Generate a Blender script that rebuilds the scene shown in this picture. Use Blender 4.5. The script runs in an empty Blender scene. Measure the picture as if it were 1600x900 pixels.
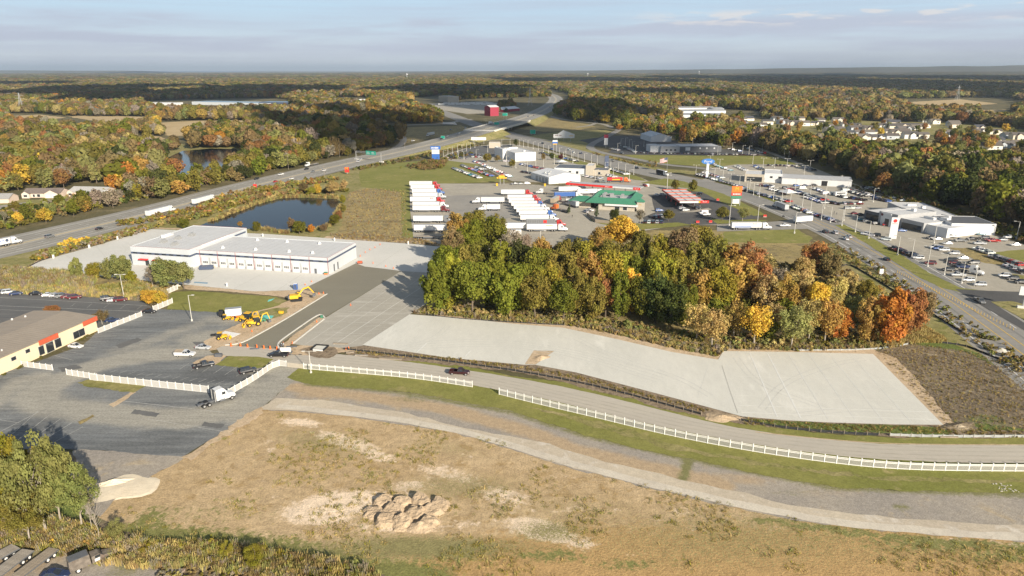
import bpy, math, random, os
import numpy as np
from mathutils import Vector, Matrix
from mathutils.geometry import delaunay_2d_cdt
SC = bpy.context.scene
COL = SC.collection
H, F = 82.0, 1075.0
PITCH = math.atan((450 - 108.5) / F)
cam_d = bpy.data.cameras.new("camera")
cam_d.sensor_width = 36.0
cam_d.lens = 36.0 * F / 1600.0
cam_d.clip_start, cam_d.clip_end = 1.0, 80000.0
CAM = bpy.data.objects.new("camera", cam_d)
CAM.location = (0, 0, H)
CAM.rotation_euler = (math.pi / 2 - PITCH, 0, 0)
COL.objects.link(CAM)
SC.camera = CAM
SUN_EL = math.radians(23.0)
SUN_DIR = Vector((0.55, -0.835, 0)).normalized()
sun_d = bpy.data.lights.new("sun", 'SUN')
sun_d.energy = 5.0
sun_d.angle = math.radians(0.5)
sun_d.color = (1.0, 0.90, 0.75)
SUN = bpy.data.objects.new("sun", sun_d)
sv = Vector((SUN_DIR.x * math.cos(SUN_EL), SUN_DIR.y * math.cos(SUN_EL), math.sin(SUN_EL)))
SUN.rotation_euler = sv.to_track_quat('Z', 'Y').to_euler()
COL.objects.link(SUN)
SC.view_settings.view_transform = 'Standard'
SC.view_settings.look = 'None'
SC.view_settings.gamma = 1.0
SC.view_settings.exposure = 0.72
SC.render.resolution_x, SC.render.resolution_y = 1024, 576
SC.cycles.max_bounces = 5
SC.cycles.diffuse_bounces = 2
SC.cycles.glossy_bounces = 2
SC.cycles.transmission_bounces = 2
SC.cycles.volume_bounces = 0
SC.cycles.transparent_max_bounces = 4
SC.cycles.use_denoising = True
class NT:
 """small wrapper round a node tree"""
 def __init__(s, nt):
  s.nt = nt
 def n(s, typ, **kw):
  nd = s.nt.nodes.new(typ)
  for k, v in kw.items():
   setattr(nd, k, v)
  return nd
 def put(s, sock, v):
  if v is None: return
  if isinstance(v, bpy.types.NodeSocket): s.nt.links.new(v, sock)
  elif isinstance(v, (tuple, list)) and len(v) == 3 and sock.type == 'RGBA': sock.default_value = (*v, 1)
  else: sock.default_value = v
 def math(s, op, a, b=None, c=None, clamp=False):
  m = s.n('ShaderNodeMath', operation=op, use_clamp=clamp)
  s.put(m.inputs[0], a); s.put(m.inputs[1], b); s.put(m.inputs[2], c)
  return m.outputs[0]
 def vmath(s, op, a, b=None):
  m = s.n('ShaderNodeVectorMath', operation=op)
  s.put(m.inputs[0], a); s.put(m.inputs[1], b)
  return m.outputs[0]
 def mix(s, fac, a, b, mode='MIX'):
  m = s.n('ShaderNodeMix', data_type='RGBA', blend_type=mode)
  s.put(m.inputs[0], fac); s.put(m.inputs[6], a); s.put(m.inputs[7], b)
  return m.outputs[2]
 def step(s, v, lo, hi, a=0.0, b=1.0):
  m = s.n('ShaderNodeMapRange', interpolation_type='SMOOTHSTEP')
  s.put(m.inputs[0], v)
  for i, x in enumerate((lo, hi, a, b)): m.inputs[1 + i].default_value = x
  return m.outputs[0]
 def noise(s, scale, detail=4, rough=0.55, vec=None, dist=0.0):
  m = s.n('ShaderNodeTexNoise')
  s.put(m.inputs['Vector'], vec)
  m.inputs['Scale'].default_value = scale
  m.inputs['Detail'].default_value = detail
  m.inputs['Roughness'].default_value = rough
  m.inputs['Distortion'].default_value = dist
  return m.outputs[0]
 def attr(s, name, typ='GEOMETRY', out='Fac'):
  return s.n('ShaderNodeAttribute', attribute_name=name, attribute_type=typ).outputs[out]
 def mapping(s, vec, rot=0.0, scale=(1, 1, 1)):
  m = s.n('ShaderNodeMapping')
  s.put(m.inputs[0], vec)
  m.inputs['Rotation'].default_value = (0, 0, rot)
  m.inputs['Scale'].default_value = scale
  return m.outputs[0]
def build_world():
 w = bpy.data.worlds.new("World")
 SC.world = w
 w.use_nodes = True
 t = NT(w.node_tree)
 bg = w.node_tree.nodes['Background']
 sky = t.n('ShaderNodeTexSky', sky_type='NISHITA', sun_disc=False)
 sky.sun_elevation = SUN_EL
 sky.sun_rotation = math.atan2(SUN_DIR.x, SUN_DIR.y)
 sky.air_density, sky.dust_density, sky.ozone_density = 1.0, 0.6, 1.5
 tc = t.n('ShaderNodeTexCoord')
 sep = t.n('ShaderNodeSeparateXYZ')
 t.put(sep.inputs[0], tc.outputs['Generated'])
 x, y, z = sep.outputs
 az = t.math('ARCTAN2', x, y)
 el = t.math('ARCSINE', z)
 def layer(sa, se, off, detail=6, rough=.55, dist=.3):
  cv = t.n('ShaderNodeCombineXYZ')
  t.put(cv.inputs[0], t.math('MULTIPLY', az, sa)); t.put(cv.inputs[1], t.math('MULTIPLY', el, se)); cv.inputs[2].default_value = off
  return t.noise(1.0, detail, rough, cv.outputs[0], dist)
 bank = t.step(layer(4, 46, 3.1), .36, .60)
 low = t.math('MULTIPLY', t.step(el, .008, .028), t.step(el, .075, .058))
 cov = t.math('MULTIPLY', bank, low)
 high = t.math('MULTIPLY', t.step(layer(2.4, 10, 9.4, 5, .6, .8), .47, .68), t.step(el, .05, .11))
 wisp = t.math('MULTIPLY', t.step(layer(3, 95, 21.7), .40, .70), .55)
 cov = t.math('MAXIMUM', cov, t.math('MULTIPLY', wisp, t.step(el, -.01, .01)))
 cov = t.math('MAXIMUM', cov, t.math('MULTIPLY', high, .35))
 milk = t.mix(t.step(el, .0, .09), (6.7, 7.3, 8.1), (5.5, 7.4, 9.1))
 col = t.mix(t.step(el, .08, .20, .92, .12), sky.outputs[0], milk)
 col = t.mix(t.math('MULTIPLY', cov, .85), col, (5.35, 5.8, 7.0))
 lit = t.math('MULTIPLY', t.step(layer(17, 110, 40.3, 5, .55), .50, .62), t.math('MULTIPLY', t.math('MULTIPLY', t.step(el, .050, .060), t.step(el, .076, .068)), t.step(az, .1, .3)))
 col = t.mix(t.math('MULTIPLY', lit, .7), col, (8.3, 7.9, 7.7))
 t.put(bg.inputs[0], col)
 bg.inputs[1].default_value = 0.062
build_world()
def G(px, py, z=0.0):
 """world point at height z seen at pixel (px, py) of the 1600x900 photograph"""
 x, u = (px - 800) / F, (450 - py) / F
 d = Vector((x, math.cos(PITCH) + u * math.sin(PITCH), -math.sin(PITCH) + u * math.cos(PITCH)))
 if d.z > -2e-4: d.z = -2e-4
 t = (z - H) / d.z
 return Vector((d.x * t, d.y * t, z))
def P(pts, z=0.0):
 return [G(a, b, z) for a, b in pts]
def rnd(a, b): return random.uniform(a, b)
def tag(o, label=None, cat=None, group=None, kind=None):
 if label: o["label"] = label
 if cat: o["category"] = cat
 if group: o["group"] = group
 if kind: o["kind"] = kind
 return o
def link(name, data, parent=None):
 o = bpy.data.objects.new(name, data)
 COL.objects.link(o)
 if parent: o.parent = parent
 return o
def empty(name, loc, rz=0.0, label=None, cat=None, group=None):
 o = bpy.data.objects.new(name, None)
 o.empty_display_size = 0.5
 COL.objects.link(o)
 o.location = loc
 o.rotation_euler = (0, 0, rz)
 return tag(o, label, cat, group)
class MB:
 """collects shapes, builds them as one mesh"""
 def __init__(s): s.v, s.f, s.m = [], [], []
 def add(s, vs, fs, m=0):
  k = len(s.v)
  s.v += [tuple(v) for v in vs]
  s.f += [tuple(i + k for i in f) for f in fs]
  s.m += [m] * len(fs)
  return s
 def box(s, c, d, m=0, rz=0.0, taper=(1, 1)):
  x, y, z = c; a, b, h = d[0] / 2, d[1] / 2, d[2] / 2
  cs, sn = math.cos(rz), math.sin(rz)
  vs = []
  for zz, tx, ty in ((-h, 1, 1), (h, taper[0], taper[1])):
   for p, q in ((-a, -b), (a, -b), (a, b), (-a, b)):
    p, q = p * tx, q * ty
    vs.append((x + p * cs - q * sn, y + p * sn + q * cs, z + zz))
  return s.add(vs, [(3, 2, 1, 0), (4, 5, 6, 7), (0, 1, 5, 4), (1, 2, 6, 5), (2, 3, 7, 6), (3, 0, 4, 7)], m)
 def prism(s, poly, z0, z1, m=0, mtop=None, bottom=True):
  n = len(poly)
  vs = [(p[0], p[1], z0) for p in poly] + [(p[0], p[1], z1) for p in poly]
  s.add(vs, [(i, (i + 1) % n, n + (i + 1) % n, n + i) for i in range(n)], m)
  k = len(s.v) - 2 * n
  s.f.append(tuple(k + n + i for i in range(n))); s.m.append(m if mtop is None else mtop)
  if bottom: s.f.append(tuple(k + n - 1 - i for i in range(n))); s.m.append(m)
  return s
 def tube(s, p0, p1, r0, r1=None, n=6, m=0, caps=True):
  r1 = r0 if r1 is None else r1
  p0, p1 = Vector(p0), Vector(p1)
  d = (p1 - p0)
  if d.length < 1e-6: return s
  d.normalize()
  a = d.orthogonal().normalized(); b = d.cross(a)
  vs = []
  for p, r in ((p0, r0), (p1, r1)):
   for i in range(n):
    t = 2 * math.pi * i / n
    vs.append(p + a * (r * math.cos(t)) + b * (r * math.sin(t)))
  fs = [(i, (i + 1) % n, n + (i + 1) % n, n + i) for i in range(n)]
  if caps: fs += [tuple(range(n - 1, -1, -1)), tuple(range(n, 2 * n))]
  return s.add(vs, fs, m)
 def quad(s, a, b, c, d, m=0): return s.add([a, b, c, d], [(0, 1, 2, 3)], m)
 def mesh(s, name, mats):
  me = bpy.data.meshes.new(name)
  me.from_pydata(s.v, [], s.f)
  for mt in (mats if isinstance(mats, (list, tuple)) else [mats]): me.materials.append(mt)
  me.polygons.foreach_set('material_index', s.m)
  me.update()
  return me
 def build(s, name, mats, parent=None): return link(name, s.mesh(name, mats), parent)
def copy_tree(o, parent=None):
 c = o.copy(); COL.objects.link(c)
 if parent: c.parent = parent
 for ch in o.children: copy_tree(ch, c)
 return c
def nz(x, y, s, seed=0.0):
 """cheap smooth numpy noise in 0..1"""
 x = np.asarray(x, float) * s + seed * 17.3; y = np.asarray(y, float) * s - seed * 9.1
 def h(i, j):
  v = np.sin(i * 127.1 + j * 311.7 + seed * 74.7) * 43758.5453
  return v - np.floor(v)
 i, j = np.floor(x), np.floor(y); u, v = x - i, y - j
 u, v = u * u * (3 - 2 * u), v * v * (3 - 2 * v)
 return (h(i, j) * (1 - u) + h(i + 1, j) * u) * (1 - v) + (h(i, j + 1) * (1 - u) + h(i + 1, j + 1) * u) * v
def inside(x, y, poly):
 x, y = np.asarray(x, float), np.asarray(y, float)
 r = np.zeros(x.shape, bool)
 n = len(poly)
 for i in range(n):
  x0, y0, x1, y1 = poly[i][0], poly[i][1], poly[(i + 1) % n][0], poly[(i + 1) % n][1]
  if y0 == y1: continue
  c = ((y0 > y) != (y1 > y)) & (x < (x1 - x0) * (y - y0) / (y1 - y0) + x0)
  r ^= c
 return r
def dist_line(x, y, line):
 """distance of points to a polyline"""
 x, y = np.asarray(x, float), np.asarray(y, float)
 best = np.full(x.shape, 1e9)
 for a, b in zip(line[:-1], line[1:]):
  dx, dy = b[0] - a[0], b[1] - a[1]
  t = np.clip(((x - a[0]) * dx + (y - a[1]) * dy) / (dx * dx + dy * dy + 1e-9), 0, 1)
  best = np.minimum(best, np.hypot(x - a[0] - t * dx, y - a[1] - t * dy))
 return best
def densify(pts, step, closed=True):
 out = []
 n = len(pts)
 for i in range(n if closed else n - 1):
  a, b = pts[i], pts[(i + 1) % n]
  k = max(1, int((Vector(b[:2]) - Vector(a[:2])).length / step))
  for j in range(k):
   t = j / k
   out.append(Vector([a[q] + (b[q] - a[q]) * t for q in range(len(a))]))
 if not closed: out.append(Vector(pts[-1]))
 return out
def smooth(pts, it=2, closed=False):
 """corner cutting"""
 for _ in range(it):
  o = []
  n = len(pts)
  if not closed: o.append(pts[0])
  for i in range(n if closed else n - 1):
   a, b = Vector(pts[i]), Vector(pts[(i + 1) % n])
   o += [a * .75 + b * .25, a * .25 + b * .75]
  if not closed: o.append(pts[-1])
  pts = o
 return [Vector(p) for p in pts]
LAYER = 0.025
NSHEET = [0]
def sheet(name, pts, mat, lay=1, wob=0.0, wstep=1.2, step=0.0, attrs=None, holes=(), world=False, kind='structure', parent=None, edge=0.0):
 """flat sheet filling a polygon (photo pixels unless world=True); wob roughens the edge, step adds inner points, attrs = {name: f(x, y)}"""
 NSHEET[0] += 1
 z = lay * LAYER + NSHEET[0] * .00017
 loops = []
 for lp in [pts] + list(holes):
  w = [Vector((p[0], p[1])) for p in (lp if world else P(lp))]
  if wob:
   w = densify(w, wstep)
   xs, ys = np.array([p.x for p in w]), np.array([p.y for p in w])
   dx = (nz(xs, ys, .9 / wstep, 3) - .5) + .8 * (nz(xs, ys, .25 / wstep, 4) - .5)
   dy = (nz(xs, ys, .9 / wstep, 5) - .5) + .8 * (nz(xs, ys, .25 / wstep, 6) - .5)
   w = [p + Vector((a, b)) * (2 * wob) for p, a, b in zip(w, dx, dy)]
  elif step: w = densify(w, step * 2)
  loops.append(w)
 vs, es = [], []
 for w in loops:
  k = len(vs)
  vs += w
  es += [(k + i, k + (i + 1) % len(w)) for i in range(len(w))]
 if step:
  xs = np.array([p.x for p in loops[0]]); ys = np.array([p.y for p in loops[0]])
  gx, gy = np.meshgrid(np.arange(xs.min(), xs.max(), step), np.arange(ys.min(), ys.max(), step))
  gx = gx.ravel() + np.random.uniform(-.3, .3, gx.size) * step; gy = gy.ravel() + np.random.uniform(-.3, .3, gy.size) * step
  ok = inside(gx, gy, loops[0])
  vs += [Vector((a, b)) for a, b in zip(gx[ok], gy[ok])]
 rv, _, rf, *_ = delaunay_2d_cdt(vs, es, [], 1, 1e-5)
 if holes:
  fx = np.array([sum(rv[i].x for i in f) / len(f) for f in rf]); fy = np.array([sum(rv[i].y for i in f) / len(f) for f in rf])
  bad = np.zeros(len(rf), bool)
  for w in loops[1:]: bad |= inside(fx, fy, w)
  rf = [f for f, b in zip(rf, bad) if not b]
 me = bpy.data.meshes.new(name)
 me.from_pydata([(p.x, p.y, z) for p in rv], [], [f if (rv[f[1]] - rv[f[0]]).cross(rv[f[2]] - rv[f[0]]) > 0 else f[::-1] for f in rf])
 me.materials.append(mat)
 if attrs:
  x, y = np.array([p.x for p in rv]), np.array([p.y for p in rv])
  for k, fn in attrs.items():
   at = me.attributes.new(k, 'FLOAT', 'POINT')
   at.data.foreach_set('value', np.asarray(fn(x, y), np.float32) * np.ones(len(x), np.float32))
 me.update()
 o = link(name, me, parent)
 if kind and not parent: o["kind"] = kind
 return o
def strip(name, line, width, mat, lay=1, parent=None, world=False, zs=None, kind='structure', off=0.0):
 """ribbon along a centre line"""
 w = [Vector((p[0], p[1])) for p in (line if world else P(line))]
 mb = MB(); ribbon(mb, w, width, lay * LAYER, zs=zs, off=off)
 o = mb.build(name, mat, parent)
 if kind and not parent: o["kind"] = kind
 return o
def normals2(w):
 out = []
 for i in range(len(w)):
  a, b = w[max(0, i - 1)], w[min(len(w) - 1, i + 1)]
  d = (b - a).normalized()
  out.append(Vector((-d.y, d.x)))
 return out
def ribbon(mb, w, width, z, zs=None, off=0.0, m=0):
 ns = normals2(w)
 vs = []
 for i, (p, n) in enumerate(zip(w, ns)):
  zz = z + (zs[i] if zs else 0)
  a, b = p + n * (off + width / 2), p + n * (off - width / 2)
  vs += [(b.x, b.y, zz), (a.x, a.y, zz)]
 mb.add(vs, [(2 * i, 2 * i + 2, 2 * i + 3, 2 * i + 1) for i in range(len(w) - 1)], m)
def dashes(mb, w, width, z, dash, gap, off=0.0, m=0):
 w = densify(w, 1.0, False)
 ns = normals2(w)
 k = 0
 per = max(2, int(dash + gap))
 d = max(1, int(dash))
 for i in range(0, len(w) - d, per):
  seg = [w[j] + ns[j] * off for j in range(i, i + d + 1)]
  ribbon(mb, seg, width, z, m=m)
ORD = "first second third fourth fifth sixth seventh eighth ninth tenth eleventh twelfth thirteenth fourteenth fifteenth sixteenth seventeenth eighteenth nineteenth".split()
TENS = {20: "twent", 30: "thirt", 40: "fort", 50: "fift", 60: "sixt", 70: "sevent", 80: "eight", 90: "ninet"}
def nth(i):
 if i < 19: return ORD[i]
 i += 1
 t = TENS[i // 10 * 10]
 return t + "ieth" if i % 10 == 0 else t + "y-" + ORD[i % 10 - 1]
def newmat(name):
 m = bpy.data.materials.new(name)
 m.use_nodes = True
 t = NT(m.node_tree)
 return m, t, m.node_tree.nodes['Principled BSDF']
def gmat(name, c1, c2, s1=.05, c3=None, s3=.4, k3=.5, fine=6.0, famt=.35, layers=(), stretch=None, bump=0.0, bscale=3.0, rough=.92, w3=.12, mid=.0, soft=.12):
 """ground: two colours over broad noise, a third in patches, fine mottling, then attribute-driven layers broken up by noise"""
 m, t, b = newmat(name)
 pos = t.n('ShaderNodeNewGeometry').outputs['Position']
 v = pos
 if stretch: v = t.mapping(pos, stretch[0], (stretch[1], stretch[2], 1))
 col = t.mix(t.step(t.noise(s1, 5, .6, v), .34, .66), c1, c2)
 if mid: col = t.mix(t.math('MULTIPLY', t.step(t.noise(s1 * 9, 4, .6, v, .5), .35, .7), mid), col, tuple(x * .62 for x in c1))
 if c3: col = t.mix(t.step(t.noise(s3, 5, .62, v, .4), k3, k3 + w3), col, c3)
 for at, c, ns, wd in layers:
  a = t.attr(at)
  f = t.math('ADD', a, t.math('MULTIPLY', t.math('SUBTRACT', t.noise(ns, 6, .7, pos, .6), .5), wd * 2))
  col = t.mix(t.step(f, .5 - soft, .5 + soft), col, c)
 if famt:
  fn = t.math('ADD', t.math('MULTIPLY', t.noise(fine, 3, .7, pos), .6), t.math('MULTIPLY', t.noise(fine * .22, 4, .7, v), .4))
  g = t.step(fn, .3, .7, 1 - famt, 1 + famt)
  col = t.mix(1.0, col, g, 'MULTIPLY')
 t.put(b.inputs['Base Color'], col)
 b.inputs['Roughness'].default_value = rough
 b.inputs['Specular IOR Level'].default_value = .15
 if bump:
  bn = t.n('ShaderNodeBump')
  bn.inputs['Strength'].default_value = bump
  bn.inputs['Distance'].default_value = .25
  t.put(bn.inputs['Height'], t.noise(bscale, 4, .65, pos))
  t.put(b.inputs['Normal'], bn.outputs[0])
 return m
def pmat(name, c, rough=.6, var=.12, scale=.8, metal=0.0, spec=.3, dirt=None, streak=False, coat=0.0):
 """painted / built surfaces: base colour with slight uneven wear"""
 m, t, b = newmat(name)
 oc = t.n('ShaderNodeTexCoord').outputs['Object']
 if streak: oc = t.mapping(oc, 0, (1, 1, .12))
 n = t.noise(scale, 5, .6, oc)
 col = t.mix(1.0, c, t.step(n, .25, .75, 1 - var, 1 + var * .6), 'MULTIPLY')
 if dirt: col = t.mix(t.step(t.noise(scale * .35, 5, .65, oc), .5, .75, 0, dirt[1]), col, dirt[0])
 t.put(b.inputs['Base Color'], col)
 b.inputs['Roughness'].default_value = rough
 b.inputs['Metallic'].default_value = metal
 b.inputs['Specular IOR Level'].default_value = spec
 if coat: b.inputs['Coat Weight'].default_value = coat
 return m
def objcol_mat(name, rough=.35, spec=.5, coat=.3, var=.0):
 """paint whose colour is the object's own colour"""
 m, t, b = newmat(name)
 oi = t.n('ShaderNodeObjectInfo')
 col = oi.outputs['Color']
 if var:
  oc = t.n('ShaderNodeTexCoord').outputs['Object']
  col = t.mix(1.0, col, t.step(t.noise(.9, 4, .6, oc), .3, .7, 1 - var, 1 + var * .5), 'MULTIPLY')
 t.put(b.inputs['Base Color'], col)
 b.inputs['Roughness'].default_value = rough
 b.inputs['Specular IOR Level'].default_value = spec
 b.inputs['Coat Weight'].default_value = coat
 return m
def leaf_mat(name, src, trans=.35):
 """leaves: the tree's own colour (src OBJECT = object colour, INST = instance attribute) varied per leaf and per bough"""
 m, t, b = newmat(name)
 m.node_tree.nodes.remove(b)
 out = m.node_tree.nodes['Material Output']
 base = t.n('ShaderNodeObjectInfo').outputs['Color'] if src == 'OBJECT' else t.attr('tint', 'INSTANCER', 'Color')
 var = t.attr('leafvar', 'GEOMETRY', 'Color')
 sp = t.n('ShaderNodeSeparateColor'); t.put(sp.inputs[0], var)
 hsv = t.n('ShaderNodeHueSaturation')
 t.put(hsv.inputs['Hue'], t.math('MULTIPLY_ADD', sp.outputs[1], .034, .483))
 hsv.inputs['Saturation'].default_value = 1.0
 t.put(hsv.inputs['Value'], t.math('MULTIPLY_ADD', sp.outputs[0], .8, .6))
 t.put(hsv.inputs['Color'], base)
 d = t.n('ShaderNodeBsdfDiffuse'); t.put(d.inputs[0], hsv.outputs[0])
 tr = t.n('ShaderNodeBsdfTranslucent'); t.put(tr.inputs[0], hsv.outputs[0])
 ms = t.n('ShaderNodeMixShader'); ms.inputs[0].default_value = trans
 t.put(ms.inputs[1], d.outputs[0]); t.put(ms.inputs[2], tr.outputs[0])
 t.put(out.inputs[0], ms.outputs[0])
 return m
M = {}
M['leaf'] = leaf_mat('leaves', 'OBJECT')
M['leaf_i'] = leaf_mat('leaves_wood', 'INST', .25)
M['bark'] = pmat('bark', (.16, .125, .09), .9, .4, 2.0)
M['bark_pale'] = pmat('bark_pale', (.36, .31, .25), .9, .3, 2.0)
M['earth'] = gmat('open_country', (.10, .092, .045), (.15, .125, .065), .012, (.20, .165, .09), .03, .52, 1.2, .3)
M['field'] = gmat('dry_field', (.46, .33, .18), (.54, .40, .235), .035, (.38, .265, .13), .22, .54, 2.6, .34, bump=.6, bscale=2.2, mid=.35,
 layers=[('orange', (.44, .285, .125), .6, .36), ('sand', (.74, .585, .42), .7, .40), ('green', (.20, .195, .065), .9, .62), ('tuft', (.25, .22, .095), 2.6, .55)])
M['bank'] = gmat('gravel_bank', (.305, .272, .232), (.36, .315, .255), .06, (.40, .325, .225), .12, .56, 4.0, .28, bump=.35, bscale=3,
 soft=.28, layers=[('brown', (.42, .315, .20), .25, .45), ('weed', (.20, .19, .08), 1.1, .45)])
M['track'] = gmat('gravel_track', (.53, .455, .345), (.47, .40, .305), .05, (.58, .52, .43), .2, .55, 3.0, .16, bump=.15)
M['gutter'] = gmat('pale_gutter', (.59, .53, .43), (.53, .47, .38), .1, (.45, .385, .30), .4, .58, 3.0, .14)
M['lawn'] = gmat('mown_grass', (.195, .200, .050), (.25, .235, .072), .03, (.30, .255, .11), .12, .58, 3.0, .22, bump=.3, mid=.3)
M['lawn_b'] = gmat('rough_verge', (.235, .215, .075), (.33, .28, .13), .05, (.175, .175, .05), .25, .52, 2.0, .3, bump=.4, mid=.35)
M['straw'] = gmat('dry_long_grass', (.37, .285, .125), (.28, .225, .10), .04, (.21, .165, .085), .15, .5, 2.0, .4, bump=.8, bscale=1.5, mid=.5)
M['scrub'] = gmat('brown_scrub', (.245, .192, .125), (.185, .145, .098), .06, (.40, .335, .24), .2, .60, 2.5, .45, bump=.9, bscale=1.8, mid=.55,
 layers=[('green', (.13, .16, .04), .7, .35)])
M['soil'] = gmat('bare_soil', (.56, .43, .29), (.48, .36, .23), .12, (.37, .27, .17), .5, .55, 3.0, .25, bump=.6, bscale=2)
M['mud'] = gmat('dark_mud', (.22, .17, .115), (.30, .23, .155), .4, (.16, .12, .08), .9, .5, 3.0, .3, bump=.5)
M['conc_new'] = gmat('new_concrete', (.635, .615, .545), (.585, .57, .505), .05, (.67, .65, .58), .09, .56, 3.0, .07, mid=.07, stretch=(.45, 1, .35), rough=.75)
M['conc_old'] = gmat('grey_concrete', (.415, .385, .325), (.365, .34, .285), .06, (.46, .43, .37), .18, .55, 3.0, .12, stretch=(-.62, .35, 1.4), rough=.8)
M['conc_wet'] = gmat('wet_concrete', (.215, .195, .145), (.235, .215, .16), .05, None, .4, .5, 3.0, .05, stretch=(-.62, .4, 1.2), rough=.6)
M['conc_yard'] = gmat('yard_concrete', (.62, .60, .55), (.575, .56, .51), .03, (.61, .59, .54), .07, .57, 2.0, .05, rough=.8)
M['joint'] = pmat('pale_joint', (.70, .69, .64), .8, .1)
M['jointd'] = pmat('dark_joint', (.43, .41, .36), .8, .1)
M['kerb'] = pmat('kerb_concrete', (.66, .63, .56), .8, .1)
M['asph'] = gmat('worn_asphalt', (.172, .180, .182), (.225, .228, .220), .08, (.14, .146, .146), .14, .50, 2.0, .26, stretch=(-.62, .16, 1.5), mid=.35,
 layers=[('dust', (.33, .31, .262), .22, .34), ('dark', (.115, .118, .118), .2, .30)], soft=.30)
M['asph_b'] = gmat('grey_asphalt', (.125, .125, .122), (.155, .152, .145), .05, (.11, .11, .11), .1, .55, 2.0, .12, stretch=(-.1, .2, 1.4))
M['asph_d'] = gmat('dark_asphalt', (.088, .087, .086), (.11, .107, .102), .05, None, .1, .5, 2.0, .15)
M['lot'] = gmat('tan_lot', (.395, .36, .29), (.345, .315, .26), .04, (.43, .395, .325), .1, .56, 1.5, .12)
M['lot_g'] = gmat('grey_lot', (.27, .255, .23), (.31, .29, .255), .05, None, .1, .5, 1.5, .12)
M['drive'] = gmat('pale_drive', (.47, .425, .35), (.44, .40, .335), .04, (.50, .45, .38), .15, .58, 3.0, .07, stretch=(.25, .3, 1.5))
M['hiway'] = gmat('highway_surface', (.315, .295, .255), (.285, .27, .235), .03, None, .1, .5, 1.0, .08, layers=[('wear', (.20, .19, .175), .05, .15)])
M['road'] = gmat('road_surface', (.245, .235, .215), (.28, .265, .24), .04, (.215, .207, .19), .1, .55, 1.5, .12, stretch=(.62, .2, 1.5), layers=[('wear', (.18, .175, .165), .06, .15)])
M['path'] = gmat('side_road', (.335, .305, .255), (.29, .265, .22), .04, None, .1, .5, 1.5, .12)
M['crop'] = gmat('harvested_field', (.50, .38, .21), (.43, .32, .17), .02, None, .1, .5, .6, .1)
M['white_line'] = pmat('road_paint_white', (.72, .71, .68), .7, .25, 1.5)
M['tyremark'] = pmat('tyre_mark', (.535, .525, .475), .8, .12)
M['wheelpath'] = pmat('wheel_path', (.425, .385, .315), .9, .14, .3)
M['faint_line'] = pmat('worn_paint', (.45, .44, .41), .7, .3, 1.2)
M['yellow_line'] = pmat('road_paint_yellow', (.60, .40, .09), .7, .25, 1.5)
M['shoulder'] = gmat('median_shoulder', (.50, .42, .29), (.45, .38, .26), .05, None, .1, .5, 1.0, .1)
def water_mat():
 m, t, b = newmat('pond_water')
 b.inputs['Base Color'].default_value = (.008, .014, .022, 1)
 b.inputs['Roughness'].default_value = .07
 b.inputs['Specular IOR Level'].default_value = .07
 pos = t.n('ShaderNodeNewGeometry').outputs['Position']
 bn = t.n('ShaderNodeBump'); bn.inputs['Strength'].default_value = .22; bn.inputs['Distance'].default_value = .12
 t.put(bn.inputs['Height'], t.noise(.9, 4, .6, t.mapping(pos, .2, (1, .4, 1))))
 t.put(b.inputs['Normal'], bn.outputs[0])
 return m
M['water'] = water_mat()
def lake_mat():
 m, t, b = newmat('great_lake_water')
 b.inputs['Base Color'].default_value = (.10, .21, .36, 1)
 b.inputs['Roughness'].default_value = .5
 return m
M['lake'] = lake_mat()
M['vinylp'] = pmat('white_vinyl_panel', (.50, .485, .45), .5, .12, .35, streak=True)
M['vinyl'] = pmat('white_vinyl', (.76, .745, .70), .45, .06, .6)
M['white'] = pmat('white_metal', (.64, .64, .63), .5, .06, .5, streak=True)
M['roofw'] = pmat('white_membrane_roof', (.56, .56, .555), .8, .06, .15)
M['wallw'] = pmat('white_panel_wall', (.50, .525, .54), .6, .04, .4, streak=True)
M['navy'] = pmat('navy_band', (.075, .095, .15), .5, .1)
M['red'] = pmat('red_trim', (.36, .07, .06), .5, .1)
M['redsign'] = pmat('red_fascia', (.66, .035, .03), .5, .08)
M['orange'] = pmat('safety_orange', (.80, .17, .03), .5, .08)
M['brick_red'] = pmat('terracotta_panel', (.52, .11, .055), .6, .1)
M['cream'] = pmat('cream_wall', (.76, .635, .42), .7, .06, .5, streak=True)
M['rooftan'] = pmat('tan_metal_roof', (.30, .255, .205), .7, .07, .25)
M['dkglass'] = pmat('dark_glass', (.025, .03, .035), .12, .0, 1, spec=.7)
M['grey'] = pmat('grey_metal', (.36, .36, .36), .5, .1)
M['dgrey'] = pmat('dark_grey_metal', (.12, .125, .135), .5, .1)
M['black'] = pmat('black_rubber', (.022, .022, .023), .8, .1)
M['steel'] = pmat('galvanised_steel', (.42, .42, .41), .4, .1, 2, metal=.4)
M['polec'] = pmat('pale_pole', (.55, .53, .48), .6, .1)
M['wood'] = pmat('weathered_wood', (.30, .25, .19), .85, .2, 2)
M['plank'] = pmat('grey_trailer_deck', (.33, .29, .24), .85, .25, 1.2)
M['yel'] = pmat('machine_yellow', (.72, .42, .03), .5, .15)
M['teal'] = pmat('teal_sheet', (.14, .55, .48), .5, .08)
M['blue'] = pmat('blue_paint', (.04, .13, .42), .5, .08)
M['greenroof'] = pmat('green_metal_roof', (.055, .20, .125), .55, .08, .4)
M['tanwall'] = pmat('tan_wall', (.46, .41, .33), .75, .08, .6)
M['silt'] = pmat('black_silt_fabric', (.03, .032, .034), .8, .2)
M['siltp'] = pmat('pale_silt_fabric', (.34, .35, .34), .8, .2)
M['stone'] = pmat('pale_rock', (.50, .46, .39), .9, .25, 1.5)
M['pilesoil'] = gmat('dumped_soil', (.48, .365, .245), (.39, .295, .195), .3, None, .3, .5, 3.0, .2, bump=.8, bscale=2.5)
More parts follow.
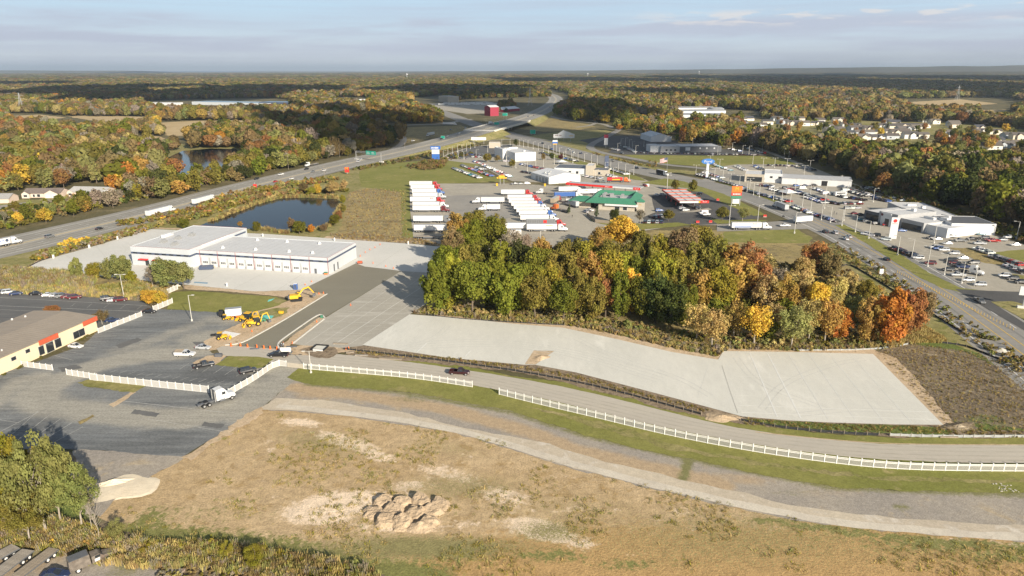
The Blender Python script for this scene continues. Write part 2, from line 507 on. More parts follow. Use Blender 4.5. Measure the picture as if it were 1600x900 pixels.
M['sandpile'] = gmat('pale_sand', (.74, .64, .48), (.68, .58, .43), .3, None, .3, .5, 3.0, .08, bump=.3)
M['paint'] = objcol_mat('car_paint', .32, .5, .4)
M['panel'] = objcol_mat('coloured_panel', .55, .35, 0, .06)
M['roofpanel'] = objcol_mat('roof_shingle', .85, .2, 0, .12)
M['trailer_w'] = pmat('trailer_white', (.66, .655, .64), .45, .05, .4, streak=True)
M['roof_tr'] = pmat('trailer_roof', (.43, .43, .43), .5, .08, .4)
M['lamp'] = pmat('lamp_lens', (.75, .72, .65), .3, .0)
M['taill'] = pmat('tail_light', (.40, .02, .02), .3, .0)
def blob(items):
 """soft patches: (px, py, rx m, ry m, turn deg, strength)"""
 its = [(*G(a, b).xy, rx, ry, math.radians(r), k) for a, b, rx, ry, r, k in items]
 def fn(x, y):
  out = np.zeros(np.shape(x))
  for cx, cy, rx, ry, r, k in its:
   dx, dy = x - cx, y - cy
   u, v = dx * math.cos(r) + dy * math.sin(r), -dx * math.sin(r) + dy * math.cos(r)
   out = np.maximum(out, k * np.exp(-((u / rx) ** 2 + (v / ry) ** 2)))
  return out
 return fn
def near_line(pts, half, soft, k=1.0):
 w = P(pts)
 def fn(x, y):
  d = dist_line(x, y, w)
  return k * np.clip(1 - (d - half) / soft, 0, 1)
 return fn
def fmax(*fs):
 return lambda x, y: np.maximum.reduce([f(x, y) for f in fs])
def build_ground():
 mb = MB()
 xs = [-60000, -20000, -6000, -2500, -1200, -600, -200, 200, 600, 1200, 2500, 6000, 20000, 60000]
 ys = [-20000, -6000, -500, 60, 200, 400, 700, 1200, 2500, 6000, 20000, 42000]
 vs = [(x, y, 0) for y in ys for x in xs]
 n = len(xs)
 mb.add(vs, [(j * n + i, j * n + i + 1, (j + 1) * n + i + 1, (j + 1) * n + i) for j in range(len(ys) - 1) for i in range(n - 1)])
 mb.build('ground', M['earth'])["kind"] = 'structure'
 mb = MB(); mb.quad((-60000, 21000, 6), (-9300, 25500, 6), (-14000, 42000, 6), (-60000, 42000, 6))
 mb.build('lake', M['lake'])["kind"] = 'structure'
 mb = MB()
 def ridge(y, x0, x1, hmax, seed, grow):
  k = 90
  xs = np.linspace(x0, x1, k)
  hs = hmax * (grow[0] + (grow[1] - grow[0]) * np.linspace(0, 1, k)) * (.62 + .38 * nz(xs, xs * 0, 1 / 2600, seed) + .12 * nz(xs, xs * 0, 1 / 700, seed + 2))
  vs = []
  for x, h in zip(xs, hs):
   vs += [(x, y - 2600, 0), (x, y - 1100, h * .55), (x, y, h), (x, y + 2500, 0)]
  fs = []
  for i in range(k - 1):
   for q in range(3): fs.append((4 * i + q, 4 * i + 4 + q, 4 * i + 5 + q, 4 * i + 1 + q))
  mb.add(vs, fs)
 ridge(15000, -3500, 16000, 200, 1.7, (.16, 1.15))
 ridge(10500, 1200, 12500, 110, 4.2, (.1, 1.15))
 ridge(17500, -16500, -9000, 95, 7.7, (1.0, .55))
 M['hill'] = gmat('wooded_hills', (.075, .075, .035), (.125, .095, .045), .004, None, .1, .5, .03, .35)
 mb.build('hills', M['hill'])["kind"] = 'structure'
 fieldpoly = [(-420, 930), (150, 812), (175, 782), (285, 716), (405, 640), (470, 640), (600, 652), (760, 680), (1000, 750), (1300, 818), (1700, 846), (2100, 980), (1000, 1080), (0, 1080)]
 green = fmax(near_line([(205, 836), (320, 848), (430, 862), (560, 888), (680, 908)], 1.6, 7, .72),
     blob([(235, 810, 6, 6, 20, .62), (700, 862, 14, 4, -8, .62), (640, 850, 8, 3, 0, .55), (860, 868, 10, 3, 0, .62), (980, 882, 9, 2.5, 0, .6), (1060, 880, 6, 2, 0, .5),
        (1450, 852, 20, 3, 0, .6), (1560, 868, 14, 4, 0, .6), (1300, 840, 12, 2, 10, .5), (400, 720, 20, 8, -20, .30), (330, 800, 25, 6, 0, .42), (900, 830, 40, 14, 0, .26), (1250, 850, 60, 14, 0, .33)]),
     near_line([(1180, 812), (1300, 826), (1420, 842), (1600, 856), (1700, 862)], .4, 2.0, .72))
 sand = blob([(540, 690, 12, 3.4, -28, .85), (470, 660, 9, 3, -10, .7), (590, 712, 8, 3, -30, .7), (545, 785, 12, 5, 0, .92), (500, 800, 10, 5, 0, .85), (640, 760, 8, 5, 0, .55),
     (790, 775, 9, 5, -20, .62), (700, 740, 16, 5, -25, .55), (850, 833, 9, 2.6, -18, .95), (830, 820, 8, 3, -10, .8), (880, 745, 8, 4, -30, .45), (1065, 800, 5, 3, 0, .5),
     (620, 825, 16, 2.5, 0, .6), (770, 690, 5, 2, 0, .5), (1210, 826, 4, 2, 0, .5), (1480, 845, 12, 1.6, 0, .62), (1570, 852, 8, 1.4, 0, .7), (910, 850, 4, 3, 0, .7), (1000, 870, 8, 2, 0, .4), (420, 690, 6, 4, 0, .45), (720, 820, 10, 3, 0, .5)])
 sand = fmax(sand, *[near_line(q, .12, .5, .5) for q in ([(640, 775), (690, 730), (740, 700), (770, 690)], [(655, 778), (705, 733), (755, 703)], [(560, 800), (480, 790), (420, 760), (430, 700)], [(568, 806), (470, 797), (408, 764), (418, 700)], [(800, 800), (900, 790), (1000, 800), (1120, 830)], [(800, 808), (900, 797), (1000, 807), (1110, 836)])])
 orange = fmax(near_line([(700, 930), (900, 900), (1200, 895), (1650, 890)], 4, 22, .85), blob([(1250, 850, 50, 16, 0, .55), (300, 760, 22, 12, 0, .28), (930, 760, 18, 7, -30, .42)]))
 tuft = blob([(500, 690, 26, 9, -20, .5), (700, 700, 20, 7, -20, .45), (720, 760, 24, 9, 0, .52), (1150, 840, 60, 18, 0, .5), (900, 800, 40, 16, 0, .42), (860, 830, 12, 6, 0, .6), (660, 855, 30, 5, 0, .7), (1400, 860, 50, 12, 0, .45)])
 sheet('field', fieldpoly, M['field'], 1, .8, 2.0, 1.6, dict(green=green, sand=sand, orange=orange, tuft=tuft))
 sheet('rough_ground', [(-300, 800), (0, 690), (60, 700), (150, 712), (158, 800), (205, 840), (320, 854), (425, 868), (560, 893), (640, 915), (700, 1000), (-300, 1000)], M['scrub'], 2, .8, 1.5, 2.0,
    dict(green=blob([(100, 790, 20, 10, 0, .7), (300, 860, 18, 5, -10, .7), (40, 830, 12, 6, 0, .5)])))
 sheet('gravel_yard', [(-40, 852), (0, 850), (90, 846), (170, 868), (262, 864), (300, 870), (260, 930), (-60, 960)], M['bank'], 3, .7, 1.2, 1.5,
    dict(brown=blob([(30, 880, 12, 6, 0, .6), (230, 870, 6, 4, 0, .5)]), weed=blob([(60, 860, 8, 4, 0, .6), (200, 890, 5, 3, 0, .6)])))
 bank = [(405, 640), (438, 612), (462, 588), (490, 600), (560, 606), (640, 612), (720, 626), (800, 641), (912, 678), (1000, 700), (1100, 720), (1200, 741), (1300, 759), (1400, 765), (1620, 771), (1900, 775), (1900, 852), (1600, 847), (1400, 832), (1300, 822), (1200, 804), (1040, 769), (900, 734), (800, 702), (700, 674), (600, 659), (500, 645)]
 sheet('gravel_bank', bank, M['bank'], 2, .5, 1.2, 1.5, dict(
  brown=fmax(near_line([(460, 606), (560, 618), (700, 640), (830, 676), (900, 705), (1000, 727), (1130, 757)], 1.2, 3.5, .85), blob([(500, 615, 8, 4, 0, .8), (1300, 770, 14, 3, 0, .4), (1150, 750, 10, 3, 0, .6)])),
  weed=fmax(near_line([(480, 600), (620, 612), (800, 644), (912, 680), (1100, 722), (1300, 761), (1600, 773)], .3, 2.4, .75), near_line([(1073, 722), (1066, 752)], .4, 1.4, .95), blob([(1408, 793, 2, 1.4, 0, .8), (640, 625, 9, 2, -10, .5), (1240, 770, 8, 2, 0, .4)]))))
 track = [(398, 640), (430, 622), (500, 625), (600, 640), (690, 660), (750, 673), (800, 682), (860, 694), (920, 715), (1000, 732), (1065, 750), (1130, 762), (1200, 782), (1300, 798), (1400, 808), (1500, 818), (1620, 826), (1900, 835), (1900, 850), (1600, 845), (1500, 838), (1400, 829), (1300, 819), (1200, 801), (1040, 766), (900, 731), (800, 699), (700, 671), (600, 656), (500, 643), (450, 641)]
 sheet('gravel_track', track, M['track'], 3, .7, 3.2)
 gl = smooth(P([(430, 638), (500, 645), (600, 657), (700, 673), (800, 701), (900, 732), (1040, 768), (1200, 803), (1300, 821), (1400, 831), (1500, 840), (1620, 847), (1900, 856)]), 2)
 gw = [G(800, 800).xy] and [p.xy for p in gl]
 sheet('gutter', [*[(p.x, p.y) for p in gw], *[(p.x + n.x * 2.3, p.y + n.y * 2.3) for p, n in reversed(list(zip(gw, normals2(gw))))]], M['gutter'], 4, .3, 2.6, world=True)
 verge = [(448, 590), (470, 574), (560, 560), (700, 566), (800, 588), (900, 600), (1000, 625), (1100, 652), (1200, 668), (1300, 679), (1400, 684), (1620, 685), (1900, 685), (1900, 778), (1600, 772), (1400, 767), (1300, 761), (1200, 744), (1100, 722), (1000, 702), (912, 680), (800, 643), (720, 628), (640, 613), (560, 607), (490, 602), (462, 596)]
 sheet('verge', verge, M['lawn'], 5, .35, 1.0)
 for nm, pts in (('worn_grass', [(820, 634), (930, 668), (1050, 703), (1160, 722), (1300, 744), (1450, 754), (1620, 757), (1620, 751), (1450, 748), (1300, 738), (1160, 716), (1050, 695), (940, 660)]),):
  sheet(nm, pts, M['lawn_b'], 6, .7, 1.2)
 drive = [(336, 542), (380, 541), (440, 546), (530, 554), (600, 562), (675, 571), (800, 590), (900, 609), (1000, 633), (1100, 659), (1200, 678), (1300, 689), (1400, 696), (1620, 697), (1900, 697), (1900, 728), (1600, 725), (1500, 724), (1350, 718), (1200, 700), (1060, 674), (960, 651), (860, 626), (780, 610), (740, 603), (600, 580), (480, 571), (440, 571), (380, 560), (345, 556)]
 sheet('drive', [p.xy for p in smooth(P(drive), 1, True)], M['drive'], 7, .12, 1.0, world=True)
 dl = smooth(P([(400, 552), (480, 562), (600, 571), (740, 591), (860, 617), (960, 640), (1060, 665), (1200, 689), (1350, 706), (1500, 710), (1640, 711), (1900, 712)]), 2)
 mb = MB()
 for off in (-2.6, -.9, .9, 2.6): ribbon(mb, [p.xy for p in dl], .5, 7.4 * LAYER, off=off)
 mb.build('wheel_paths', M['wheelpath'])["kind"] = 'structure'
 e = smooth(P([(1180, 676), (1300, 688.5), (1400, 695.3), (1620, 696.4), (1900, 696.4)]), 2)
 strip('drive_edge', [p.xy for p in e], .35, M['soil'], 8, world=True)
 sheet('soil_margin', [(540, 546), (566, 536), (700, 552), (818, 566), (900, 576), (1000, 600), (1105, 630), (1160, 645), (1300, 655), (1478, 657), (1495, 672), (1600, 676), (1620, 684), (1400, 683), (1300, 677), (1200, 668), (1120, 658), (1040, 640), (980, 622), (900, 604), (840, 588), (760, 576), (640, 565), (545, 556)], M['mud'], 6, .6, 1.0)
 sheet('soil_margin', [(640, 488), (800, 504), (880, 505), (960, 522), (1050, 543), (1122, 556), (1140, 545), (1362, 545), (1400, 560), (1500, 670), (1472, 668), (1362, 556), (1130, 556), (1122, 568), (960, 535), (800, 512)], M['soil'], 6, .5, 1.0)
 slab = [(566, 540), (640, 492), (720, 498), (800, 506.5), (880, 513), (960, 530), (1050, 551), (1122, 563), (1130, 549.5), (1240, 551), (1364, 554), (1474, 665), (1400, 664.5), (1300, 661.5), (1230, 658), (1160, 652), (1105, 637), (1000, 609), (900, 583), (836, 571), (818, 571), (700, 560)]
 hole = [(820, 570.0), (834, 548.5), (866, 549.5), (837, 570.6)]
 so = sheet('concrete_apron', slab, M['conc_new'], 9, holes=[hole])
 sheet('soil_patch', hole, M['soil'], 8, 0)
 mb = MB()
 a0, a1, b0, b1 = G(1130, 552), G(1362, 556), G(1160, 651), G(1468, 663)
 for k in (.18, .30, .44, .58, .72, .86):
  p, q = a0.lerp(a1, k), b0.lerp(b1, k)
  ribbon(mb, [p.xy, q.xy], .32 if k < .35 else .16, 10 * LAYER)
 for k in (.42, .72, .86, .955):
  p, q = a0.lerp(b0, k), a1.lerp(b1, k)
  ribbon(mb, [p.xy, q.xy], .22 if k > .8 else .1, 10.4 * LAYER)
 top = smooth(P([(660, 496), (800, 508), (880, 516), (960, 533), (1050, 554), (1118, 567)]), 1); bot = smooth(P([(590, 543), (700, 559), (800, 570), (905, 583), (1000, 608), (1100, 635)]), 1)
 for k in range(11):
  t = (k + .5) / 11 * (len(top) - 1); i = min(int(t), len(top) - 2); f = t - i
  p, q = top[i].lerp(top[i + 1], f), bot[i].lerp(bot[i + 1], f)
  ribbon(mb, [p.lerp(q, rnd(.02, .2)).xy, p.lerp(q, rnd(.8, .97)).xy], .07, 10 * LAYER)
 for k in (.35, .68):
  ribbon(mb, [p.lerp(q, k).xy for p, q in zip(top, bot)], .06, 10.8 * LAYER)
 for a, b, w in (((1005 / 4 + 400, 480 + 287 / 4), (1068 / 4 + 400, 480 + 230 / 4), .4), ((1305 / 4 + 400, 480 + 315 / 4), (1342 / 4 + 400, 480 + 277 / 4), .35), ((1228 / 4 + 400, 480 + 308 / 4), (1256 / 4 + 400, 480 + 286 / 4), .25)):
  ribbon(mb, [G(*a).xy, G(*b).xy], w, 11.2 * LAYER)
 mb.build('pour_joint', M['joint'], so)
 mb = MB()
 for q in ([(1190, 640), (1220, 600), (1300, 570), (1350, 562)], [(1240, 650), (1330, 640), (1410, 645)], [(620, 540), (760, 530), (900, 548), (1040, 590)], [(640, 545), (780, 538), (900, 556), (1030, 597)], [(900, 530), (960, 560), (1060, 590), (1110, 620)], [(1150, 560), (1180, 600), (1290, 640)], [(700, 510), (680, 530), (620, 548)]):
  l = smooth(P(q), 3)
  for off in (-.9, .9): ribbon(mb, [p.xy for p in l], .2, 9.5 * LAYER, off=off)
 mb.build('tyre_mark', M['tyremark'], so)
 mb = MB(); ribbon(mb, [G(1128, 572).xy, G(1140, 610).xy, G(1153, 647).xy], .08, 11.6 * LAYER)
 mb.build('crack', M['jointd'], so)
 yard = [(40, 421.5), (60, 409), (150, 384), (236, 358), (300, 361), (420, 366), (565, 376), (640, 381), (692, 386), (720, 440), (690, 450), (627, 424), (570, 417), (556, 412), (472, 453), (400, 456), (330, 449), (300, 446), (235, 440), (215, 437), (107, 427)]
 yo = sheet('concrete_yard', yard, M['conc_yard'], 4)
 mb = MB()
 for a, b in (((572, 418), (700, 428)), ((600, 380), (520, 425)), ((640, 381), (585, 418)), ((340, 424), (300, 446)), ((410, 428), (365, 452)), ((470, 430), (430, 456))):
  ribbon(mb, [G(*a).xy, G(*b).xy], .12, 5 * LAYER)
 for a, b in (((150, 384), (190, 432)), ((100, 397), (150, 430)), ((60, 412), (230, 415))): ribbon(mb, [G(*a).xy, G(*b).xy], .1, 5.3 * LAYER)
 mb.build('pour_joint', M['jointd'], yo)
 old = [(455, 538), (507, 498), (627, 424), (692, 428), (740, 430), (720, 445), (662, 478), (640, 492), (566, 541), (520, 546)]
 oo = sheet('old_apron', old, M['conc_old'], 6)
 mb = MB()
 for k in range(1, 5):
  t = k / 5
  ribbon(mb, [G(455, 538).lerp(G(566, 541), t).xy, G(627, 424).lerp(G(735, 430), t).xy], .16 if k == 3 else .09, 7 * LAYER)
 for k in range(1, 8):
  t = k / 8
  ribbon(mb, [G(455, 538).lerp(G(627, 424), t).xy, G(566, 541).lerp(G(735, 430), t).xy], .06, 7.3 * LAYER)
 mb.build('pour_joint', M['joint'], oo)
 sheet('fresh_pour', [(372, 540), (402, 524), (450, 496.5), (511, 459.5), (472, 453), (556, 412), (570, 417), (600, 420.5), (627, 424), (507, 497), (452, 528), (439, 537), (437, 546), (400, 544)], M['conc_wet'], 7)
 sheet('soil_wedge', [(440, 541), (455, 527), (500, 496), (507, 498), (457, 537), (450, 545)], M['soil'], 8, .25, .8)
 sheet('soil_strip', [(285, 447), (300, 446), (400, 456), (472, 453), (511, 459.5), (450, 497), (402, 524), (372, 540), (330, 548), (318, 535), (345, 520), (372, 508), (395, 500), (400, 486), (440, 475), (455, 468), (440, 464), (370, 457), (290, 452)], M['soil'], 5, .4, 1.0)
 sheet('lawn', [(268, 457), (300, 455), (370, 460), (432, 464), (448, 470), (436, 478), (400, 487), (350, 489), (300, 486), (262, 484), (264, 470)], M['lawn'], 6, .4, 1.0)
 sheet('lawn', [(405, 487), (430, 482), (452, 481), (448, 490), (420, 500), (404, 505)], M['lawn_b'], 6, .5, 1.0)
 def kerb(pts, w=.5, h=.14):
  mb = MB(); line = smooth(P(pts), 2)
  ns = normals2([p.xy for p in line])
  vs = []
  for p, n in zip(line, ns):
   for s, z in ((-1, 0), (-1, h), (1, h), (1, 0)): vs.append((p.x + n.x * w / 2 * s, p.y + n.y * w / 2 * s, z + 7 * LAYER * (z == 0) + 7 * LAYER * (z > 0)))
  fs = []
  for i in range(len(line) - 1):
   for q in range(3): fs.append((4 * i + q, 4 * i + q + 1, 4 * i + q + 5, 4 * i + q + 4))
  mb.add(vs, fs)
  mb.build('kerb', M['kerb'])["kind"] = 'structure'
 kerb([(352, 540), (376, 538), (402, 524.5), (450, 497.5), (511, 460)])
 kerb([(436, 546), (434, 538), (440, 532), (458, 519), (497, 492), (504, 493), (508, 498)])
 kerb([(457, 538), (507, 499)])
 lot = [(-300, 590), (-40, 640), (0, 585), (130, 540), (155, 517), (200, 497), (240, 483), (262, 484), (350, 488), (400, 486), (395, 500), (372, 508), (345, 520), (318, 535), (332, 552), (345, 558), (440, 571), (478, 572), (470, 588), (440, 611), (404, 640), (284, 716), (220, 712), (160, 705), (60, 700), (-300, 740)]
 dust = fmax(near_line([(330, 545), (280, 553), (215, 556), (150, 572), (90, 596), (55, 618), (75, 637), (140, 643), (220, 652), (300, 654), (400, 630), (450, 590)], 2.6, 5.5, .92),
    near_line([(180, 552), (260, 525), (330, 500)], 1.5, 7, .6), near_line([(420, 575), (440, 600), (400, 640)], 5, 8, .85), blob([(330, 530, 14, 10, 0, .9), (30, 625, 22, 8, 0, .55), (250, 545, 16, 7, 0, .6), (200, 569, 6, 2, 0, .7), (360, 500, 12, 8, 0, .7)]),
    near_line([(60, 590), (30, 600), (-20, 640)], 2, 6, .7))
 sheet('asphalt_lot', lot, M['asph'], 4, .3, 1.5, 2.5, dict(dust=dust, dark=blob([(330, 585, 14, 6, 0, .7), (260, 508, 16, 5, 0, .5), (350, 590, 16, 5, 0, .8), (120, 620, 12, 5, 0, .4), (280, 690, 20, 6, 0, .45), (60, 660, 10, 8, 0, .5)])))
 sheet('dusty_edge', [(408, 636), (345, 676), (284, 715), (296, 722), (352, 684), (416, 646)], M['soil'], 5.5, .9, 1.0)
 for q in ([(300, 535), (330, 533), (335, 538), (306, 540)], [(210, 640), (250, 646), (244, 652), (205, 646)], [(90, 575), (120, 570), (128, 576), (98, 582)], [(250, 600), (262, 596), (275, 600), (262, 604)], [(320, 660), (352, 664), (344, 670), (314, 666)], [(180, 540), (215, 528), (222, 532), (188, 545)]):
  sheet('asphalt_patch', q, M['asph_b'], 4.6, .3, .8)
 sheet('gravel_apron', [(120, 702), (220, 710), (290, 714), (240, 745), (178, 785), (160, 808), (130, 800), (110, 740)], M['bank'], 5, .6, 1.2)
 sheet('back_lot', [(-300, 470), (0, 458), (60, 459), (130, 464), (222, 471), (244, 483), (200, 497), (155, 512), (100, 520), (-60, 560), (-300, 580)], M['asph_b'], 3, .25, 1.5)
 sheet('planting_bed', [(123, 598), (138, 593.5), (230, 603), (210, 614), (180, 611), (135, 605)], M['lawn_b'], 6, .3, .8)
 sheet('planting_bed', [(170, 633), (208, 612), (214, 613), (178, 637)], M['soil'], 5.5, .2, .8)
 sheet('planting_bed', [(122, 660), (145, 649), (148, 652), (126, 664)], M['straw'], 6, .3, .8)
 sheet('lawn', [(336, 571), (358, 557), (400, 558), (428, 562), (412, 574), (398, 577), (370, 575)], M['lawn'], 8, .25, .8)
 sheet('soil_patch', [(300, 568), (325, 556), (355, 556), (338, 570), (310, 575)], M['soil'], 6, .4, .8)
 sheet('mud_patch', [(468, 548), (490, 541), (500, 545), (522, 543), (530, 553), (515, 561), (492, 560)], M['mud'], 9, .3, .7)
 sheet('soil_patch', [(450, 546), (470, 540), (540, 544), (560, 548), (500, 556), (460, 556)], M['soil'], 8, .4, .8)
 mb = MB()
 def bay(a, b, w=.12, lay=8.6): ribbon(mb, [G(*a).xy, G(*b).xy], w, lay * LAYER)
 def bays(a0, a1, b0, b1, n):
  for i in range(n):
   t = i / (n - 1)
   bay((a0[0] + (a1[0] - a0[0]) * t, a0[1] + (a1[1] - a0[1]) * t), (b0[0] + (b1[0] - b0[0]) * t, b0[1] + (b1[1] - b0[1]) * t))
 bays((172, 583), (365, 604), (184, 579), (378, 599), 15)
 bays((281, 578), (369, 589), (296, 568), (390, 575), 6)
 bays((85, 556), (147, 522), (115, 564), (200, 516), 6)
 bays((8, 690), (70, 700), (60, 643), (130, 668), 5)
 bay((0, 640), (42, 640), .15); bay((0, 676), (62, 644), .15); bay((0, 657), (30, 662), .12)
 bay((3, 694), (30, 679), .15)
 mb.build('parking_lines', M['faint_line'])["kind"] = 'structure'
 mb = MB()
 bay((-100, 474), (240, 488), .22, 4.6); bay((-60, 462), (230, 478), .18, 4.9)
 bay((-80, 480), (120, 490), .12, 5.2)
 bay((190, 627), (350, 645), .16, 5.6); bay((230, 655), (350, 675), .12, 5.9)
 for i in range(9): bay((110 + i * 26, 486 + i * 1.0 - 6), (118 + i * 26, 474 + i), .1, 5.5)
 mb.build('worn_lines', M['faint_line'])["kind"] = 'structure'
 sheet('marsh_ground', [(-300, 440), (0, 420), (40, 423), (110, 429), (215, 438), (300, 448), (268, 457), (262, 478), (222, 471), (130, 464), (60, 458), (-300, 470)], M['straw'], 2, .5, 1.5)
 sheet('rough_verge', [(-300, 470), (0, 402), (110, 375), (230, 345), (330, 318), (440, 290), (560, 262), (620, 252), (630, 285), (560, 300), (540, 350), (520, 368), (580, 377), (565, 378), (420, 366), (300, 361), (236, 358), (60, 409), (40, 422), (-300, 480)], M['lawn_b'], 1, .5, 2)
 sheet('straw_field', [(545, 300), (580, 292), (640, 296), (636, 330), (638, 360), (655, 378), (600, 378), (520, 371), (535, 350), (538, 320)], M['straw'], 2, .8, 2)
 sheet('lawn', [(560, 268), (600, 256), (690, 249), (745, 255), (772, 276), (795, 284), (640, 289), (640, 320), (646, 372), (628, 374), (626, 300), (600, 297), (565, 292)], M['lawn'], 2.5, .5, 2)
 sheet('soil_strip', [(505, 372), (560, 376), (640, 380), (690, 385), (690, 382), (640, 376), (560, 373), (510, 369)], M['soil'], 5.2, .5, 1.2)
 sheet('soil_strip', [(44, 419), (60, 408), (150, 383), (236, 357), (300, 360), (300, 357.5), (236, 355), (150, 380), (56, 408)], M['soil'], 3.2, .4, 1.2)
 sheet('woodlot_floor', [(640, 489), (700, 440), (680, 388), (760, 372), (880, 378), (1000, 360), (1130, 360), (1250, 372), (1300, 390), (1470, 492), (1540, 525), (1440, 540), (1385, 545), (1240, 547), (1130, 545), (1122, 557), (1050, 544), (960, 524), (880, 507), (800, 502)], M['straw'], 2, .5, 1.5)
 sheet('lawn', [(1130, 362), (1245, 358), (1270, 372), (1262, 380), (1190, 380), (1130, 378)], M['lawn'], 3, .5, 1.5)
 sheet('scrub_field', [(1366, 552), (1385, 543), (1430, 534), (1480, 536), (1530, 552), (1600, 585), (1800, 660), (1800, 690), (1600, 688), (1490, 676), (1474, 665)], M['scrub'], 3, .6, 1.5, 2.5,
    dict(green=fmax(near_line([(1440, 536), (1510, 545), (1600, 585)], .5, 5, .9), near_line([(1500, 665), (1600, 676)], 1, 4, .7), blob([(1540, 655, 8, 4, 0, .6), (1420, 570, 6, 5, 0, .4)]))))
 sheet('rough_verge', [(1270, 375), (1300, 382), (1400, 440), (1470, 484), (1600, 562), (1800, 690), (1800, 670), (1600, 586), (1530, 553), (1480, 537), (1440, 512), (1330, 420)], M['lawn_b'], 2.5, .4, 1.5)
 sheet('grass_margin', [(1160, 655), (1300, 663), (1474, 668), (1490, 676), (1478, 682), (1300, 674), (1200, 666)], M['scrub'], 7, .4, 1, 2.0, dict(green=lambda x, y: np.full(np.shape(x), .62)))
 sheet('pond', [(285, 362), (330, 346), (372, 330), (405, 318), (440, 310), (480, 309), (527, 311), (531, 322), (522, 340), (516, 352), (490, 357), (468, 361), (447, 364), (420, 361), (396, 357), (340, 362)], M['water'], 4, .5, 2)
 sheet('pond', [(245, 272), (258, 248), (285, 236), (330, 232), (368, 233), (380, 240), (372, 252), (345, 264), (300, 272)], M['water'], 3, .5, 3)
 for pts in ([(20, 181), (60, 179), (105, 184), (60, 188)], [(105, 182), (150, 180), (232, 183), (225, 190), (180, 191), (140, 188)], [(245, 192), (300, 189), (395, 188), (388, 195), (330, 197), (296, 199), (292, 213), (262, 212)], [(208, 215), (235, 211), (258, 216), (240, 223), (214, 224)],
    [(570, 186), (600, 184), (608, 190), (580, 192)], [(1533, 172), (1572, 171), (1575, 180), (1540, 181)], [(1410, 160), (1500, 155), (1560, 162), (1480, 168)]):
  sheet('crop_field', pts, M['crop'], 2, 2.0, 6)
 sheet('lawn', [(370, 226), (395, 214), (420, 212), (418, 224), (385, 232)], M['lawn'], 2.2, 1, 4)
 sheet('lawn', [(558, 180), (600, 178), (612, 184), (580, 188)], M['lawn'], 2.4, 1, 4)
 sheet('lawn', [(-60, 320), (20, 312), (60, 312), (100, 300), (118, 302), (130, 316), (80, 326), (-60, 345)], M['lawn_b'], 2.2, 1, 3)
 sheet('cul_de_sac', [(-60, 328), (10, 320), (40, 316), (62, 318), (58, 326), (20, 332), (-60, 345)], M['path'], 3, .3, 2)
 sheet('lawn', [(1140, 188), (1300, 187), (1480, 191), (1620, 204), (1640, 250), (1540, 246), (1420, 236), (1250, 222), (1160, 206)], M['lawn_b'], 1.2, 2, 8)
 sheet('lawn', [(240, 214), (300, 230), (400, 226), (400, 240), (372, 258), (300, 280), (240, 280)], M['lawn_b'], 1.2, 2, 8)
 global HWY
 ctr = [(-330, 455, 0), (-150, 419, 0), (0, 388, 0), (100, 364.5, 0), (250, 330, 0), (400, 289, 0), (560, 251.5, 0), (640, 234, 1.5), (700, 219, 4), (752, 203.5, 6.3), (806, 189, 6.5), (842, 176.5, 3), (862, 165, 0), (871, 155, 0), (862, 148, 0), (838, 143, 0)]
 raw = [G(a, b, z) for a, b, z in ctr]
 HWY = smooth(raw, 2)
 hz = [p.z for p in HWY]; h2 = [p.xy for p in HWY]
 strip('highway', h2, 35, M['hiway'], 4, world=True, zs=hz)
 strip('highway_shoulder', h2, 41, M['lot_g'], 3.3, world=True, zs=hz)
 mb = MB(); ribbon(mb, h2, 2.6, 5 * LAYER, zs=hz)
 mb.build('median_strip', M['shoulder'])["kind"] = 'structure'
 mb = MB()
 for off in (-2.6, 2.6): ribbon(mb, h2, .22, 5.4 * LAYER, zs=hz, off=off)
 for off in (-15.2, 15.2): ribbon(mb, h2, .32, 5.4 * LAYER, zs=hz, off=off)
 near = [p.xy for p in HWY if p.z < .01][:40]
 for off in (-7, -11, 7, 11): dashes(mb, near, .28, 5.4 * LAYER, 3, 9, off)
 mb.build('lane_lines', M['white_line'])["kind"] = 'structure'
 mb = MB()
 for off in (-5.2, -8.8, -12.8, 5.2, 8.8, 12.8): ribbon(mb, h2, .9, 4.5 * LAYER, zs=hz, off=off)
 M['tyre'] = gmat('tyre_wear', (.22, .205, .18), (.255, .24, .21), .05, None, .1, .5, 1, .1)
 mb.build('wheel_tracks', M['tyre'])["kind"] = 'structure'
 seg = [p for p in HWY if p.z > .05]
 br0, br1 = G(752, 203.5, 6.3), G(806, 189, 6.5)
 mb = MB()
 s2 = [p.xy for p in seg]; ns = normals2(s2)
 for sgn in (-1, 1):
  vs = []
  for p, n in zip(seg, ns):
   a = p.xy + n * (20.5 * sgn); b = p.xy + n * ((20.5 + p.z * 2.2 + .5) * sgn)
   vs += [(a.x, a.y, p.z), (b.x, b.y, .01)]
  mid = (br0.xy + br1.xy) / 2
  fs = [(2 * i, 2 * i + 1, 2 * i + 3, 2 * i + 2) for i in range(len(seg) - 1) if (s2[i] - mid).length > 26 and (s2[i + 1] - mid).length > 26]
  mb.add(vs, fs)
 mb.build('embankment', M['lawn_b'])["kind"] = 'structure'
 global RD
 RD = smooth(P([(1790, 690), (1560, 518), (1470, 455), (1398, 409), (1330, 370), (1262, 340), (1180, 308), (1080, 283.5), (1000, 266.5), (930, 247), (868, 230), (810, 214), (770, 203), (730, 190.5), (694, 176), (662, 165.5), (640, 160)]), 2)
 r2 = [p.xy for p in RD]
 strip('road', r2, 25, M['road'], 5, world=True)
 strip('road_shoulder', r2, 28, M['lot_g'], 4, world=True)
 mb = MB()
 for off in (-11, 11): ribbon(mb, r2[:26], .34, 6 * LAYER, off=off)
 for off in (-7.3, 7.3): dashes(mb, r2[:18], .3, 6 * LAYER, 4, 8, off)
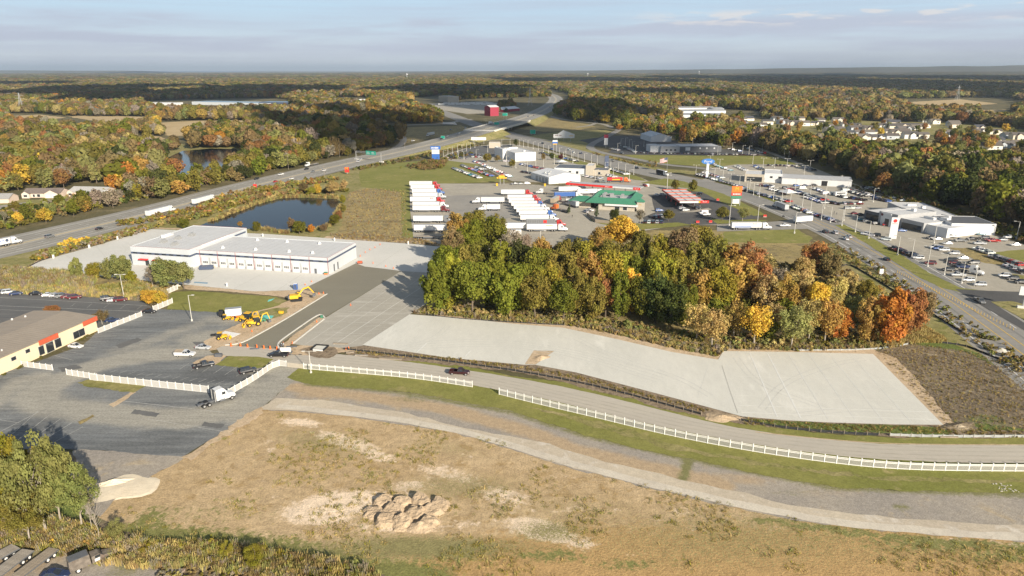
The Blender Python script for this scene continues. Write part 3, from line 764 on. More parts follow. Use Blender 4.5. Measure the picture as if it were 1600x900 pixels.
 mb.build('lane_lines', M['white_line'])["kind"] = 'structure'
 mb = MB()
 for off in (-1.9, 1.9): ribbon(mb, r2[:22], .36, 6 * LAYER, off=off)
 mb.build('centre_lines', M['yellow_line'])["kind"] = 'structure'
 mb = MB()
 for off in (-9, -5.2, 5.2, 9): ribbon(mb, r2[:24], .8, 5.5 * LAYER, off=off)
 M['tyre2'] = gmat('tyre_wear_dark', (.195, .19, .175), (.225, .215, .20), .05, None, .1, .5, 1, .1)
 mb.build('wheel_tracks', M['tyre2'])["kind"] = 'structure'
 def rd(pts, w, m='path', lay=4.5): strip('side_road', [p.xy for p in smooth(P(pts), 2)], w, M[m], lay, world=True)
 rd([(560, 256), (600, 240), (625, 228), (632, 219), (628, 211), (618, 207), (612, 212)], 8, 'road', 4.2)
 rd([(590, 198), (640, 195), (690, 194), (720, 189), (735, 186)], 14, 'path')
 rd([(700, 226), (740, 221), (780, 219), (812, 217)], 8, 'path', 4.2)
 rd([(845, 176), (872, 186), (915, 191), (945, 194), (958, 200)], 9, 'path')
 rd([(905, 186), (935, 189), (925, 196), (900, 199)], 7, 'path', 4.4)
 rd([(975, 193), (968, 203), (945, 215), (922, 226), (922, 233), (945, 240), (990, 248), (1040, 258), (1090, 262), (1115, 266)], 9, 'road', 4.4)
 rd([(800, 208), (825, 214), (870, 222)], 7, 'path', 4.1)
 rd([(1180, 230), (1215, 243), (1270, 264), (1330, 288), (1420, 320), (1500, 345), (1640, 385), (1800, 430)], 6, 'lot', 4.4)
 rd([(1085, 290), (1120, 278), (1150, 272)], 12, 'lot_g', 4.8)
 rd([(20, 268), (60, 262), (0, 275)], 4, 'path') if 0 else None
 sheet('side_road', [(1120, 352), (1190, 348), (1240, 344), (1268, 338), (1290, 356), (1262, 358), (1190, 360), (1120, 362)], M['lot_g'], 4.6)
 sheet('loop_grass', [(800, 200), (820, 186), (850, 178), (880, 189), (920, 194), (930, 198), (900, 204), (850, 206)], M['straw'], 1.6, 1.5, 5)
 sheet('loop_grass', [(600, 205), (640, 199), (720, 196), (740, 203), (700, 212), (650, 220), (632, 224)], M['straw'], 1.4, 1.5, 5)
 sheet('loop_grass', [(700, 224), (745, 206), (770, 208), (800, 218), (740, 222)], M['lawn_b'], 1.5, 1, 4)
 sheet('loop_grass', [(815, 214), (880, 205), (960, 203), (930, 218), (915, 232), (960, 248), (930, 242), (870, 226)], M['lawn_b'], 1.7, 1, 4)
 sheet('truck_lot', [(640, 289.5), (690, 287), (800, 287), (880, 291), (900, 287), (985, 281), (1030, 284), (1100, 294), (1140, 312), (1120, 320), (1160, 340), (1145, 352), (1060, 352), (1000, 362), (960, 350), (955, 378), (900, 395), (760, 400), (660, 375), (646, 372), (641, 330)], M['lot'], 4)
 sheet('truck_lot_patch', [(695, 306), (790, 304), (800, 318), (812, 336), (780, 345), (702, 338)], M['lot_g'], 5)
 sheet('fuel_lot', [(1018, 306), (1060, 299), (1096, 299), (1128, 312), (1165, 330), (1190, 340), (1150, 350), (1085, 352), (1010, 352), (1004, 340), (1024, 332), (1020, 318)], M['asph_d'], 6)
 sheet('fuel_lot_pad', [(1060, 332), (1084, 329), (1107, 325), (1112, 328), (1085, 332)], M['lot'], 7)
 sheet('lawn', [(1000, 286), (1040, 279), (1070, 284), (1095, 292), (1130, 303), (1170, 322), (1196, 336), (1178, 338), (1140, 322), (1096, 300), (1050, 298), (1080, 295)], M['lawn'], 6.4, .4, 2)
 sheet('lawn', [(1120, 350), (1110, 342), (1140, 345), (1175, 343), (1200, 345), (1180, 349)], M['lawn'], 6.6, .3, 2)
 sheet('lawn', [(1000, 350), (1060, 348), (1080, 352), (1040, 356), (985, 360), (930, 348), (920, 343), (960, 345)], M['lawn'], 6.6, .4, 2)
 sheet('car_lot', [(684, 249), (700, 240), (740, 228), (800, 225), (850, 233), (920, 254), (1000, 277), (1015, 284), (990, 286), (880, 287), (800, 283), (775, 272), (748, 257)], M['lot'], 3.4)
 sheet('car_lot', [(692, 247), (705, 240), (740, 229), (800, 226), (800, 240), (745, 246)], M['asph_b'], 4.2)
 sheet('car_lot', [(1090, 272), (1108, 263), (1150, 257), (1240, 257), (1262, 263), (1340, 291), (1400, 313), (1470, 338), (1550, 366), (1640, 395), (1720, 450), (1700, 520), (1640, 492), (1560, 482), (1500, 462), (1440, 434), (1385, 398), (1335, 366), (1300, 346), (1240, 326), (1160, 296)], M['lot'], 3.4)
 sheet('lot_grass', [(1550, 395), (1600, 390), (1680, 400), (1680, 430), (1600, 410)], M['lawn'], 5, .4, 2)
 sheet('lot_grass', [(1480, 387), (1530, 389), (1580, 410), (1580, 416), (1540, 412)], M['straw'], 5, .8, 2)
 sheet('lot_grass', [(1580, 428), (1610, 432), (1640, 445), (1600, 440)], M['lawn_b'], 5, .4, 2)
 sheet('lot_entry', [(1492, 452), (1545, 455), (1640, 458), (1700, 490), (1640, 486), (1580, 471), (1548, 472), (1600, 505), (1640, 530), (1610, 522), (1545, 485)], M['asph_d'], 6.7)
 sheet('lot_grass', [(1548, 472), (1580, 471), (1640, 486), (1700, 530), (1660, 530), (1600, 500)], M['lawn_b'], 7, .3, 1.5)
 sheet('verge', [(1095, 277), (1108, 274), (1180, 298), (1240, 322), (1270, 334), (1262, 336), (1200, 312), (1120, 284)], M['lawn'], 6, .4, 1.5)
 sheet('verge', [(1304, 352), (1318, 351), (1350, 366), (1400, 393), (1450, 426), (1500, 450), (1545, 456), (1548, 459), (1500, 457), (1470, 450), (1440, 436), (1395, 408), (1340, 372)], M['lawn'], 6, .3, 1.5)
 sheet('verge', [(850, 236), (940, 260), (1000, 277), (1010, 283), (990, 281), (930, 265), (850, 242)], M['lawn'], 6, .5, 2)
 sheet('verge', [(925, 236), (985, 252), (1040, 264), (1090, 268), (1085, 273), (1020, 268), (960, 252)], M['lawn_b'], 4.2, .5, 2)
 sheet('lawn', [(975, 242), (1200, 244), (1240, 252), (1260, 259), (1180, 256), (1110, 261), (1040, 256), (990, 247)], M['lawn'], 3, .6, 2)
 sheet('car_lot', [(905, 219), (950, 213), (1018, 211), (1090, 231), (1180, 236), (1196, 242), (1100, 243), (975, 241.5), (950, 238), (962, 230), (930, 228)], M['asph_d'], 3.4)
 sheet('far_lot', [(668, 162), (760, 158), (800, 166), (790, 176), (730, 178), (690, 172)], M['lot'], 2.6)
 sheet('far_lot', [(1400, 340), (1404, 341), (1404, 342), (1400, 341)], M['lot'], 2) if 0 else None
build_ground()
RS = np.random.RandomState(7)
def crown_mesh(name, w, h, z0, nleaf, size, mat, kind='round', lobes=16, seed=0, gap=.25, rs=1.0):
 """leaf-sized faces spread over many boughs; w crown width, h crown height, z0 underside of the crown"""
 R = np.random.RandomState(seed)
 L = []
 for i in range(lobes):
  for _ in range(40):
   p = R.uniform(-1, 1, 3)
   r = np.linalg.norm(p)
   if r > 1: continue
   if kind == 'cone':
    if math.hypot(p[0], p[1]) > (1 - (p[2] + 1) / 2) * .95 + .05: continue
   elif kind == 'spread':
    if p[2] < -.4 and r > .75: continue
   elif r < .35 and i > 3: continue
   break
  rr = rs * R.uniform(.17, .34) * (1.0 if kind != 'cone' else .8)
  L.append((p * np.array([.78, .78, .80]) if kind != 'cone' else p * np.array([.85, .85, .9]), rr, R.uniform(0, 1), R.uniform(-.12, .12)))
 per = nleaf // lobes
 V, Fc, A = [], [], []
 sc = np.array([w / 2, w / 2, h / 2])
 for c, rr, br, hu in L:
  d = R.normal(size=(per, 3)); d /= np.linalg.norm(d, axis=1)[:, None]
  d[:, 2] = np.where((d[:, 2] < -.35) & (R.rand(per) < .7), -d[:, 2], d[:, 2])
  rad = rr * (1 - gap * R.rand(per) ** 1.6) * R.uniform(.85, 1.18, per)
  p = (c + d * rad[:, None]) * sc
  p[:, 2] += z0 + h / 2
  nrm = d + R.normal(scale=.55, size=(per, 3)); nrm /= np.linalg.norm(nrm, axis=1)[:, None]
  t = np.cross(nrm, R.normal(size=(per, 3))); t /= np.linalg.norm(t, axis=1)[:, None] + 1e-9
  b = np.cross(nrm, t)
  s = size * R.uniform(.6, 1.3, per)[:, None]
  k = len(V) and sum(len(x) for x in V)
  q = np.stack([p - t * s * .5 - b * s * .35, p + t * s * .55 - b * s * .3, p + t * s * .45 + b * s * .4, p - t * s * .35 + b * s * .45], 1).reshape(-1, 3)
  V.append(q)
  Fc.append(np.arange(k, k + 4 * per).reshape(-1, 4))
  val = np.clip(.5 + (br - .5) * .45 + R.uniform(-.15, .15, per), 0, 1)
  hue = np.clip(.5 + hu * 3.2 + R.uniform(-.15, .15, per), 0, 1)
  A.append(np.repeat(np.stack([val, hue, np.zeros(per), np.ones(per)], 1), 4, 0))
 V, Fc, A = np.concatenate(V), np.concatenate(Fc), np.concatenate(A)
 me = bpy.data.meshes.new(name)
 me.from_pydata(V.tolist(), [], Fc.tolist())
 at = me.attributes.new('leafvar', 'FLOAT_COLOR', 'POINT')
 at.data.foreach_set('color', A.astype(np.float32).ravel())
 me.materials.append(mat)
 me.update()
 me["lobes"] = [float(x) for c, rr, _, _ in L for x in (c * sc + np.array([0, 0, z0 + h / 2]))]
 return me
def trunk_mesh(name, h, z0, r, lobes, mat, n=5, limbs=7, seed=0, lean=.4):
 R = random.Random(seed)
 mb = MB()
 p = [Vector((0, 0, -.3)), Vector((R.uniform(-lean, lean) * .3, R.uniform(-lean, lean) * .3, z0)), Vector((R.uniform(-lean, lean), R.uniform(-lean, lean), z0 + (h - z0) * .45)), Vector((R.uniform(-lean, lean), R.uniform(-lean, lean), z0 + (h - z0) * .8))]
 rr = [r, r * .72, r * .42, r * .12]
 for i in range(3): mb.tube(p[i], p[i + 1], rr[i], rr[i + 1], n, caps=False)
 cs = [Vector(lobes[i:i + 3]) for i in range(0, len(lobes), 3)]
 R.shuffle(cs)
 for c in cs[:limbs]:
  t = R.uniform(.15, .9)
  a = p[1].lerp(p[2], t)
  m = a.lerp(c, .5) + Vector((0, 0, .08 * (c - a).length))
  mb.tube(a, m, r * .3, r * .19, 4, caps=False)
  mb.tube(m, c, r * .19, r * .06, 4, caps=False)
 return mb.mesh(name, mat)
NEAR = []
MID = []
specs = [('round', 8.4, 9.7, .3, 52), ('round', 7.2, 9.8, .2, 48), ('round', 9.0, 9.3, .6, 56), ('round', 7.8, 9.9, .1, 54), ('round', 6.4, 9.9, .1, 42), ('spread', 8.8, 9.4, .5, 50)]
for i, (kd, w, h, z0, lb) in enumerate(specs):
 c = crown_mesh('crown', w, h, z0, 7000, .34, M['leaf'], kd, lb, 100 + i, .55)
 NEAR.append((c, trunk_mesh('trunk', 10, z0 + .4, .26, list(c["lobes"]), M['bark'], 6, 9, i)))
 c2 = crown_mesh('crown', w, h, z0, 1500, .66, M['leaf'], kd, lb, 200 + i, .3)
 MID.append((c2, trunk_mesh('trunk', 10, z0 + .4, .26, list(c2["lobes"]), M['bark'], 4, 4, i)))
c = crown_mesh('crown', 8.4, 8.8, 1.1, 3000, .30, M['leaf'], 'spread', 44, 131, .7)
SPARSE = (c, trunk_mesh('trunk', 10, 2.2, .2, list(c["lobes"]), M['bark_pale'], 5, 22, 41, .9))
c = crown_mesh('crown', 4.4, 9.4, .4, 3400, .32, M['leaf'], 'cone', 34, 141, .3)
CONIFER = (c, trunk_mesh('trunk', 10, 1.0, .2, [], M['bark'], 5, 0, 42, .1))
TINT = dict(green=(.160, .165, .026), dkgreen=(.070, .082, .024), olive=(.205, .175, .040), ygreen=(.285, .250, .036), gold=(.60, .41, .065), amber=(.38, .25, .068), orange=(.48, .215, .042),
   rust=(.31, .155, .060), brown=(.230, .165, .075), grey=(.29, .245, .18), maroon=(.14, .040, .044), straw=(.43, .335, .13), teal=(.15, .18, .10), sage=(.255, .255, .085))
WORD = dict(green="green", dkgreen="dark green", olive="olive green", ygreen="yellow-green", gold="golden yellow", amber="amber", orange="bright orange", rust="rust red", brown="brown", grey="grey half-bare",
   maroon="dark maroon", straw="straw yellow", teal="blue-green", sage="pale sage green")
def jit(c, k=.14):
 f = 1 + random.uniform(-k, k)
 return tuple(max(0, x * f * (1 + random.uniform(-.07, .07))) for x in c)
TREES = []
def tree(loc, h, wid, col, where, kit=None, lod='near', group='trees', label=None, cat='tree', gain=1.0):
 """one tree: an Empty with trunk and crown; wid = crown width as a share of its usual width"""
 kits = NEAR if lod == 'near' else MID
 k = kit if kit is not None else random.choice(kits)
 o = empty('conifer_tree' if k is CONIFER else 'tree', loc, random.uniform(0, 6.28))
 o.scale = (h / 10 * wid, h / 10 * wid, h / 10)
 c = link('crown', k[0], o); c.color = (*[v * gain for v in jit(TINT[col])], 1)
 link('trunk', k[1], o)
 o["category"] = cat; o["group"] = group
 TREES.append((o, col, where, label))
 return o
def label_trees():
 """labels by colour and by place along each stand, counted from its left end"""
 sets = {}
 for o, col, where, label in TREES:
  if label: o["label"] = label
  else: sets.setdefault((where, col), []).append(o)
 for (where, col), os_ in sets.items():
  os_.sort(key=lambda o: o.location.x / max(1, o.location.y))
  for i, o in enumerate(os_):
   w = WORD[col]
   o["label"] = f"{w} tree {where}" if len(os_) == 1 else f"{nth(i)} {w} tree from the left {where}"
def src_collection(name, meshes):
 c = bpy.data.collections.new(name)
 for me in meshes:
  c.objects.link(bpy.data.objects.new(name + '_source', me))
 return c
def scatter(name, pts, scales, tints, coll, label, nsrc, group=None):
 """one object; its points carry size and colour, geometry nodes set a plant on each"""
 me = bpy.data.meshes.new(name)
 n = len(pts)
 me.vertices.add(n)
 me.vertices.foreach_set('co', np.asarray(pts, np.float32).ravel())
 a = me.attributes.new('size', 'FLOAT_VECTOR', 'POINT'); a.data.foreach_set('vector', np.asarray(scales, np.float32).ravel())
 a = me.attributes.new('tint', 'FLOAT_COLOR', 'POINT'); a.data.foreach_set('color', np.c_[np.asarray(tints, np.float32), np.ones(n, np.float32)].astype(np.float32).ravel())
 a = me.attributes.new('turn', 'FLOAT_VECTOR', 'POINT'); a.data.foreach_set('vector', np.c_[np.zeros(n), np.zeros(n), RS.uniform(0, 6.28, n)].astype(np.float32).ravel())
 a = me.attributes.new('pick', 'INT', 'POINT'); a.data.foreach_set('value', RS.randint(0, nsrc, n).astype(np.int32))
 o = link(name, me)
 ng = bpy.data.node_groups.new(name, 'GeometryNodeTree')
 ng.interface.new_socket('Geometry', in_out='INPUT', socket_type='NodeSocketGeometry')
 ng.interface.new_socket('Geometry', in_out='OUTPUT', socket_type='NodeSocketGeometry')
 N, Lk = ng.nodes.new, ng.links.new
 gi, go = N('NodeGroupInput'), N('NodeGroupOutput')
 inst = N('GeometryNodeInstanceOnPoints'); inst.inputs['Pick Instance'].default_value = True
 ci = N('GeometryNodeCollectionInfo'); ci.inputs['Collection'].default_value = coll
 ci.inputs['Separate Children'].default_value = True; ci.inputs['Reset Children'].default_value = True
 def na(nm, typ):
  q = N('GeometryNodeInputNamedAttribute'); q.data_type = typ; q.inputs['Name'].default_value = nm
  return q.outputs['Attribute']
 Lk(gi.outputs[0], inst.inputs['Points']); Lk(ci.outputs[0], inst.inputs['Instance'])
 Lk(na('pick', 'INT'), inst.inputs['Instance Index']); Lk(na('turn', 'FLOAT_VECTOR'), inst.inputs['Rotation']); Lk(na('size', 'FLOAT_VECTOR'), inst.inputs['Scale'])
 Lk(inst.outputs[0], go.inputs[0])
 md = o.modifiers.new('scatter', 'NODES'); md.node_group = ng
 o["kind"] = 'stuff'
 if label: o["label"] = label
 return o
def tint_pick(names, weights, n, var=.18):
 names = list(names); w = np.array(weights, float); w /= w.sum()
 i = RS.choice(len(names), n, p=w)
 t = np.array([TINT[k] for k in names])[i]
 return t * (1 + RS.uniform(-var, var, (n, 1))) * (1 + RS.uniform(-.06, .06, (n, 3)))
def lump_mesh(name, sub, mat, seed, w=9, h=8.5, z0=1.2, jag=.28):
 """light far crown: broken-up faces over a lumpy body"""
 import bmesh
 bm = bmesh.new()
 bmesh.ops.create_icosphere(bm, subdivisions=sub, radius=1)
 R = np.random.RandomState(seed)
 cs = R.normal(size=(9, 3)); cs /= np.linalg.norm(cs, axis=1)[:, None]
 V = []
 for v in bm.verts:
  d = np.array(v.co)
  b = max(0.0, float((cs @ d).max())) ** 3
  r = .68 + .32 * b + R.uniform(-jag, jag) * .6
  V.append((d[0] * w / 2 * r, d[1] * w / 2 * r, z0 + h / 2 + d[2] * h / 2 * r))
 Fs = [[v.index for v in f.verts] for f in bm.faces]
 bm.free()
 V = np.array(V); nv, nf, A = [], [], []
 for f in Fs:
  q = V[f]; c = q.mean(0)
  k = len(nv)
  tip = R.normal(scale=.35, size=3)
  for p in q: nv.append(tuple(c + (p - c) * R.uniform(1.0, 1.4) + tip * R.uniform(.2, 1)))
  nf.append((k, k + 1, k + 2))
  a = (np.clip(.5 + R.uniform(-.2, .2), 0, 1), np.clip(.5 + R.uniform(-.15, .15), 0, 1), 0, 1)
  A += [a] * 3
 me = bpy.data.meshes.new(name)
 me.from_pydata(nv, [], nf)
 at = me.attributes.new('leafvar', 'FLOAT_COLOR', 'POINT'); at.data.foreach_set('color', np.array(A, np.float32).ravel())
 me.materials.append(mat); me.update()
 return me
FAR_COLL = src_collection('far_tree', [lump_mesh('far_crown', 3, M['leaf_i'], 300 + i, w, h) for i, (w, h) in enumerate(((8.6, 8.8), (7.4, 9.2), (9.4, 8.2), (6.6, 9.4), (8.2, 8.6)))])
MIDC_COLL = src_collection('wood_tree', [crown_mesh('wood_crown', w, h, z0, 1100, .72, M['leaf_i'], kd, lb, 400 + i, .3) for i, (kd, w, h, z0, lb) in enumerate(specs)])
BUSH_COLL = src_collection('shrub', [crown_mesh('shrub_crown', 2.2, 1.9, -.15, 260, .30, M['leaf_i'], 'round', 7, 500 + i, .4) for i in range(5)])
def reed_mesh(seed, n=26, h=2.0):
 R = np.random.RandomState(seed); V, Fs, A = [], [], []
 for i in range(n):
  x, y = R.uniform(-.6, .6, 2); a = R.uniform(0, 6.28); l = h * R.uniform(.6, 1.1); w = .07
  dx, dy = math.cos(a), math.sin(a); lx, ly = R.uniform(-.35, .35, 2)
  k = len(V)
  V += [(x - dx * w, y - dy * w, 0), (x + dx * w, y + dy * w, 0), (x + dx * w * .6 + lx, y + dy * w * .6 + ly, l), (x - dx * w * .6 + lx, y - dy * w * .6 + ly, l)]
  Fs.append((k, k + 1, k + 2, k + 3)); A += [(R.uniform(.2, .9), R.uniform(.35, .65), 0, 1)] * 4
 me = bpy.data.meshes.new('reed_tuft'); me.from_pydata(V, [], Fs)
 at = me.attributes.new('leafvar', 'FLOAT_COLOR', 'POINT'); at.data.foreach_set('color', np.array(A, np.float32).ravel())
 me.materials.append(M['leaf_i']); me.update()
 return me
REED_COLL = src_collection('reed', [reed_mesh(600 + i) for i in range(4)])
TUFT_COLL = src_collection('tuft', [reed_mesh(620 + i, 12, .45) for i in range(4)])
def pts_in(poly, n, world=False, spacing=0.0):
 w = [tuple(p.xy) for p in (poly if world else P(poly))]
 xs, ys = [p[0] for p in w], [p[1] for p in w]
 out = np.zeros((0, 2)); tries = 0
 while len(out) < n and tries < 30:
  c = np.c_[RS.uniform(min(xs), max(xs), n * 3), RS.uniform(min(ys), max(ys), n * 3)]
  out = np.r_[out, c[inside(c[:, 0], c[:, 1], w)]]; tries += 1
 out = out[:n]
 if spacing:
  keep, grid = [], {}
  for p in out:
   k = (int(p[0] // spacing), int(p[1] // spacing))
   if any((grid[q][0] - p[0]) ** 2 + (grid[q][1] - p[1]) ** 2 < spacing ** 2 for q in ((k[0] + i, k[1] + j) for i in (-1, 0, 1) for j in (-1, 0, 1)) if q in grid): continue
   grid[k] = p; keep.append(p)
  out = np.array(keep)
 return out
def along(line, n, half):
 """random points in a band round a pixel polyline, evenly along its world length"""
 w = densify(P(line), 1.0, False)
 i = RS.randint(0, len(w), n)
 q = np.array([(p.x, p.y) for p in w])[i]
 return q + RS.uniform(-half, half, (n, 2))
def area(poly):
 w = P(poly); return abs(sum(a.x * b.y - b.x * a.y for a, b in zip(w, w[1:] + w[:1]))) / 2
def plants(name, xy, lo, hi, tints, coll, nsrc, label, flat=1.0):
 n = len(xy)
 s = RS.uniform(lo, hi, n)
 sc = np.c_[s * RS.uniform(.85, 1.25, n), s * RS.uniform(.85, 1.25, n), s * flat * RS.uniform(.75, 1.2, n)]
 return scatter(name, np.c_[xy, np.zeros(n)], sc, tints, coll, label, nsrc)
def build_woods():
 clear = [
  [(0, 177), (60, 177), (110, 182), (236, 182), (232, 200), (140, 206), (20, 200)], [(243, 189), (400, 188), (396, 204), (330, 206), (296, 216), (290, 234), (264, 232)], [(206, 213), (262, 213), (258, 240), (212, 240)],
  [(248, 238), (290, 233), (372, 231), (384, 240), (380, 258), (340, 284), (255, 286)],
  [(222, 158), (300, 155), (420, 153), (455, 156), (455, 172), (300, 176), (225, 172)], [(520, 152), (570, 152), (585, 158), (570, 166), (520, 164)],
  [(640, 153), (690, 149), (760, 148), (850, 152), (870, 160), (880, 185), (950, 185), (968, 200), (978, 208), (900, 225), (840, 240), (780, 240), (600, 264), (590, 235), (640, 222), (585, 205), (590, 192), (690, 186), (655, 172)],
  [(555, 176), (612, 174), (618, 192), (560, 196)], [(862, 140), (890, 148), (892, 168), (850, 176), (826, 148)],
  [(1052, 172), (1140, 171), (1190, 174), (1194, 190), (1130, 200), (1060, 194)], [(1525, 168), (1580, 168), (1585, 186), (1535, 190)], [(1380, 156), (1560, 152), (1600, 160), (1600, 172), (1440, 178)],
  [(1150, 187), (1300, 188), (1400, 191), (1480, 192), (1620, 204), (1640, 262), (1560, 268), (1440, 250), (1250, 230), (1160, 208)],
  [(985, 186), (1050, 190), (1100, 205), (1130, 225), (1180, 232), (1300, 265), (1500, 335), (1800, 430), (1800, 900), (-900, 1200), (-900, 280), (0, 280), (120, 300), (235, 275), (390, 285), (560, 250), (600, 230), (900, 190)],
  [(-60, 290), (170, 280), (180, 340), (-60, 370)], [(405, 288), (440, 270), (560, 238), (640, 222), (640, 235), (420, 300)]]
 wclear = [[tuple(p.xy) for p in P(c)] for c in clear]
 hw, rw = [p.xy for p in HWY], [p.xy for p in RD]
 def cut(xy):
  bad = np.zeros(len(xy), bool)
  for c in wclear: bad |= inside(xy[:, 0], xy[:, 1], c)
  bad |= dist_line(xy[:, 0], xy[:, 1], hw) < 34
  bad |= dist_line(xy[:, 0], xy[:, 1], rw) < 30
  return xy[~bad]
 def ring(r0, r1, n, a0=-40.5, a1=40.5):
  a = np.radians(RS.uniform(a0, a1, n)); r = np.sqrt(RS.uniform(r0 * r0, r1 * r1, n))
  return np.c_[r * np.sin(a), r * np.cos(a)]
 def hues(xy, s=1.0):
  """broad drifts of colour over the woods"""
  x, y = xy[:, 0], xy[:, 1]
  a, b = nz(x, y, 1 / 420., 1), nz(x, y, 1 / 130., 2)
  n = len(xy)
  names = ['dkgreen', 'green', 'olive', 'brown', 'sage', 'amber', 'straw', 'rust', 'orange', 'grey', 'gold']
  w1 = np.array([3.5, 4, 6, 5, 3, 1, 1, .6, .05, 1.6, .05]); w2 = np.array([1, 1, 4.5, 7, 3.5, 3, 2.6, 1.4, .25, 2.2, .15])
  k = np.clip((a * .6 + b * .5 - .3) * 2, 0, 1) + RS.uniform(-.15, .15, n)
  t1, t2 = tint_pick(names, w1, n), tint_pick(names, w2, n)
  t = np.where((RS.rand(n) < k)[:, None], t2, t1)
  return t * .82
 xy = cut(ring(520, 2300, 38000)); xy = xy[RS.rand(len(xy)) < np.clip(.55 + .9 * nz(xy[:, 0], xy[:, 1], 1 / 60., 5), 0, 1)]
 n = len(xy); s = RS.uniform(1.1, 1.7, n) * (.75 + .6 * nz(xy[:, 0], xy[:, 1], 1 / 90., 12))
 scatter('forest', np.c_[xy, np.zeros(n)], np.c_[s * RS.uniform(.9, 1.25, n), s * RS.uniform(.9, 1.25, n), s * RS.uniform(.8, 1.2, n)], hues(xy), FAR_COLL, 'autumn woodland spreading away to the horizon', 5)
 xy = cut(ring(2300, 6000, 42000)); xy = xy[nz(xy[:, 0], xy[:, 1], 1 / 200., 8) > .18]
 n = len(xy); s = RS.uniform(1.5, 2.3, n)
 scatter('forest', np.c_[xy, np.zeros(n)], np.c_[s * 1.6, s * 1.6, s * .95], hues(xy), FAR_COLL, 'hazy autumn woodland in the distance', 5)
 xy = ring(6000, 15000, 26000, -39, 39)
 xy = xy[~((xy[:, 0] < -7000) & (xy[:, 1] > 20000))]
 n = len(xy); s = RS.uniform(1.6, 2.6, n)
 scatter('forest', np.c_[xy, np.zeros(n)], np.c_[s * 4.5, s * 4.5, s * .85], hues(xy), FAR_COLL, 'blue distant woodland below the horizon', 5)
 def stand(name, poly, dens, lo, hi, names, w, label, coll=MIDC_COLL, nsrc=6):
  xy = pts_in(poly, int(area(poly) * dens))
  plants(name, xy, lo, hi, tint_pick(names, w, len(xy)), coll, nsrc, label)
 NM = ['dkgreen', 'green', 'olive', 'brown', 'rust', 'amber', 'sage', 'grey', 'gold', 'orange']
 stand('woodland', [(865, 176), (900, 165), (975, 168), (985, 192), (950, 193), (900, 190)], .010, 1.6, 2.1, NM, [3, 4, 4, 3, 1, .5, 1, 0, .3, 0], 'dark grove beside the highway bend')
 stand('woodland', [(575, 172), (640, 166), (690, 182), (690, 193), (610, 194), (580, 186)], .008, 1.1, 1.6, NM, [0, 1, 2, 1, .3, 3, 2, .3, 4, .3], 'yellow grove behind the highway ramp')
 stand('woodland', [(1000, 202), (1130, 205), (1160, 225), (1140, 232), (1060, 224), (1060, 212), (1000, 210)], .010, 1.1, 1.7, NM, [1, 3, 3, 2, 1, 1, 3, .5, .3, 1.5], 'bushy trees behind the grey dealership')
 stand('woodland', [(985, 190), (1060, 192), (1130, 200), (1000, 204), (960, 206)], .007, 1.1, 1.6, NM, [1, 3, 3, 3, 1.6, 1, 2, .5, .3, 1], 'mixed trees beyond the grey dealership')
 belt = [(1200, 232), (1290, 248), (1420, 262), (1640, 275), (1760, 300), (1760, 412), (1640, 376), (1520, 338), (1430, 308), (1345, 272), (1270, 250)]
 stand('woodland', belt, .011, 1.5, 2.1, NM, [6, 4, 3, 3, 1.2, .3, .2, .2, .1, .1], 'dense dark wood behind the car lots')
 left = [(-260, 300), (-120, 262), (150, 250), (240, 262), (262, 288), (300, 292), (380, 276), (420, 256), (440, 240), (520, 222), (600, 210), (620, 222), (560, 240), (400, 277), (300, 303), (235, 316), (205, 308), (180, 290), (100, 285), (30, 298), (-60, 310)]
 stand('woodland', left, .0075, 1.0, 1.7, NM, [2.5, 4, 5, 4, 1, 1, 2, 2, .6, .5], 'mixed trees between the pond and the highway')
 stand('woodland', [(1150, 190), (1300, 190), (1400, 196), (1610, 208), (1620, 240), (1540, 236), (1420, 222), (1300, 214), (1200, 204)], .0011, .6, 1.2, NM, [1, 2, 3, 2, 1.5, 1.2, 2, .5, .4, .6], 'garden trees among the houses')
 stand('woodland', [(1470, 212), (1530, 218), (1560, 236), (1500, 238), (1450, 226)], .005, .9, 1.4, NM, [1, 1, 2, 4, 3, 1.2, 1, .5, .3, .6], 'russet trees between the houses')
 stand('woodland', [(300, 214), (345, 206), (400, 204), (440, 206), (520, 214), (540, 222), (460, 228), (400, 222), (360, 230), (300, 232)], .008, 1.2, 1.8, NM, [5, 3, 3, 3, .3, .5, 2, .5, .3, .1], 'dark trees behind the far pond')
 stand('woodland', [(772, 178), (790, 176), (806, 168), (800, 160), (780, 162)], .006, .9, 1.3, NM, [2, 2, 2, 4, 1, .5, 1, .3, .2, .1], 'brown trees round the crimson barns')
 stand('woodland', [(690, 158), (760, 154), (830, 153), (860, 152), (860, 146), (700, 148)], .004, 1.2, 1.8, NM, [5, 3, 2, 3, .5, .5, 1, .3, .1, .1], 'dark trees behind the far interchange')
 stand('woodland', [(860, 172), (880, 168), (880, 180), (868, 182)], .004, .9, 1.4, NM, [2, 2, 2, 4, 1, .5, 1, .3, .2, .1], 'trees in the far highway bend')
 plants('shrubbery', pts_in([(1255, 400), (1330, 430), (1400, 470), (1440, 505), (1420, 530), (1330, 530), (1260, 500), (1225, 450)], 150), 1.0, 2.4, tint_pick(['straw', 'olive', 'brown', 'amber', 'grey'], [4, 2, 2, 1, 2], 150), BUSH_COLL, 5, 'pale brush at the right end of the woodlot')
 def auto(poly, n, spacing, lo, hi, names, w, where, group, lod='mid', wid=(.85, 1.15)):
  xy = pts_in(poly, n * 8, spacing=spacing)
  w = np.array(w, float) / sum(w)
  for p in xy[:n]:
   tree((p[0], p[1], 0), rnd(lo, hi), rnd(*wid), names[RS.choice(len(names), p=w)], where, lod=lod, group=group)
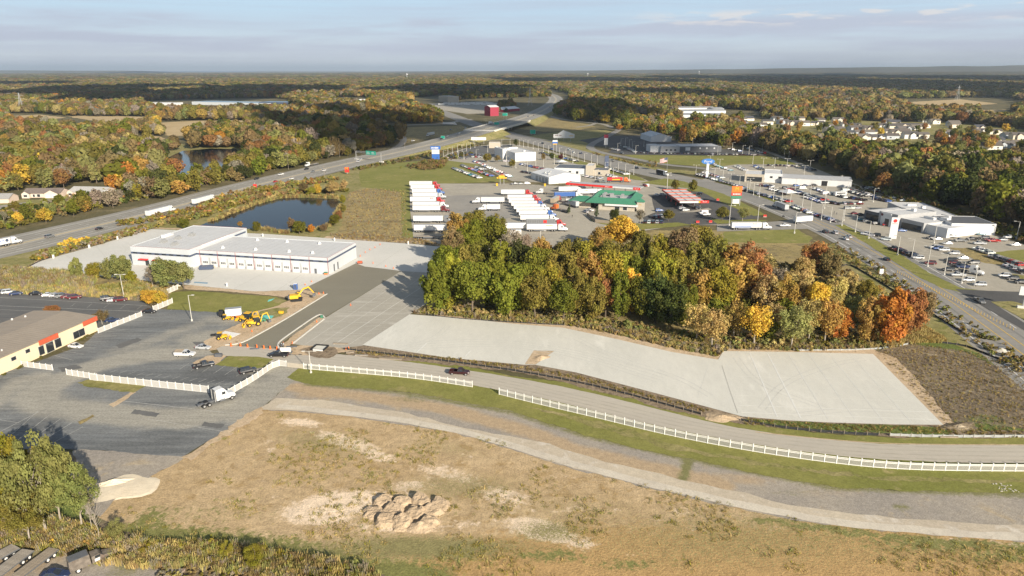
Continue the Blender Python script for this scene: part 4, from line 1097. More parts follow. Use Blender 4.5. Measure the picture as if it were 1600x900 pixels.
 auto([(-60, 372), (0, 360), (120, 340), (230, 317), (330, 296), (400, 278), (430, 268), (430, 262), (380, 264), (240, 300), (120, 318), (0, 335), (-60, 345)], 44, 6.5, 6, 13, NM, [3, 4, 4, 2.5, .4, 1.0, 2.4, 1.8, .5, .25], 'along the far side of the highway', 'trees beside the highway')
 auto([(-20, 312), (60, 300), (200, 284), (240, 275), (258, 290), (330, 288), (390, 274), (390, 268), (320, 276), (256, 276), (238, 262), (140, 258), (-20, 275)], 52, 10, 12, 18, NM, [1.5, 4, 5, 3.4, .6, 1.2, 2, 2.2, .5, .9], 'in the wood left of the far pond', 'trees left of the far pond')
 auto([(400, 262), (460, 246), (560, 232), (612, 218), (600, 208), (540, 216), (420, 240)], 26, 10, 12, 18, NM, [5, 3, 2, 4, .4, 1.2, 1, 1, .3, 0], 'between the far pond and the highway', 'trees right of the far pond')
 auto([(1345, 276), (1430, 310), (1520, 341), (1640, 378), (1660, 370), (1520, 325), (1440, 296), (1360, 268), (1290, 250), (1280, 256)], 34, 9.5, 13, 20, NM, [4, 4, 4, 4, 3, .8, .3, .2, .1, .4], 'beside the wood behind the car lots', 'trees behind the car lots')
 sp = 'alone among the trees'
 for x, y, h, w, c, lb in ((78, 262, 17, .9, 'maroon', 'dark maroon tree standing out in the wood at far left'), (72, 348, 9, 1.15, 'gold', 'golden tree by the far shoulder of the highway, left side'),
         (5, 300, 17, 1, 'orange', 'bright orange tree cut by the left edge behind the bungalow'), (178, 302, 14, 1, 'orange', 'orange tree beside the wood behind the bungalows'), (218, 310, 11, 1.2, 'ygreen', 'bright yellow-green tree above the highway shoulder'),
         (30, 352, 8, 1.1, 'gold', 'yellow tree at the far left highway shoulder'), (172, 300, 6, 1.2, 'maroon', 'low purple tree behind the right bungalow'),
         (135, 332, 8, 1.1, 'amber', 'amber tree in front of the right bungalow'), (1312, 270, 10, 1.1, 'amber', 'small amber tree beside the gravel track behind the lots'), (1346, 284, 12, 1.0, 'amber', 'golden-orange tree beside the gravel track'),
         (1376, 302, 15, 1.05, 'rust', 'large rust tree at the back corner of the car lot'), (1285, 263, 12, .9, 'olive', 'slim olive tree by the track behind the car lot'), (1464, 310, 7, 1.2, 'amber', 'small golden bush-like tree beside the gravel track'),
         (1256, 252, 15, 1.25, 'olive', 'broad olive tree standing behind the lawn by the track')):
  tree(G(x, y), h, w, c, sp, lod='mid', group='single trees', label=lb)
 W = 'in the woodlot'
 wl = [
  (683, 489, 20, .95, 'green'), (708, 480, 21, .8, 'ygreen'), (738, 491, 20.5, 1.0, 'green'), (765, 482, 19, .9, 'green'), (793, 497, 20, .95, 'green'), (815, 488, 19, .8, 'green'), (836, 500, 17, .9, 'olive'), (858, 490, 19, .9, 'ygreen'),
  (880, 503, 15.5, .9, 'green'), (905, 498, 19, .8, 'olive'), (925, 502, 16, .85, 'olive'), (946, 496, 15, .9, 'rust'), (966, 500, 18, .8, 'green'), (985, 490, 17.5, .8, 'gold'), (1003, 500, 17, .8, 'green'), (1024, 505, 18.5, .9, 'dkgreen'), (1046, 513, 17, .95, 'dkgreen'), (1068, 512, 16, .85, 'green'),
  (1087, 535, 14, 1.0, 'straw'), (1112, 545, 13.5, 1.05, 'straw'), (1146, 532, 13.5, 1.0, 'amber'), (1178, 541, 14.5, 1.05, 'gold'), (1205, 530, 13, .95, 'straw'), (1236, 545, 15, 1.0, 'sage'), (1262, 536, 16, .8, 'straw'), (1288, 540, 16, .9, 'amber'), (1308, 534, 13, .85, 'orange'), (1330, 520, 14, .8, 'sage'), (1352, 538, 16, .8, 'amber'), (1384, 541, 20, .95, 'orange'), (1412, 528, 18, .9, 'rust'), (1436, 515, 14, .8, 'brown'),
  (698, 452, 19, .9, 'green'), (726, 447, 18, .9, 'olive'), (752, 445, 19, .85, 'olive'), (782, 455, 21, .95, 'green'), (812, 452, 20, .9, 'dkgreen'), (842, 462, 20, .9, 'green'), (872, 462, 19, .85, 'olive'), (896, 466, 20, .9, 'olive'), (922, 470, 19, .9, 'amber'), (948, 468, 20, .9, 'ygreen'), (975, 466, 20, .9, 'ygreen'), (1004, 472, 19, .9, 'green'), (1032, 476, 20, .9, 'ygreen'), (1060, 480, 19, .95, 'olive'), (1090, 488, 17, .95, 'amber'), (1120, 490, 18, .9, 'ygreen'), (1150, 482, 20, 1.0, 'amber'), (1176, 478, 20, .9, 'rust'),
  (1196, 496, 17, .9, 'straw'), (1222, 498, 16, .85, 'amber'), (1248, 492, 16, .8, 'straw'), (1272, 502, 15, .8, 'gold'), (1302, 488, 14, .8, 'straw'),
  (708, 415, 18, .9, 'brown'), (736, 408, 20, 1.1, 'green'), (768, 402, 20, 1.0, 'green'), (800, 412, 17, .9, 'grey'), (846, 428, 16, .9, 'amber'), (880, 432, 17, .9, 'olive'), (916, 436, 18, .95, 'ygreen'), (950, 440, 18, .95, 'olive'), (985, 440, 18, .95, 'olive'), (1018, 448, 17, .9, 'olive'), (1050, 450, 17, .9, 'ygreen'), (1082, 448, 19, 1.0, 'olive'), (1110, 446, 20, .95, 'olive'), (1140, 446, 19, .95, 'amber'), (1166, 450, 19, 1.0, 'rust'), (1190, 458, 17, .9, 'straw'), (1216, 466, 13, .9, 'grey'), (1232, 470, 12, .9, 'straw'),
  (716, 382, 17, .9, 'amber'), (742, 376, 16.5, 1.1, 'olive'), (776, 388, 17, 1.0, 'olive'), (822, 402, 12, .8, 'grey'), (936, 400, 14, 1.0, 'amber'), (970, 396, 19, 1.1, 'gold'), (1000, 404, 15, 1.0, 'olive'), (1030, 412, 14, 1.0, 'ygreen'), (1066, 414, 18, 1.05, 'brown'), (1092, 410, 18, 1.05, 'olive'), (1120, 420, 15, .9, 'green'),
  (1272, 432, 15, 1.2, 'rust'), (1290, 440, 14, 1.0, 'brown'), (1252, 444, 12, 1.0, 'straw'), (1326, 462, 10, 1.1, 'straw'), (1352, 476, 10, 1.0, 'olive')]
 for x, y, h, w, c in wl:
  kit = SPARSE if c in ('grey', 'sage') or (c == 'straw' and h % 2 > .7) or (y > 520 and 1080 < x < 1350 and c in ('gold', 'straw', 'amber')) else None
  row = 'along the front of the woodlot' if y > 485 else ('in the middle of the woodlot' if y > 440 else 'at the back of the woodlot')
  p = G(x, y)
  tree(p, h, w * .95, c, row, kit, group='trees of the woodlot', gain=1.22)
 xy = pts_in([(672, 486), (690, 440), (700, 400), (800, 410), (940, 400), (1080, 412), (1170, 440), (1240, 480), (1330, 500), (1330, 530), (1240, 538), (1110, 534), (1040, 508), (900, 494)], 150, spacing=4.5)
 plants('saplings', xy, .55, 1.15, tint_pick(['green', 'olive', 'ygreen', 'straw', 'brown', 'amber'], [3, 4, 2.5, 2, 1.6, 1], len(xy)), MIDC_COLL, 6, 'younger trees filling the gaps of the woodlot')
 for x, y, h, w, c, lb in ((468, 366, 7.6, 1.25, 'green', 'round green tree on the near shore of the pond'), (456, 360, 7.5, .9, 'brown', 'brown-topped tree on the near shore of the pond'), (486, 364, 5, 1.0, 'orange', 'small red-orange tree beside the pond'), (506, 362, 4.2, 1.2, 'brown', 'low brown tree at the near shore of the pond'),
         (524, 354, 7, 1.1, 'green', 'green tree at the right corner of the pond'), (530, 346, 6.5, .9, 'rust', 'reddish tree at the right corner of the pond'), (537, 332, 5.5, 1.0, 'olive', 'olive tree on the right shore of the pond'), (536, 318, 6, 1.1, 'ygreen', 'yellow-green tree on the far right shore of the pond'),
         (402, 362, 6.2, 1.0, 'green', 'green tree seen behind the white roof by the pond'), (288, 358, 6.5, 1.3, 'green', 'round green tree behind the white building'), (376, 354, 3, 1.4, 'amber', 'amber bush-like tree behind the white roof'),
         (487, 306, 6.5, 1.1, 'ygreen', 'yellow-green tree on the far shore of the pond'), (497, 304, 8, .9, 'gold', 'golden tree on the far shore of the pond'), (520, 304, 10, 1.2, 'straw', 'tall straw-coloured tree on the far shore of the pond'), (538, 300, 9, 1.0, 'straw', 'straw tree at the far right of the pond'), (475, 302, 8, 1.0, 'brown', 'brown tree on the far shore of the pond'),
         (960, 348, 8.5, .9, 'dkgreen', 'dark green tree beside the green-roofed building'), (1000, 350, 9, .9, 'grey', 'bare grey tree beside the golden tree'), (1044, 346, 7.0, 1.2, 'olive', 'olive tree beside the fuel lot entrance'), (1055, 298, 8.5, 1.15, 'olive', 'round olive tree on the grass by the road'), (1082, 300, 9, .95, 'olive', 'taller olive tree on the grass by the road'),
         (1128, 346, 9, 1.05, 'olive', 'olive tree between the fuel lot and the entrance'), (1160, 346, 8.5, 1.2, 'sage', 'greyish tree by the entrance road sign'), (800, 262, 8, 1.0, 'olive', 'olive tree among the parked cars of the middle lot'),
         (761, 254, 9, 1.1, 'olive', 'large olive tree at the edge of the middle lot'), (777, 254, 7, 1.1, 'brown', 'brown tree at the edge of the middle lot'), (806, 229, 9, .9, 'dkgreen', 'dark tree behind the middle lot'), (862, 250, 7.5, .9, 'dkgreen', 'dark tree in front of the middle dealership'), (849, 250, 6.5, .9, 'brown', 'brown tree in front of the middle dealership'), (876, 250, 6, 1.0, 'maroon', 'maroon tree in front of the middle dealership')):
  tree(G(x, y), h, w, c, '', SPARSE if c in ('grey', 'sage') else None, 'near' if y > 300 else 'mid', 'single trees', lb)
 for x, y, h, lb in ((889, 334, 6.5, 'left blue spruce behind the wooden fence'), (934 - 2, 340, 7.5, 'right blue spruce behind the wooden fence')):
  tree(G(x, y), h, 1.05, 'teal', '', CONIFER, 'near', 'spruces by the wooden fence', lb)
 for x, y, h, w, c, kit, lb in ((122, 438, 10, .85, 'sage', NEAR[4], 'thin sage tree at the corner of the concrete yard'), (150, 437, 7.5, 1.25, 'ygreen', NEAR[0], 'round yellow-green tree in front of the concrete yard'), (172, 438, 9.5, .95, 'sage', NEAR[3], 'sage tree left of the tall pair'), (193, 441, 12.6, .95, 'sage', NEAR[1], 'tall sage tree left of the building door'),
           (208, 443, 5.5, 1.1, 'ygreen', NEAR[0], 'low bright bush-like tree under the tall sage tree'), (262, 452, 13, 1.15, 'sage', NEAR[2], 'broad sage tree in front of the white building'), (288, 452, 11.5, 1.0, 'sage', NEAR[5], 'sage tree beside the broad one by the building'), (240, 451, 10, .8, 'grey', SPARSE, 'bare reddish tree beside the broad sage tree')):
  tree(G(x, y), h, w, c, '', kit if kit else SPARSE, 'near', 'trees before the white building', lb)
 tree(G(236, 476), 6.2, 1.35, 'gold', '', NEAR[0], 'near', 'single trees', 'golden yellow tree at the end of the white fence')
 tree(G(252, 476), 5.4, 1.2, 'gold', '', NEAR[3], 'near', 'single trees', 'second golden tree against the white fence end')
 tree(G(82, 492), 3.6, 1.9, 'rust', '', NEAR[2], 'near', 'shrubby trees behind the cream building', 'low russet tree behind the cream building')
 tree(G(160, 507), 5.4, 1.3, 'brown', '', SPARSE, 'near', 'shrubby trees behind the cream building', 'brown half-bare tree at the corner of the cream building')
 bigs = []
 for i, (w, h, z0, lb) in enumerate(((12.5, 9.6, .6, 90), (12.0, 9.6, .6, 86), (12.5, 9.2, .8, 80))):
  c = crown_mesh('crown', w, h, z0, 12500, .24, M['leaf'], 'spread', lb, 700 + i, .5, .62)
  bigs.append((c, trunk_mesh('trunk', 10, 1.6, .26, list(c["lobes"]), M['bark_pale'], 7, 30, 50 + i, .9)))
 for x, y, h, w, c, k, lb in ((96, 822, 17.5, .45, 'sage', 1, 'sage tree leaning between the tallest and the shorter one'), (50, 818, 18.5, .45, 'ygreen', 2, 'yellow-green tree behind the tallest sage tree'), (74, 836, 22, .50, 'sage', 0, 'tall sage green tree at the corner of the worn lot'), (22, 826, 21, .48, 'ygreen', 1, 'yellow-green tree second from the left edge'), (128, 828, 15.5, .55, 'sage', 2, 'shorter sage tree right of the tallest one'),
         (-20, 822, 18, .6, 'sage', 2, 'sage tree cut by the left edge'), (48, 850, 12.5, .6, 'olive', 1, 'lower olive tree above the flatbed trailers'), (-50, 800, 13, 1.0, 'sage', 0, 'sage tree mostly outside the left edge')):
  if x < -40: continue
  tree(G(x, y), h, w, c, '', bigs[k], 'near', 'trees at the corner of the worn lot', lb)
 bare = trunk_mesh('trunk', 10, 3.0, .12, [float(v) for _ in range(26) for v in (rnd(-2.2, 2.2), rnd(-2.2, 2.2), rnd(5, 10.5))], M['bark_pale'], 5, 26, 77, .8)
 tiny = crown_mesh('crown', 4.5, 5, 5, 150, .2, M['leaf'], 'round', 8, 78, .6)
 for x, y, h, lb in ((145, 832, 9.5, 'bare pale tree with forked twigs by the sand heap'), (156, 846, 9.0, 'leaning bare pole-like tree beside the forked one'), (822, 396, 9, 'bare twiggy tree in front of the truck rows'), (848, 398, 10, 'bare brown tree beside the truck rows')):
  tree(G(x, y), h, .8, 'grey', '', (tiny, bare), 'near', 'bare trees', lb)
 c = crown_mesh('crown', 8.6, 9.6, .1, 7000, .17, M['leaf'], 'round', 26, 720, .5)
 sh = (c, trunk_mesh('trunk', 10, 1.2, .12, list(c["lobes"]), M['bark'], 5, 12, 80, .5))
 for x, y, h, w, cc, lb in ((182, 842, 5.2, .95, 'sage', 'rounded sage shrub right of the bare trees'), (355, 872, 4.3, .8, 'ygreen', 'tall yellow-green shrub in the fence row'), (398, 884, 5.0, 1.25, 'ygreen', 'broad yellow-green shrub in the fence row'), (230, 864, 2.6, 1.3, 'ygreen', 'low bright shrub at the left end of the fence row')):
  tree(G(x, y), h, w, cc, '', sh, 'near', 'shrubs in the fence row', lb, 'shrub')
 label_trees()
 def brush(name, xy, lo, hi, names, w, label, flat=1.0, coll=BUSH_COLL, nsrc=5):
  plants(name, xy, lo, hi, tint_pick(names, w, len(xy), .25), coll, nsrc, label, flat)
 brush('shrubbery', np.r_[along([(60, 405), (120, 387), (180, 372), (232, 357)], 260, 4.0), along([(190, 352), (250, 342), (300, 330), (330, 322)], 160, 5)], .9, 1.9, ['sage', 'olive', 'gold', 'amber', 'brown', 'rust', 'grey'], [3, 4, .5, 1, 3, .8, 2], 'autumn shrubs along the near shoulder of the highway')
 brush('shrubbery', np.r_[along([(330, 322), (400, 300), (460, 290), (520, 282)], 300, 7), along([(250, 352), (300, 343), (340, 330), (400, 310), (460, 302), (540, 300)], 240, 4)], 1.0, 2.4, ['olive', 'brown', 'rust', 'amber', 'sage', 'straw', 'ygreen'], [4, 4, 1.2, .7, 3, 2, .7], 'autumn shrubs between the highway and the pond')
 brush('reeds', np.r_[along([(400, 358), (447, 365), (490, 359), (517, 353), (524, 340), (533, 322)], 420, 1.2), along([(330, 346), (372, 330), (405, 318), (440, 309), (480, 308), (528, 310)], 420, 1.5)], .5, 1.1, ['straw', 'brown', 'sage', 'rust'], [4, 3, 2, .5], 'tan reeds round the pond', 1.0, REED_COLL, 4)
 brush('shrubbery', along([(345, 340), (405, 316), (440, 307), (530, 308)], 60, 2), .9, 1.8, ['brown', 'olive', 'straw'], [3, 2, 2], 'low bushes on the far bank of the pond')
 brush('shrubbery', along([(105, 386), (122, 381), (135, 378)], 26, 2), 1.4, 2.2, ['gold', 'amber'], [3, 1], 'golden shrubs in the row beside the highway')
 brush('shrubbery', np.r_[along([(-60, 366), (0, 352), (60, 338), (120, 326), (230, 304), (330, 282), (400, 268)], 520, 13), along([(-60, 350), (20, 337), (120, 318), (240, 292)], 300, 10)], 1.2, 3.0, ['olive', 'dkgreen', 'brown', 'sage', 'green', 'amber', 'grey'], [4, 4, 3, 3, 2, .6, 2], 'dense brush on the far side of the highway')
 brush('shrubbery', np.r_[along([(668, 486), (760, 494), (880, 501), (960, 508), (1050, 524), (1110, 536)], 120, 2.5), along([(1130, 536), (1240, 540), (1340, 535)], 60, 3.0)], .8, 1.7, ['olive', 'straw', 'brown', 'sage'], [4, 4, 2, 3], 'bushes hiding the trunks along the woodlot front')
 brush('shrubbery', np.r_[along([(640, 262), (700, 248), (730, 240)], 120, 8), along([(560, 265), (640, 250), (690, 238), (745, 228)], 160, 5)], .8, 2.0, ['olive', 'brown', 'dkgreen', 'sage'], [2, 4, 2, 1], 'brown thicket on the slope below the highway')
 brush('shrubbery', pts_in([(650, 261), (700, 251), (690, 264), (655, 267)], 160), 1.0, 1.9, ['brown', 'olive', 'rust'], [4, 2, .6], 'russet thicket on the green lawn')
 brush('undergrowth', np.r_[pts_in([(650, 490), (800, 503), (880, 508), (960, 523), (1050, 545), (1122, 558), (1130, 546), (1240, 549), (1385, 545), (1440, 535), (1420, 520), (1240, 530), (1050, 520), (900, 492), (700, 476)], 1500), pts_in([(1240, 500), (1330, 470), (1440, 520), (1380, 540), (1300, 540)], 240)], .3, 1.1, ['straw', 'olive', 'sage', 'brown', 'grey'], [5, 2, 3, 2, 2], 'low undergrowth along the front of the woodlot')
 brush('undergrowth', pts_in([(690, 470), (720, 400), (800, 395), (1000, 385), (1140, 400), (1240, 420), (1340, 450), (1400, 500), (1240, 520), (1000, 480), (800, 470)], 900), .9, 2.4, ['olive', 'brown', 'straw', 'green', 'amber'], [3, 3, 2, 1, 1], 'thick undergrowth inside the woodlot')
 brush('undergrowth', along([(1300, 385), (1370, 425), (1440, 470), (1500, 508), (1560, 550), (1600, 578)], 300, 5), .4, 1.1, ['olive', 'brown', 'straw', 'sage'], [2, 2, 4, 2], 'scrub along the near side of the right-hand road')
 brush('undergrowth', pts_in([(1350, 278), (1440, 312), (1530, 345), (1640, 380), (1640, 395), (1520, 352), (1430, 322), (1350, 292)], 420), .9, 2.2, ['olive', 'brown', 'sage', 'green'], [3, 3, 2, 2], 'bushy scrub between the gravel track and the wood')
 brush('undergrowth', along([(1330, 291), (1420, 322), (1500, 348), (1640, 388)], 160, 2.5), .5, 1.1, ['olive', 'brown', 'sage'], [3, 3, 2], 'low scrub behind the car lot')
 brush('undergrowth', np.r_[along([(930, 241), (990, 256), (1025, 262)], 70, 3), along([(1018, 252), (1026, 258)], 14, 3)], .5, 1.4, ['olive', 'brown', 'straw'], [2, 3, 2], 'brown scrub beside the bending road')
 brush('weeds', np.r_[pts_in([(0, 800), (90, 812), (150, 830), (165, 850), (90, 845), (0, 850)], 420), along([(-10, 842), (80, 838), (160, 858), (240, 868), (330, 868), (420, 882), (520, 900), (560, 910)], 420, 2.6)], .2, .9, ['straw', 'ygreen', 'sage', 'brown', 'gold', 'amber', 'olive', 'grey'], [3, 1.6, 4, 4, .35, .4, 3, 2.5], 'tangled autumn weeds and brush in the fence row')
 brush('tall_grass', np.r_[along([(-10, 844), (80, 840), (160, 860), (240, 870), (330, 870), (420, 884), (520, 902), (560, 912)], 2400, 3.2), pts_in([(0, 800), (90, 812), (150, 830), (165, 850), (90, 845), (0, 850)], 900)], .3, .85, ['straw', 'sage', 'brown', 'ygreen', 'grey'], [4, 3, 2, 1, 2], 'straw-coloured tall grass in the fence row', 1.0, REED_COLL, 4)
 brush('weeds', pts_in([(300, 880), (420, 890), (560, 905), (560, 1000), (200, 1000), (240, 900)], 500), .25, .7, ['brown', 'grey', 'straw', 'olive'], [3, 2, 2, 2], 'brown weeds at the bottom edge')
 brush('tall_grass', pts_in([(645, 489), (800, 503), (880, 508), (960, 523), (1050, 545), (1122, 558), (1130, 546), (1240, 549), (1385, 545), (1440, 535), (1420, 520), (1240, 532), (1050, 524), (900, 496), (700, 480)], 3200), .35, .8, ['straw', 'sage', 'brown', 'grey'], [5, 2, 2, 2], 'dry grass along the foot of the woodlot', 1.0, REED_COLL, 4)
 brush('reeds', np.r_[pts_in([(-80, 442), (0, 424), (40, 424), (110, 430), (150, 438), (140, 452), (60, 448), (-80, 456)], 2600)], .8, 1.4, ['sage', 'brown', 'grey', 'straw'], [3, 4, 3, 1], 'tall brown reeds below the concrete yard', 1.0, REED_COLL, 4)
 brush('reeds', pts_in([(-80, 454), (60, 447), (140, 452), (215, 440), (262, 450), (260, 474), (215, 470), (130, 462), (-80, 458)], 2200), .5, .9, ['straw', 'amber', 'sage', 'grey'], [4, .6, 2, 2], 'straw-coloured grass strip above the back lot', 1.0, REED_COLL, 4)
 brush('reeds', pts_in([(150, 452), (215, 444), (232, 452), (228, 464), (160, 460)], 500), .6, 1.0, ['sage', 'olive'], [3, 2], 'grey-green reeds beside the lamp pole', 1.0, REED_COLL, 4)
 brush('tall_grass', np.r_[pts_in([(520, 372), (560, 376), (640, 380), (690, 384), (660, 374), (560, 366), (515, 366)], 1400), pts_in([(545, 302), (580, 294), (636, 298), (634, 340), (640, 372), (540, 366), (540, 330)], 1500)], .18, .45, ['straw', 'brown', 'grey', 'rust'], [2.5, 3, 4, .5], 'long dry grass beside the pond', 1.0, REED_COLL, 4)
 brush('tall_grass', pts_in([(1385, 545), (1440, 512), (1480, 536), (1430, 536)], 700), .5, .9, ['straw', 'amber'], [4, .5], 'golden grass right of the woodlot', 1.0, REED_COLL, 4)
 brush('scrub_weeds', pts_in([(1370, 553), (1430, 536), (1530, 553), (1620, 595), (1620, 682), (1490, 674)], 2600), .1, .3, ['brown', 'straw', 'grey', 'olive'], [4, 4, 3, 1], 'brown weeds covering the scrub field', 1.0, REED_COLL, 4)
 brush('scrub_weeds', np.r_[along([(560, 552), (700, 562), (820, 576), (900, 590), (1000, 616), (1100, 642)], 900, 1.1), along([(1170, 660), (1300, 669), (1470, 674), (1600, 680)], 700, 1.6)], .12, .35, ['olive', 'brown', 'straw'], [3, 3, 2], 'weeds between the drive and the concrete apron', 1.0, REED_COLL, 4)
 allf = pts_in([(160, 830), (290, 720), (410, 645), (600, 660), (760, 684), (1000, 755), (1300, 822), (1640, 852), (1640, 930), (500, 930)], 9000)
 k = nz(allf[:, 0], allf[:, 1], .12, 31) + .5 * nz(allf[:, 0], allf[:, 1], .5, 32)
 brush('field_tufts', allf[k > .86], .3, .75, ['olive', 'straw', 'sage', 'ygreen'], [2, 4, 2, 1.2], 'small weed tufts scattered over the dry field', 1.0, TUFT_COLL, 4)
build_woods()
def text(s, size, loc, rot, mat, parent, name='lettering', extrude=.02, xs=1.0):
 cu = bpy.data.curves.new(name, 'FONT')
 cu.body = s; cu.size = size; cu.extrude = extrude; cu.align_x = 'CENTER'; cu.align_y = 'CENTER'
 tmp = bpy.data.objects.new(name, cu)
 me = bpy.data.meshes.new_from_object(tmp); me.name = name
 bpy.data.objects.remove(tmp); me.materials.clear(); me.materials.append(mat)
 o = link(name, me, parent)
 o.location = loc; o.rotation_euler = rot; o.scale = (xs, 1, 1)
 return o
def marks(loc, w, h, mat, parent, n=6):
 R = random.Random(int(w * 97 + n)); mb = MB(); x = -w / 2; s = w / n
 for i in range(n):
  if i == n // 2 and n > 7: continue
  mb.box((loc[0] + x + s * (i + .5), loc[1], loc[2]), (s * R.uniform(.5, .85), .03, h * R.uniform(.75, 1)))
 return mb.build('lettering', mat, parent)
UP = (math.pi / 2, 0, 0)
def front(a, b):
 """frame whose x runs along a wall seen from px a to px b"""
 p, q = G(*a), G(*b)
 return p, math.atan2(q.y - p.y, q.x - p.x), (q - p).length
def part(name, mat, par, boxes):
 mb = MB()
 for c, d in boxes: mb.box(c, d)
 return mb.build(name, mat, par)
def block(root, x0, x1, y0, y1, h, wall, roof, par=.35, z0=0, nm='wall'):
 """walls with a parapet round a sunk flat roof"""
 t = .3
 w = part(nm, wall, root, [(((x0 + x1) / 2, y0 + t / 2, (z0 + h) / 2), (x1 - x0, t, h - z0)), (((x0 + x1) / 2, y1 - t / 2, (z0 + h) / 2), (x1 - x0, t, h - z0)),
         ((x0 + t / 2, (y0 + y1) / 2, (z0 + h) / 2), (t, y1 - y0 - 2 * t, h - z0)), ((x1 - t / 2, (y0 + y1) / 2, (z0 + h) / 2), (t, y1 - y0 - 2 * t, h - z0))])
 part('roof', roof, root, [(((x0 + x1) / 2, (y0 + y1) / 2, h - par - .1), (x1 - x0 - 2 * t, y1 - y0 - 2 * t, .2))])
 return w
def roof_units(root, spots, mat=None, vent='roof_unit'):
 for x, y, z, sx, sy, sz in spots:
  mb = MB(); mb.box((x, y, z + sz / 2), (sx, sy, sz)); mb.box((x, y, z + sz + .06), (sx * .7, sy * .7, .12))
  mb.build(vent, mat or M['steel'], root)
def wins(root, y, items, mat='dkglass', frame='white'):
 for x0, x1, z0, z1 in items:
  f = part('window', M[frame], root, [(((x0 + x1) / 2, y - .03, (z0 + z1) / 2), (x1 - x0 + .25, .06, z1 - z0 + .25))])
  n = max(1, round((x1 - x0) / 2.2)); w = (x1 - x0) / n
  part('pane', M[mat], f, [((x0 + w * (i + .5), y - .075, (z0 + z1) / 2), (w - .1, .05, z1 - z0)) for i in range(n)])
def service_building():
 o = G(203, 384.4, 8.5); th = math.radians(-12.3)
 r = empty('service_building', (o.x, o.y, 0), th, 'long white service building with navy window band and red pilasters', 'building')
 W, D1, H1, H2 = 29.3, 43.0, 8.5, 7.2
 XA, Y2, L, D2 = 29.3, 4.4, 62.0, 27.4
 block(r, 0, W, 0, D1, H1, M['wallw'], M['roofw'], .25)
 w = block(r, XA + .01, XA + L, Y2, Y2 + D2, H2, M['wallw'], M['roofw'], .25)
 part('parapet', M['white'], r, [((W + .0, Y2 + 14, 8.1), (.5, 19, .9))])
 b = .06
 part('window_band', M['navy'], r, [((W / 2, -b, 5.6), (W, .12, .8)), ((W + b, Y2 / 2, 5.6), (.12, Y2, .8)), ((XA + L / 2, Y2 - b, 5.55), (L, .12, .75)), ((XA + L + b, Y2 + D2 / 2, 5.55), (.12, D2, .75))])
 part('window_band', M['navy'], r, [((W + b, Y2 + D2 + 5.5, 6.9), (.12, 9, .7))])
 for k in range(8): part('window', M['dkglass'], r, [((2.2 + k * 3.6, -.15, 5.6), (2.0, .07, .5))])
 for k in range(14): part('window', M['dkglass'], r, [((XA + 2.8 + k * 4.3, Y2 - .15, 5.55), (1.9, .07, .42))])
 part('red_coping', M['red'], r, [((W / 2, -.03, H1 + .06), (W + .1, .1, .05)), ((W + .0, D1 / 2, H1 + .06), (.1, D1, .05)), ((XA + L / 2, Y2 - .03, H2 + .06), (L + .1, .1, .05)), ((XA + L, Y2 + D2 / 2, H2 + .06), (.1, D2, .05)), ((W / 2, D1, H1 + .06), (W + .1, .1, .05))])
 for k in range(7): part('pilaster', M['red'], r, [((XA + 1.6 + 8.65 * k, Y2 - .12, 3.55), (.08, .16, 7.1))])
 part('pilaster', M['red'], r, [((XA + L - .1, Y2 - .12, 3.55), (.08, .16, 7.1))])
 dm = MB(); dm.box((0, 0, 2.0), (3.3, .1, 4.0))
 for k in range(5): dm.box((0, -.055, .4 + .8 * k), (3.24, .02, .03))
 dmesh = dm.mesh('garage_door', M['white'])
 wm = MB()
 for j in range(2):
  for i in range(3): wm.box(((i - 1) * .82, -.06, 1.75 + .5 * j), (.66, .05, .36))
 wmesh = wm.mesh('door_window', M['dkglass'])
 jm = MB(); jm.box((-1.78, -.05, 2.05), (.16, .1, 4.1)); jm.box((1.78, -.05, 2.05), (.16, .1, 4.1)); jm.box((-1.95, -.3, .5), (.18, .18, 1.0)); jm.box((1.95, -.3, .5), (.18, .18, 1.0))
 jmesh = jm.mesh('door_jamb', M['grey'])
 for k in range(6):
  for dx in (2.35, 6.5):
   d = link('garage_door', dmesh, r); d.location = (XA + 1.6 + 8.65 * k + dx, Y2 - .06, 0)
   link('door_window', wmesh, d); link('door_jamb', jmesh, d)
 part('door', M['dgrey'], r, [((XA + L - 6, Y2 - .05, 1.1), (1.0, .08, 2.2))])
 part('door', M['dgrey'], r, [((XA + L + .05, Y2 + 5, 1.6), (.08, 1.0, 3.2))]); part('door', M['dgrey'], r, [((XA + L + .05, Y2 + 8.5, 1.6), (.08, 1.0, 3.2))])
 for x in (6.2, 13.2):
  part('awning', M['redsign'], r, [((x, -.7, 3.0), (4.2, 1.4, .35))]); part('door', M['dkglass'], r, [((x + 1.3, -.05, 1.25), (1.8, .08, 2.5))])
 for x, y in ((XA + 9, Y2 + 6), (XA + 25, Y2 + 6), (XA + 41, Y2 + 6), (XA + 52, Y2 + 6), (XA + 16, Y2 + 22), (XA + 31, Y2 + 22), (XA + 47, Y2 + 22)):
  mb = MB(); mb.box((x, y, H2 + .1), (1.1, 1.1, .7), taper=(.8, .8)); mb.tube((x, y, H2 + .4), (x, y, H2 + .9), .55, .35, 8); mb.build('roof_vent', M['white'], r)
 mb = MB()
 for i in range(20): mb.box((XA + 1.5 + i * 3.1, Y2 + D2 / 2, H2 - .235), (.09, D2 - 1, .03))
 for i in range(9): mb.box((1.6 + i * 3.2, D1 / 2, H1 - .235), (.09, D1 - 1, .03))
 mb.build('roof_seam', M['steel'], r)["kind"] = 'stuff'
 for x, y in ((9, 10), (11, 17), (13, 24), (17, 7)):
  mb = MB(); mb.tube((x, y - 1.1, H1 + .35), (x, y + 1.1, H1 + .35), .95, .95, 10); mb.box((x, y, H1 + .1), (2.2, 2.6, .6)); mb.build('roof_fan', M['steel'], r)
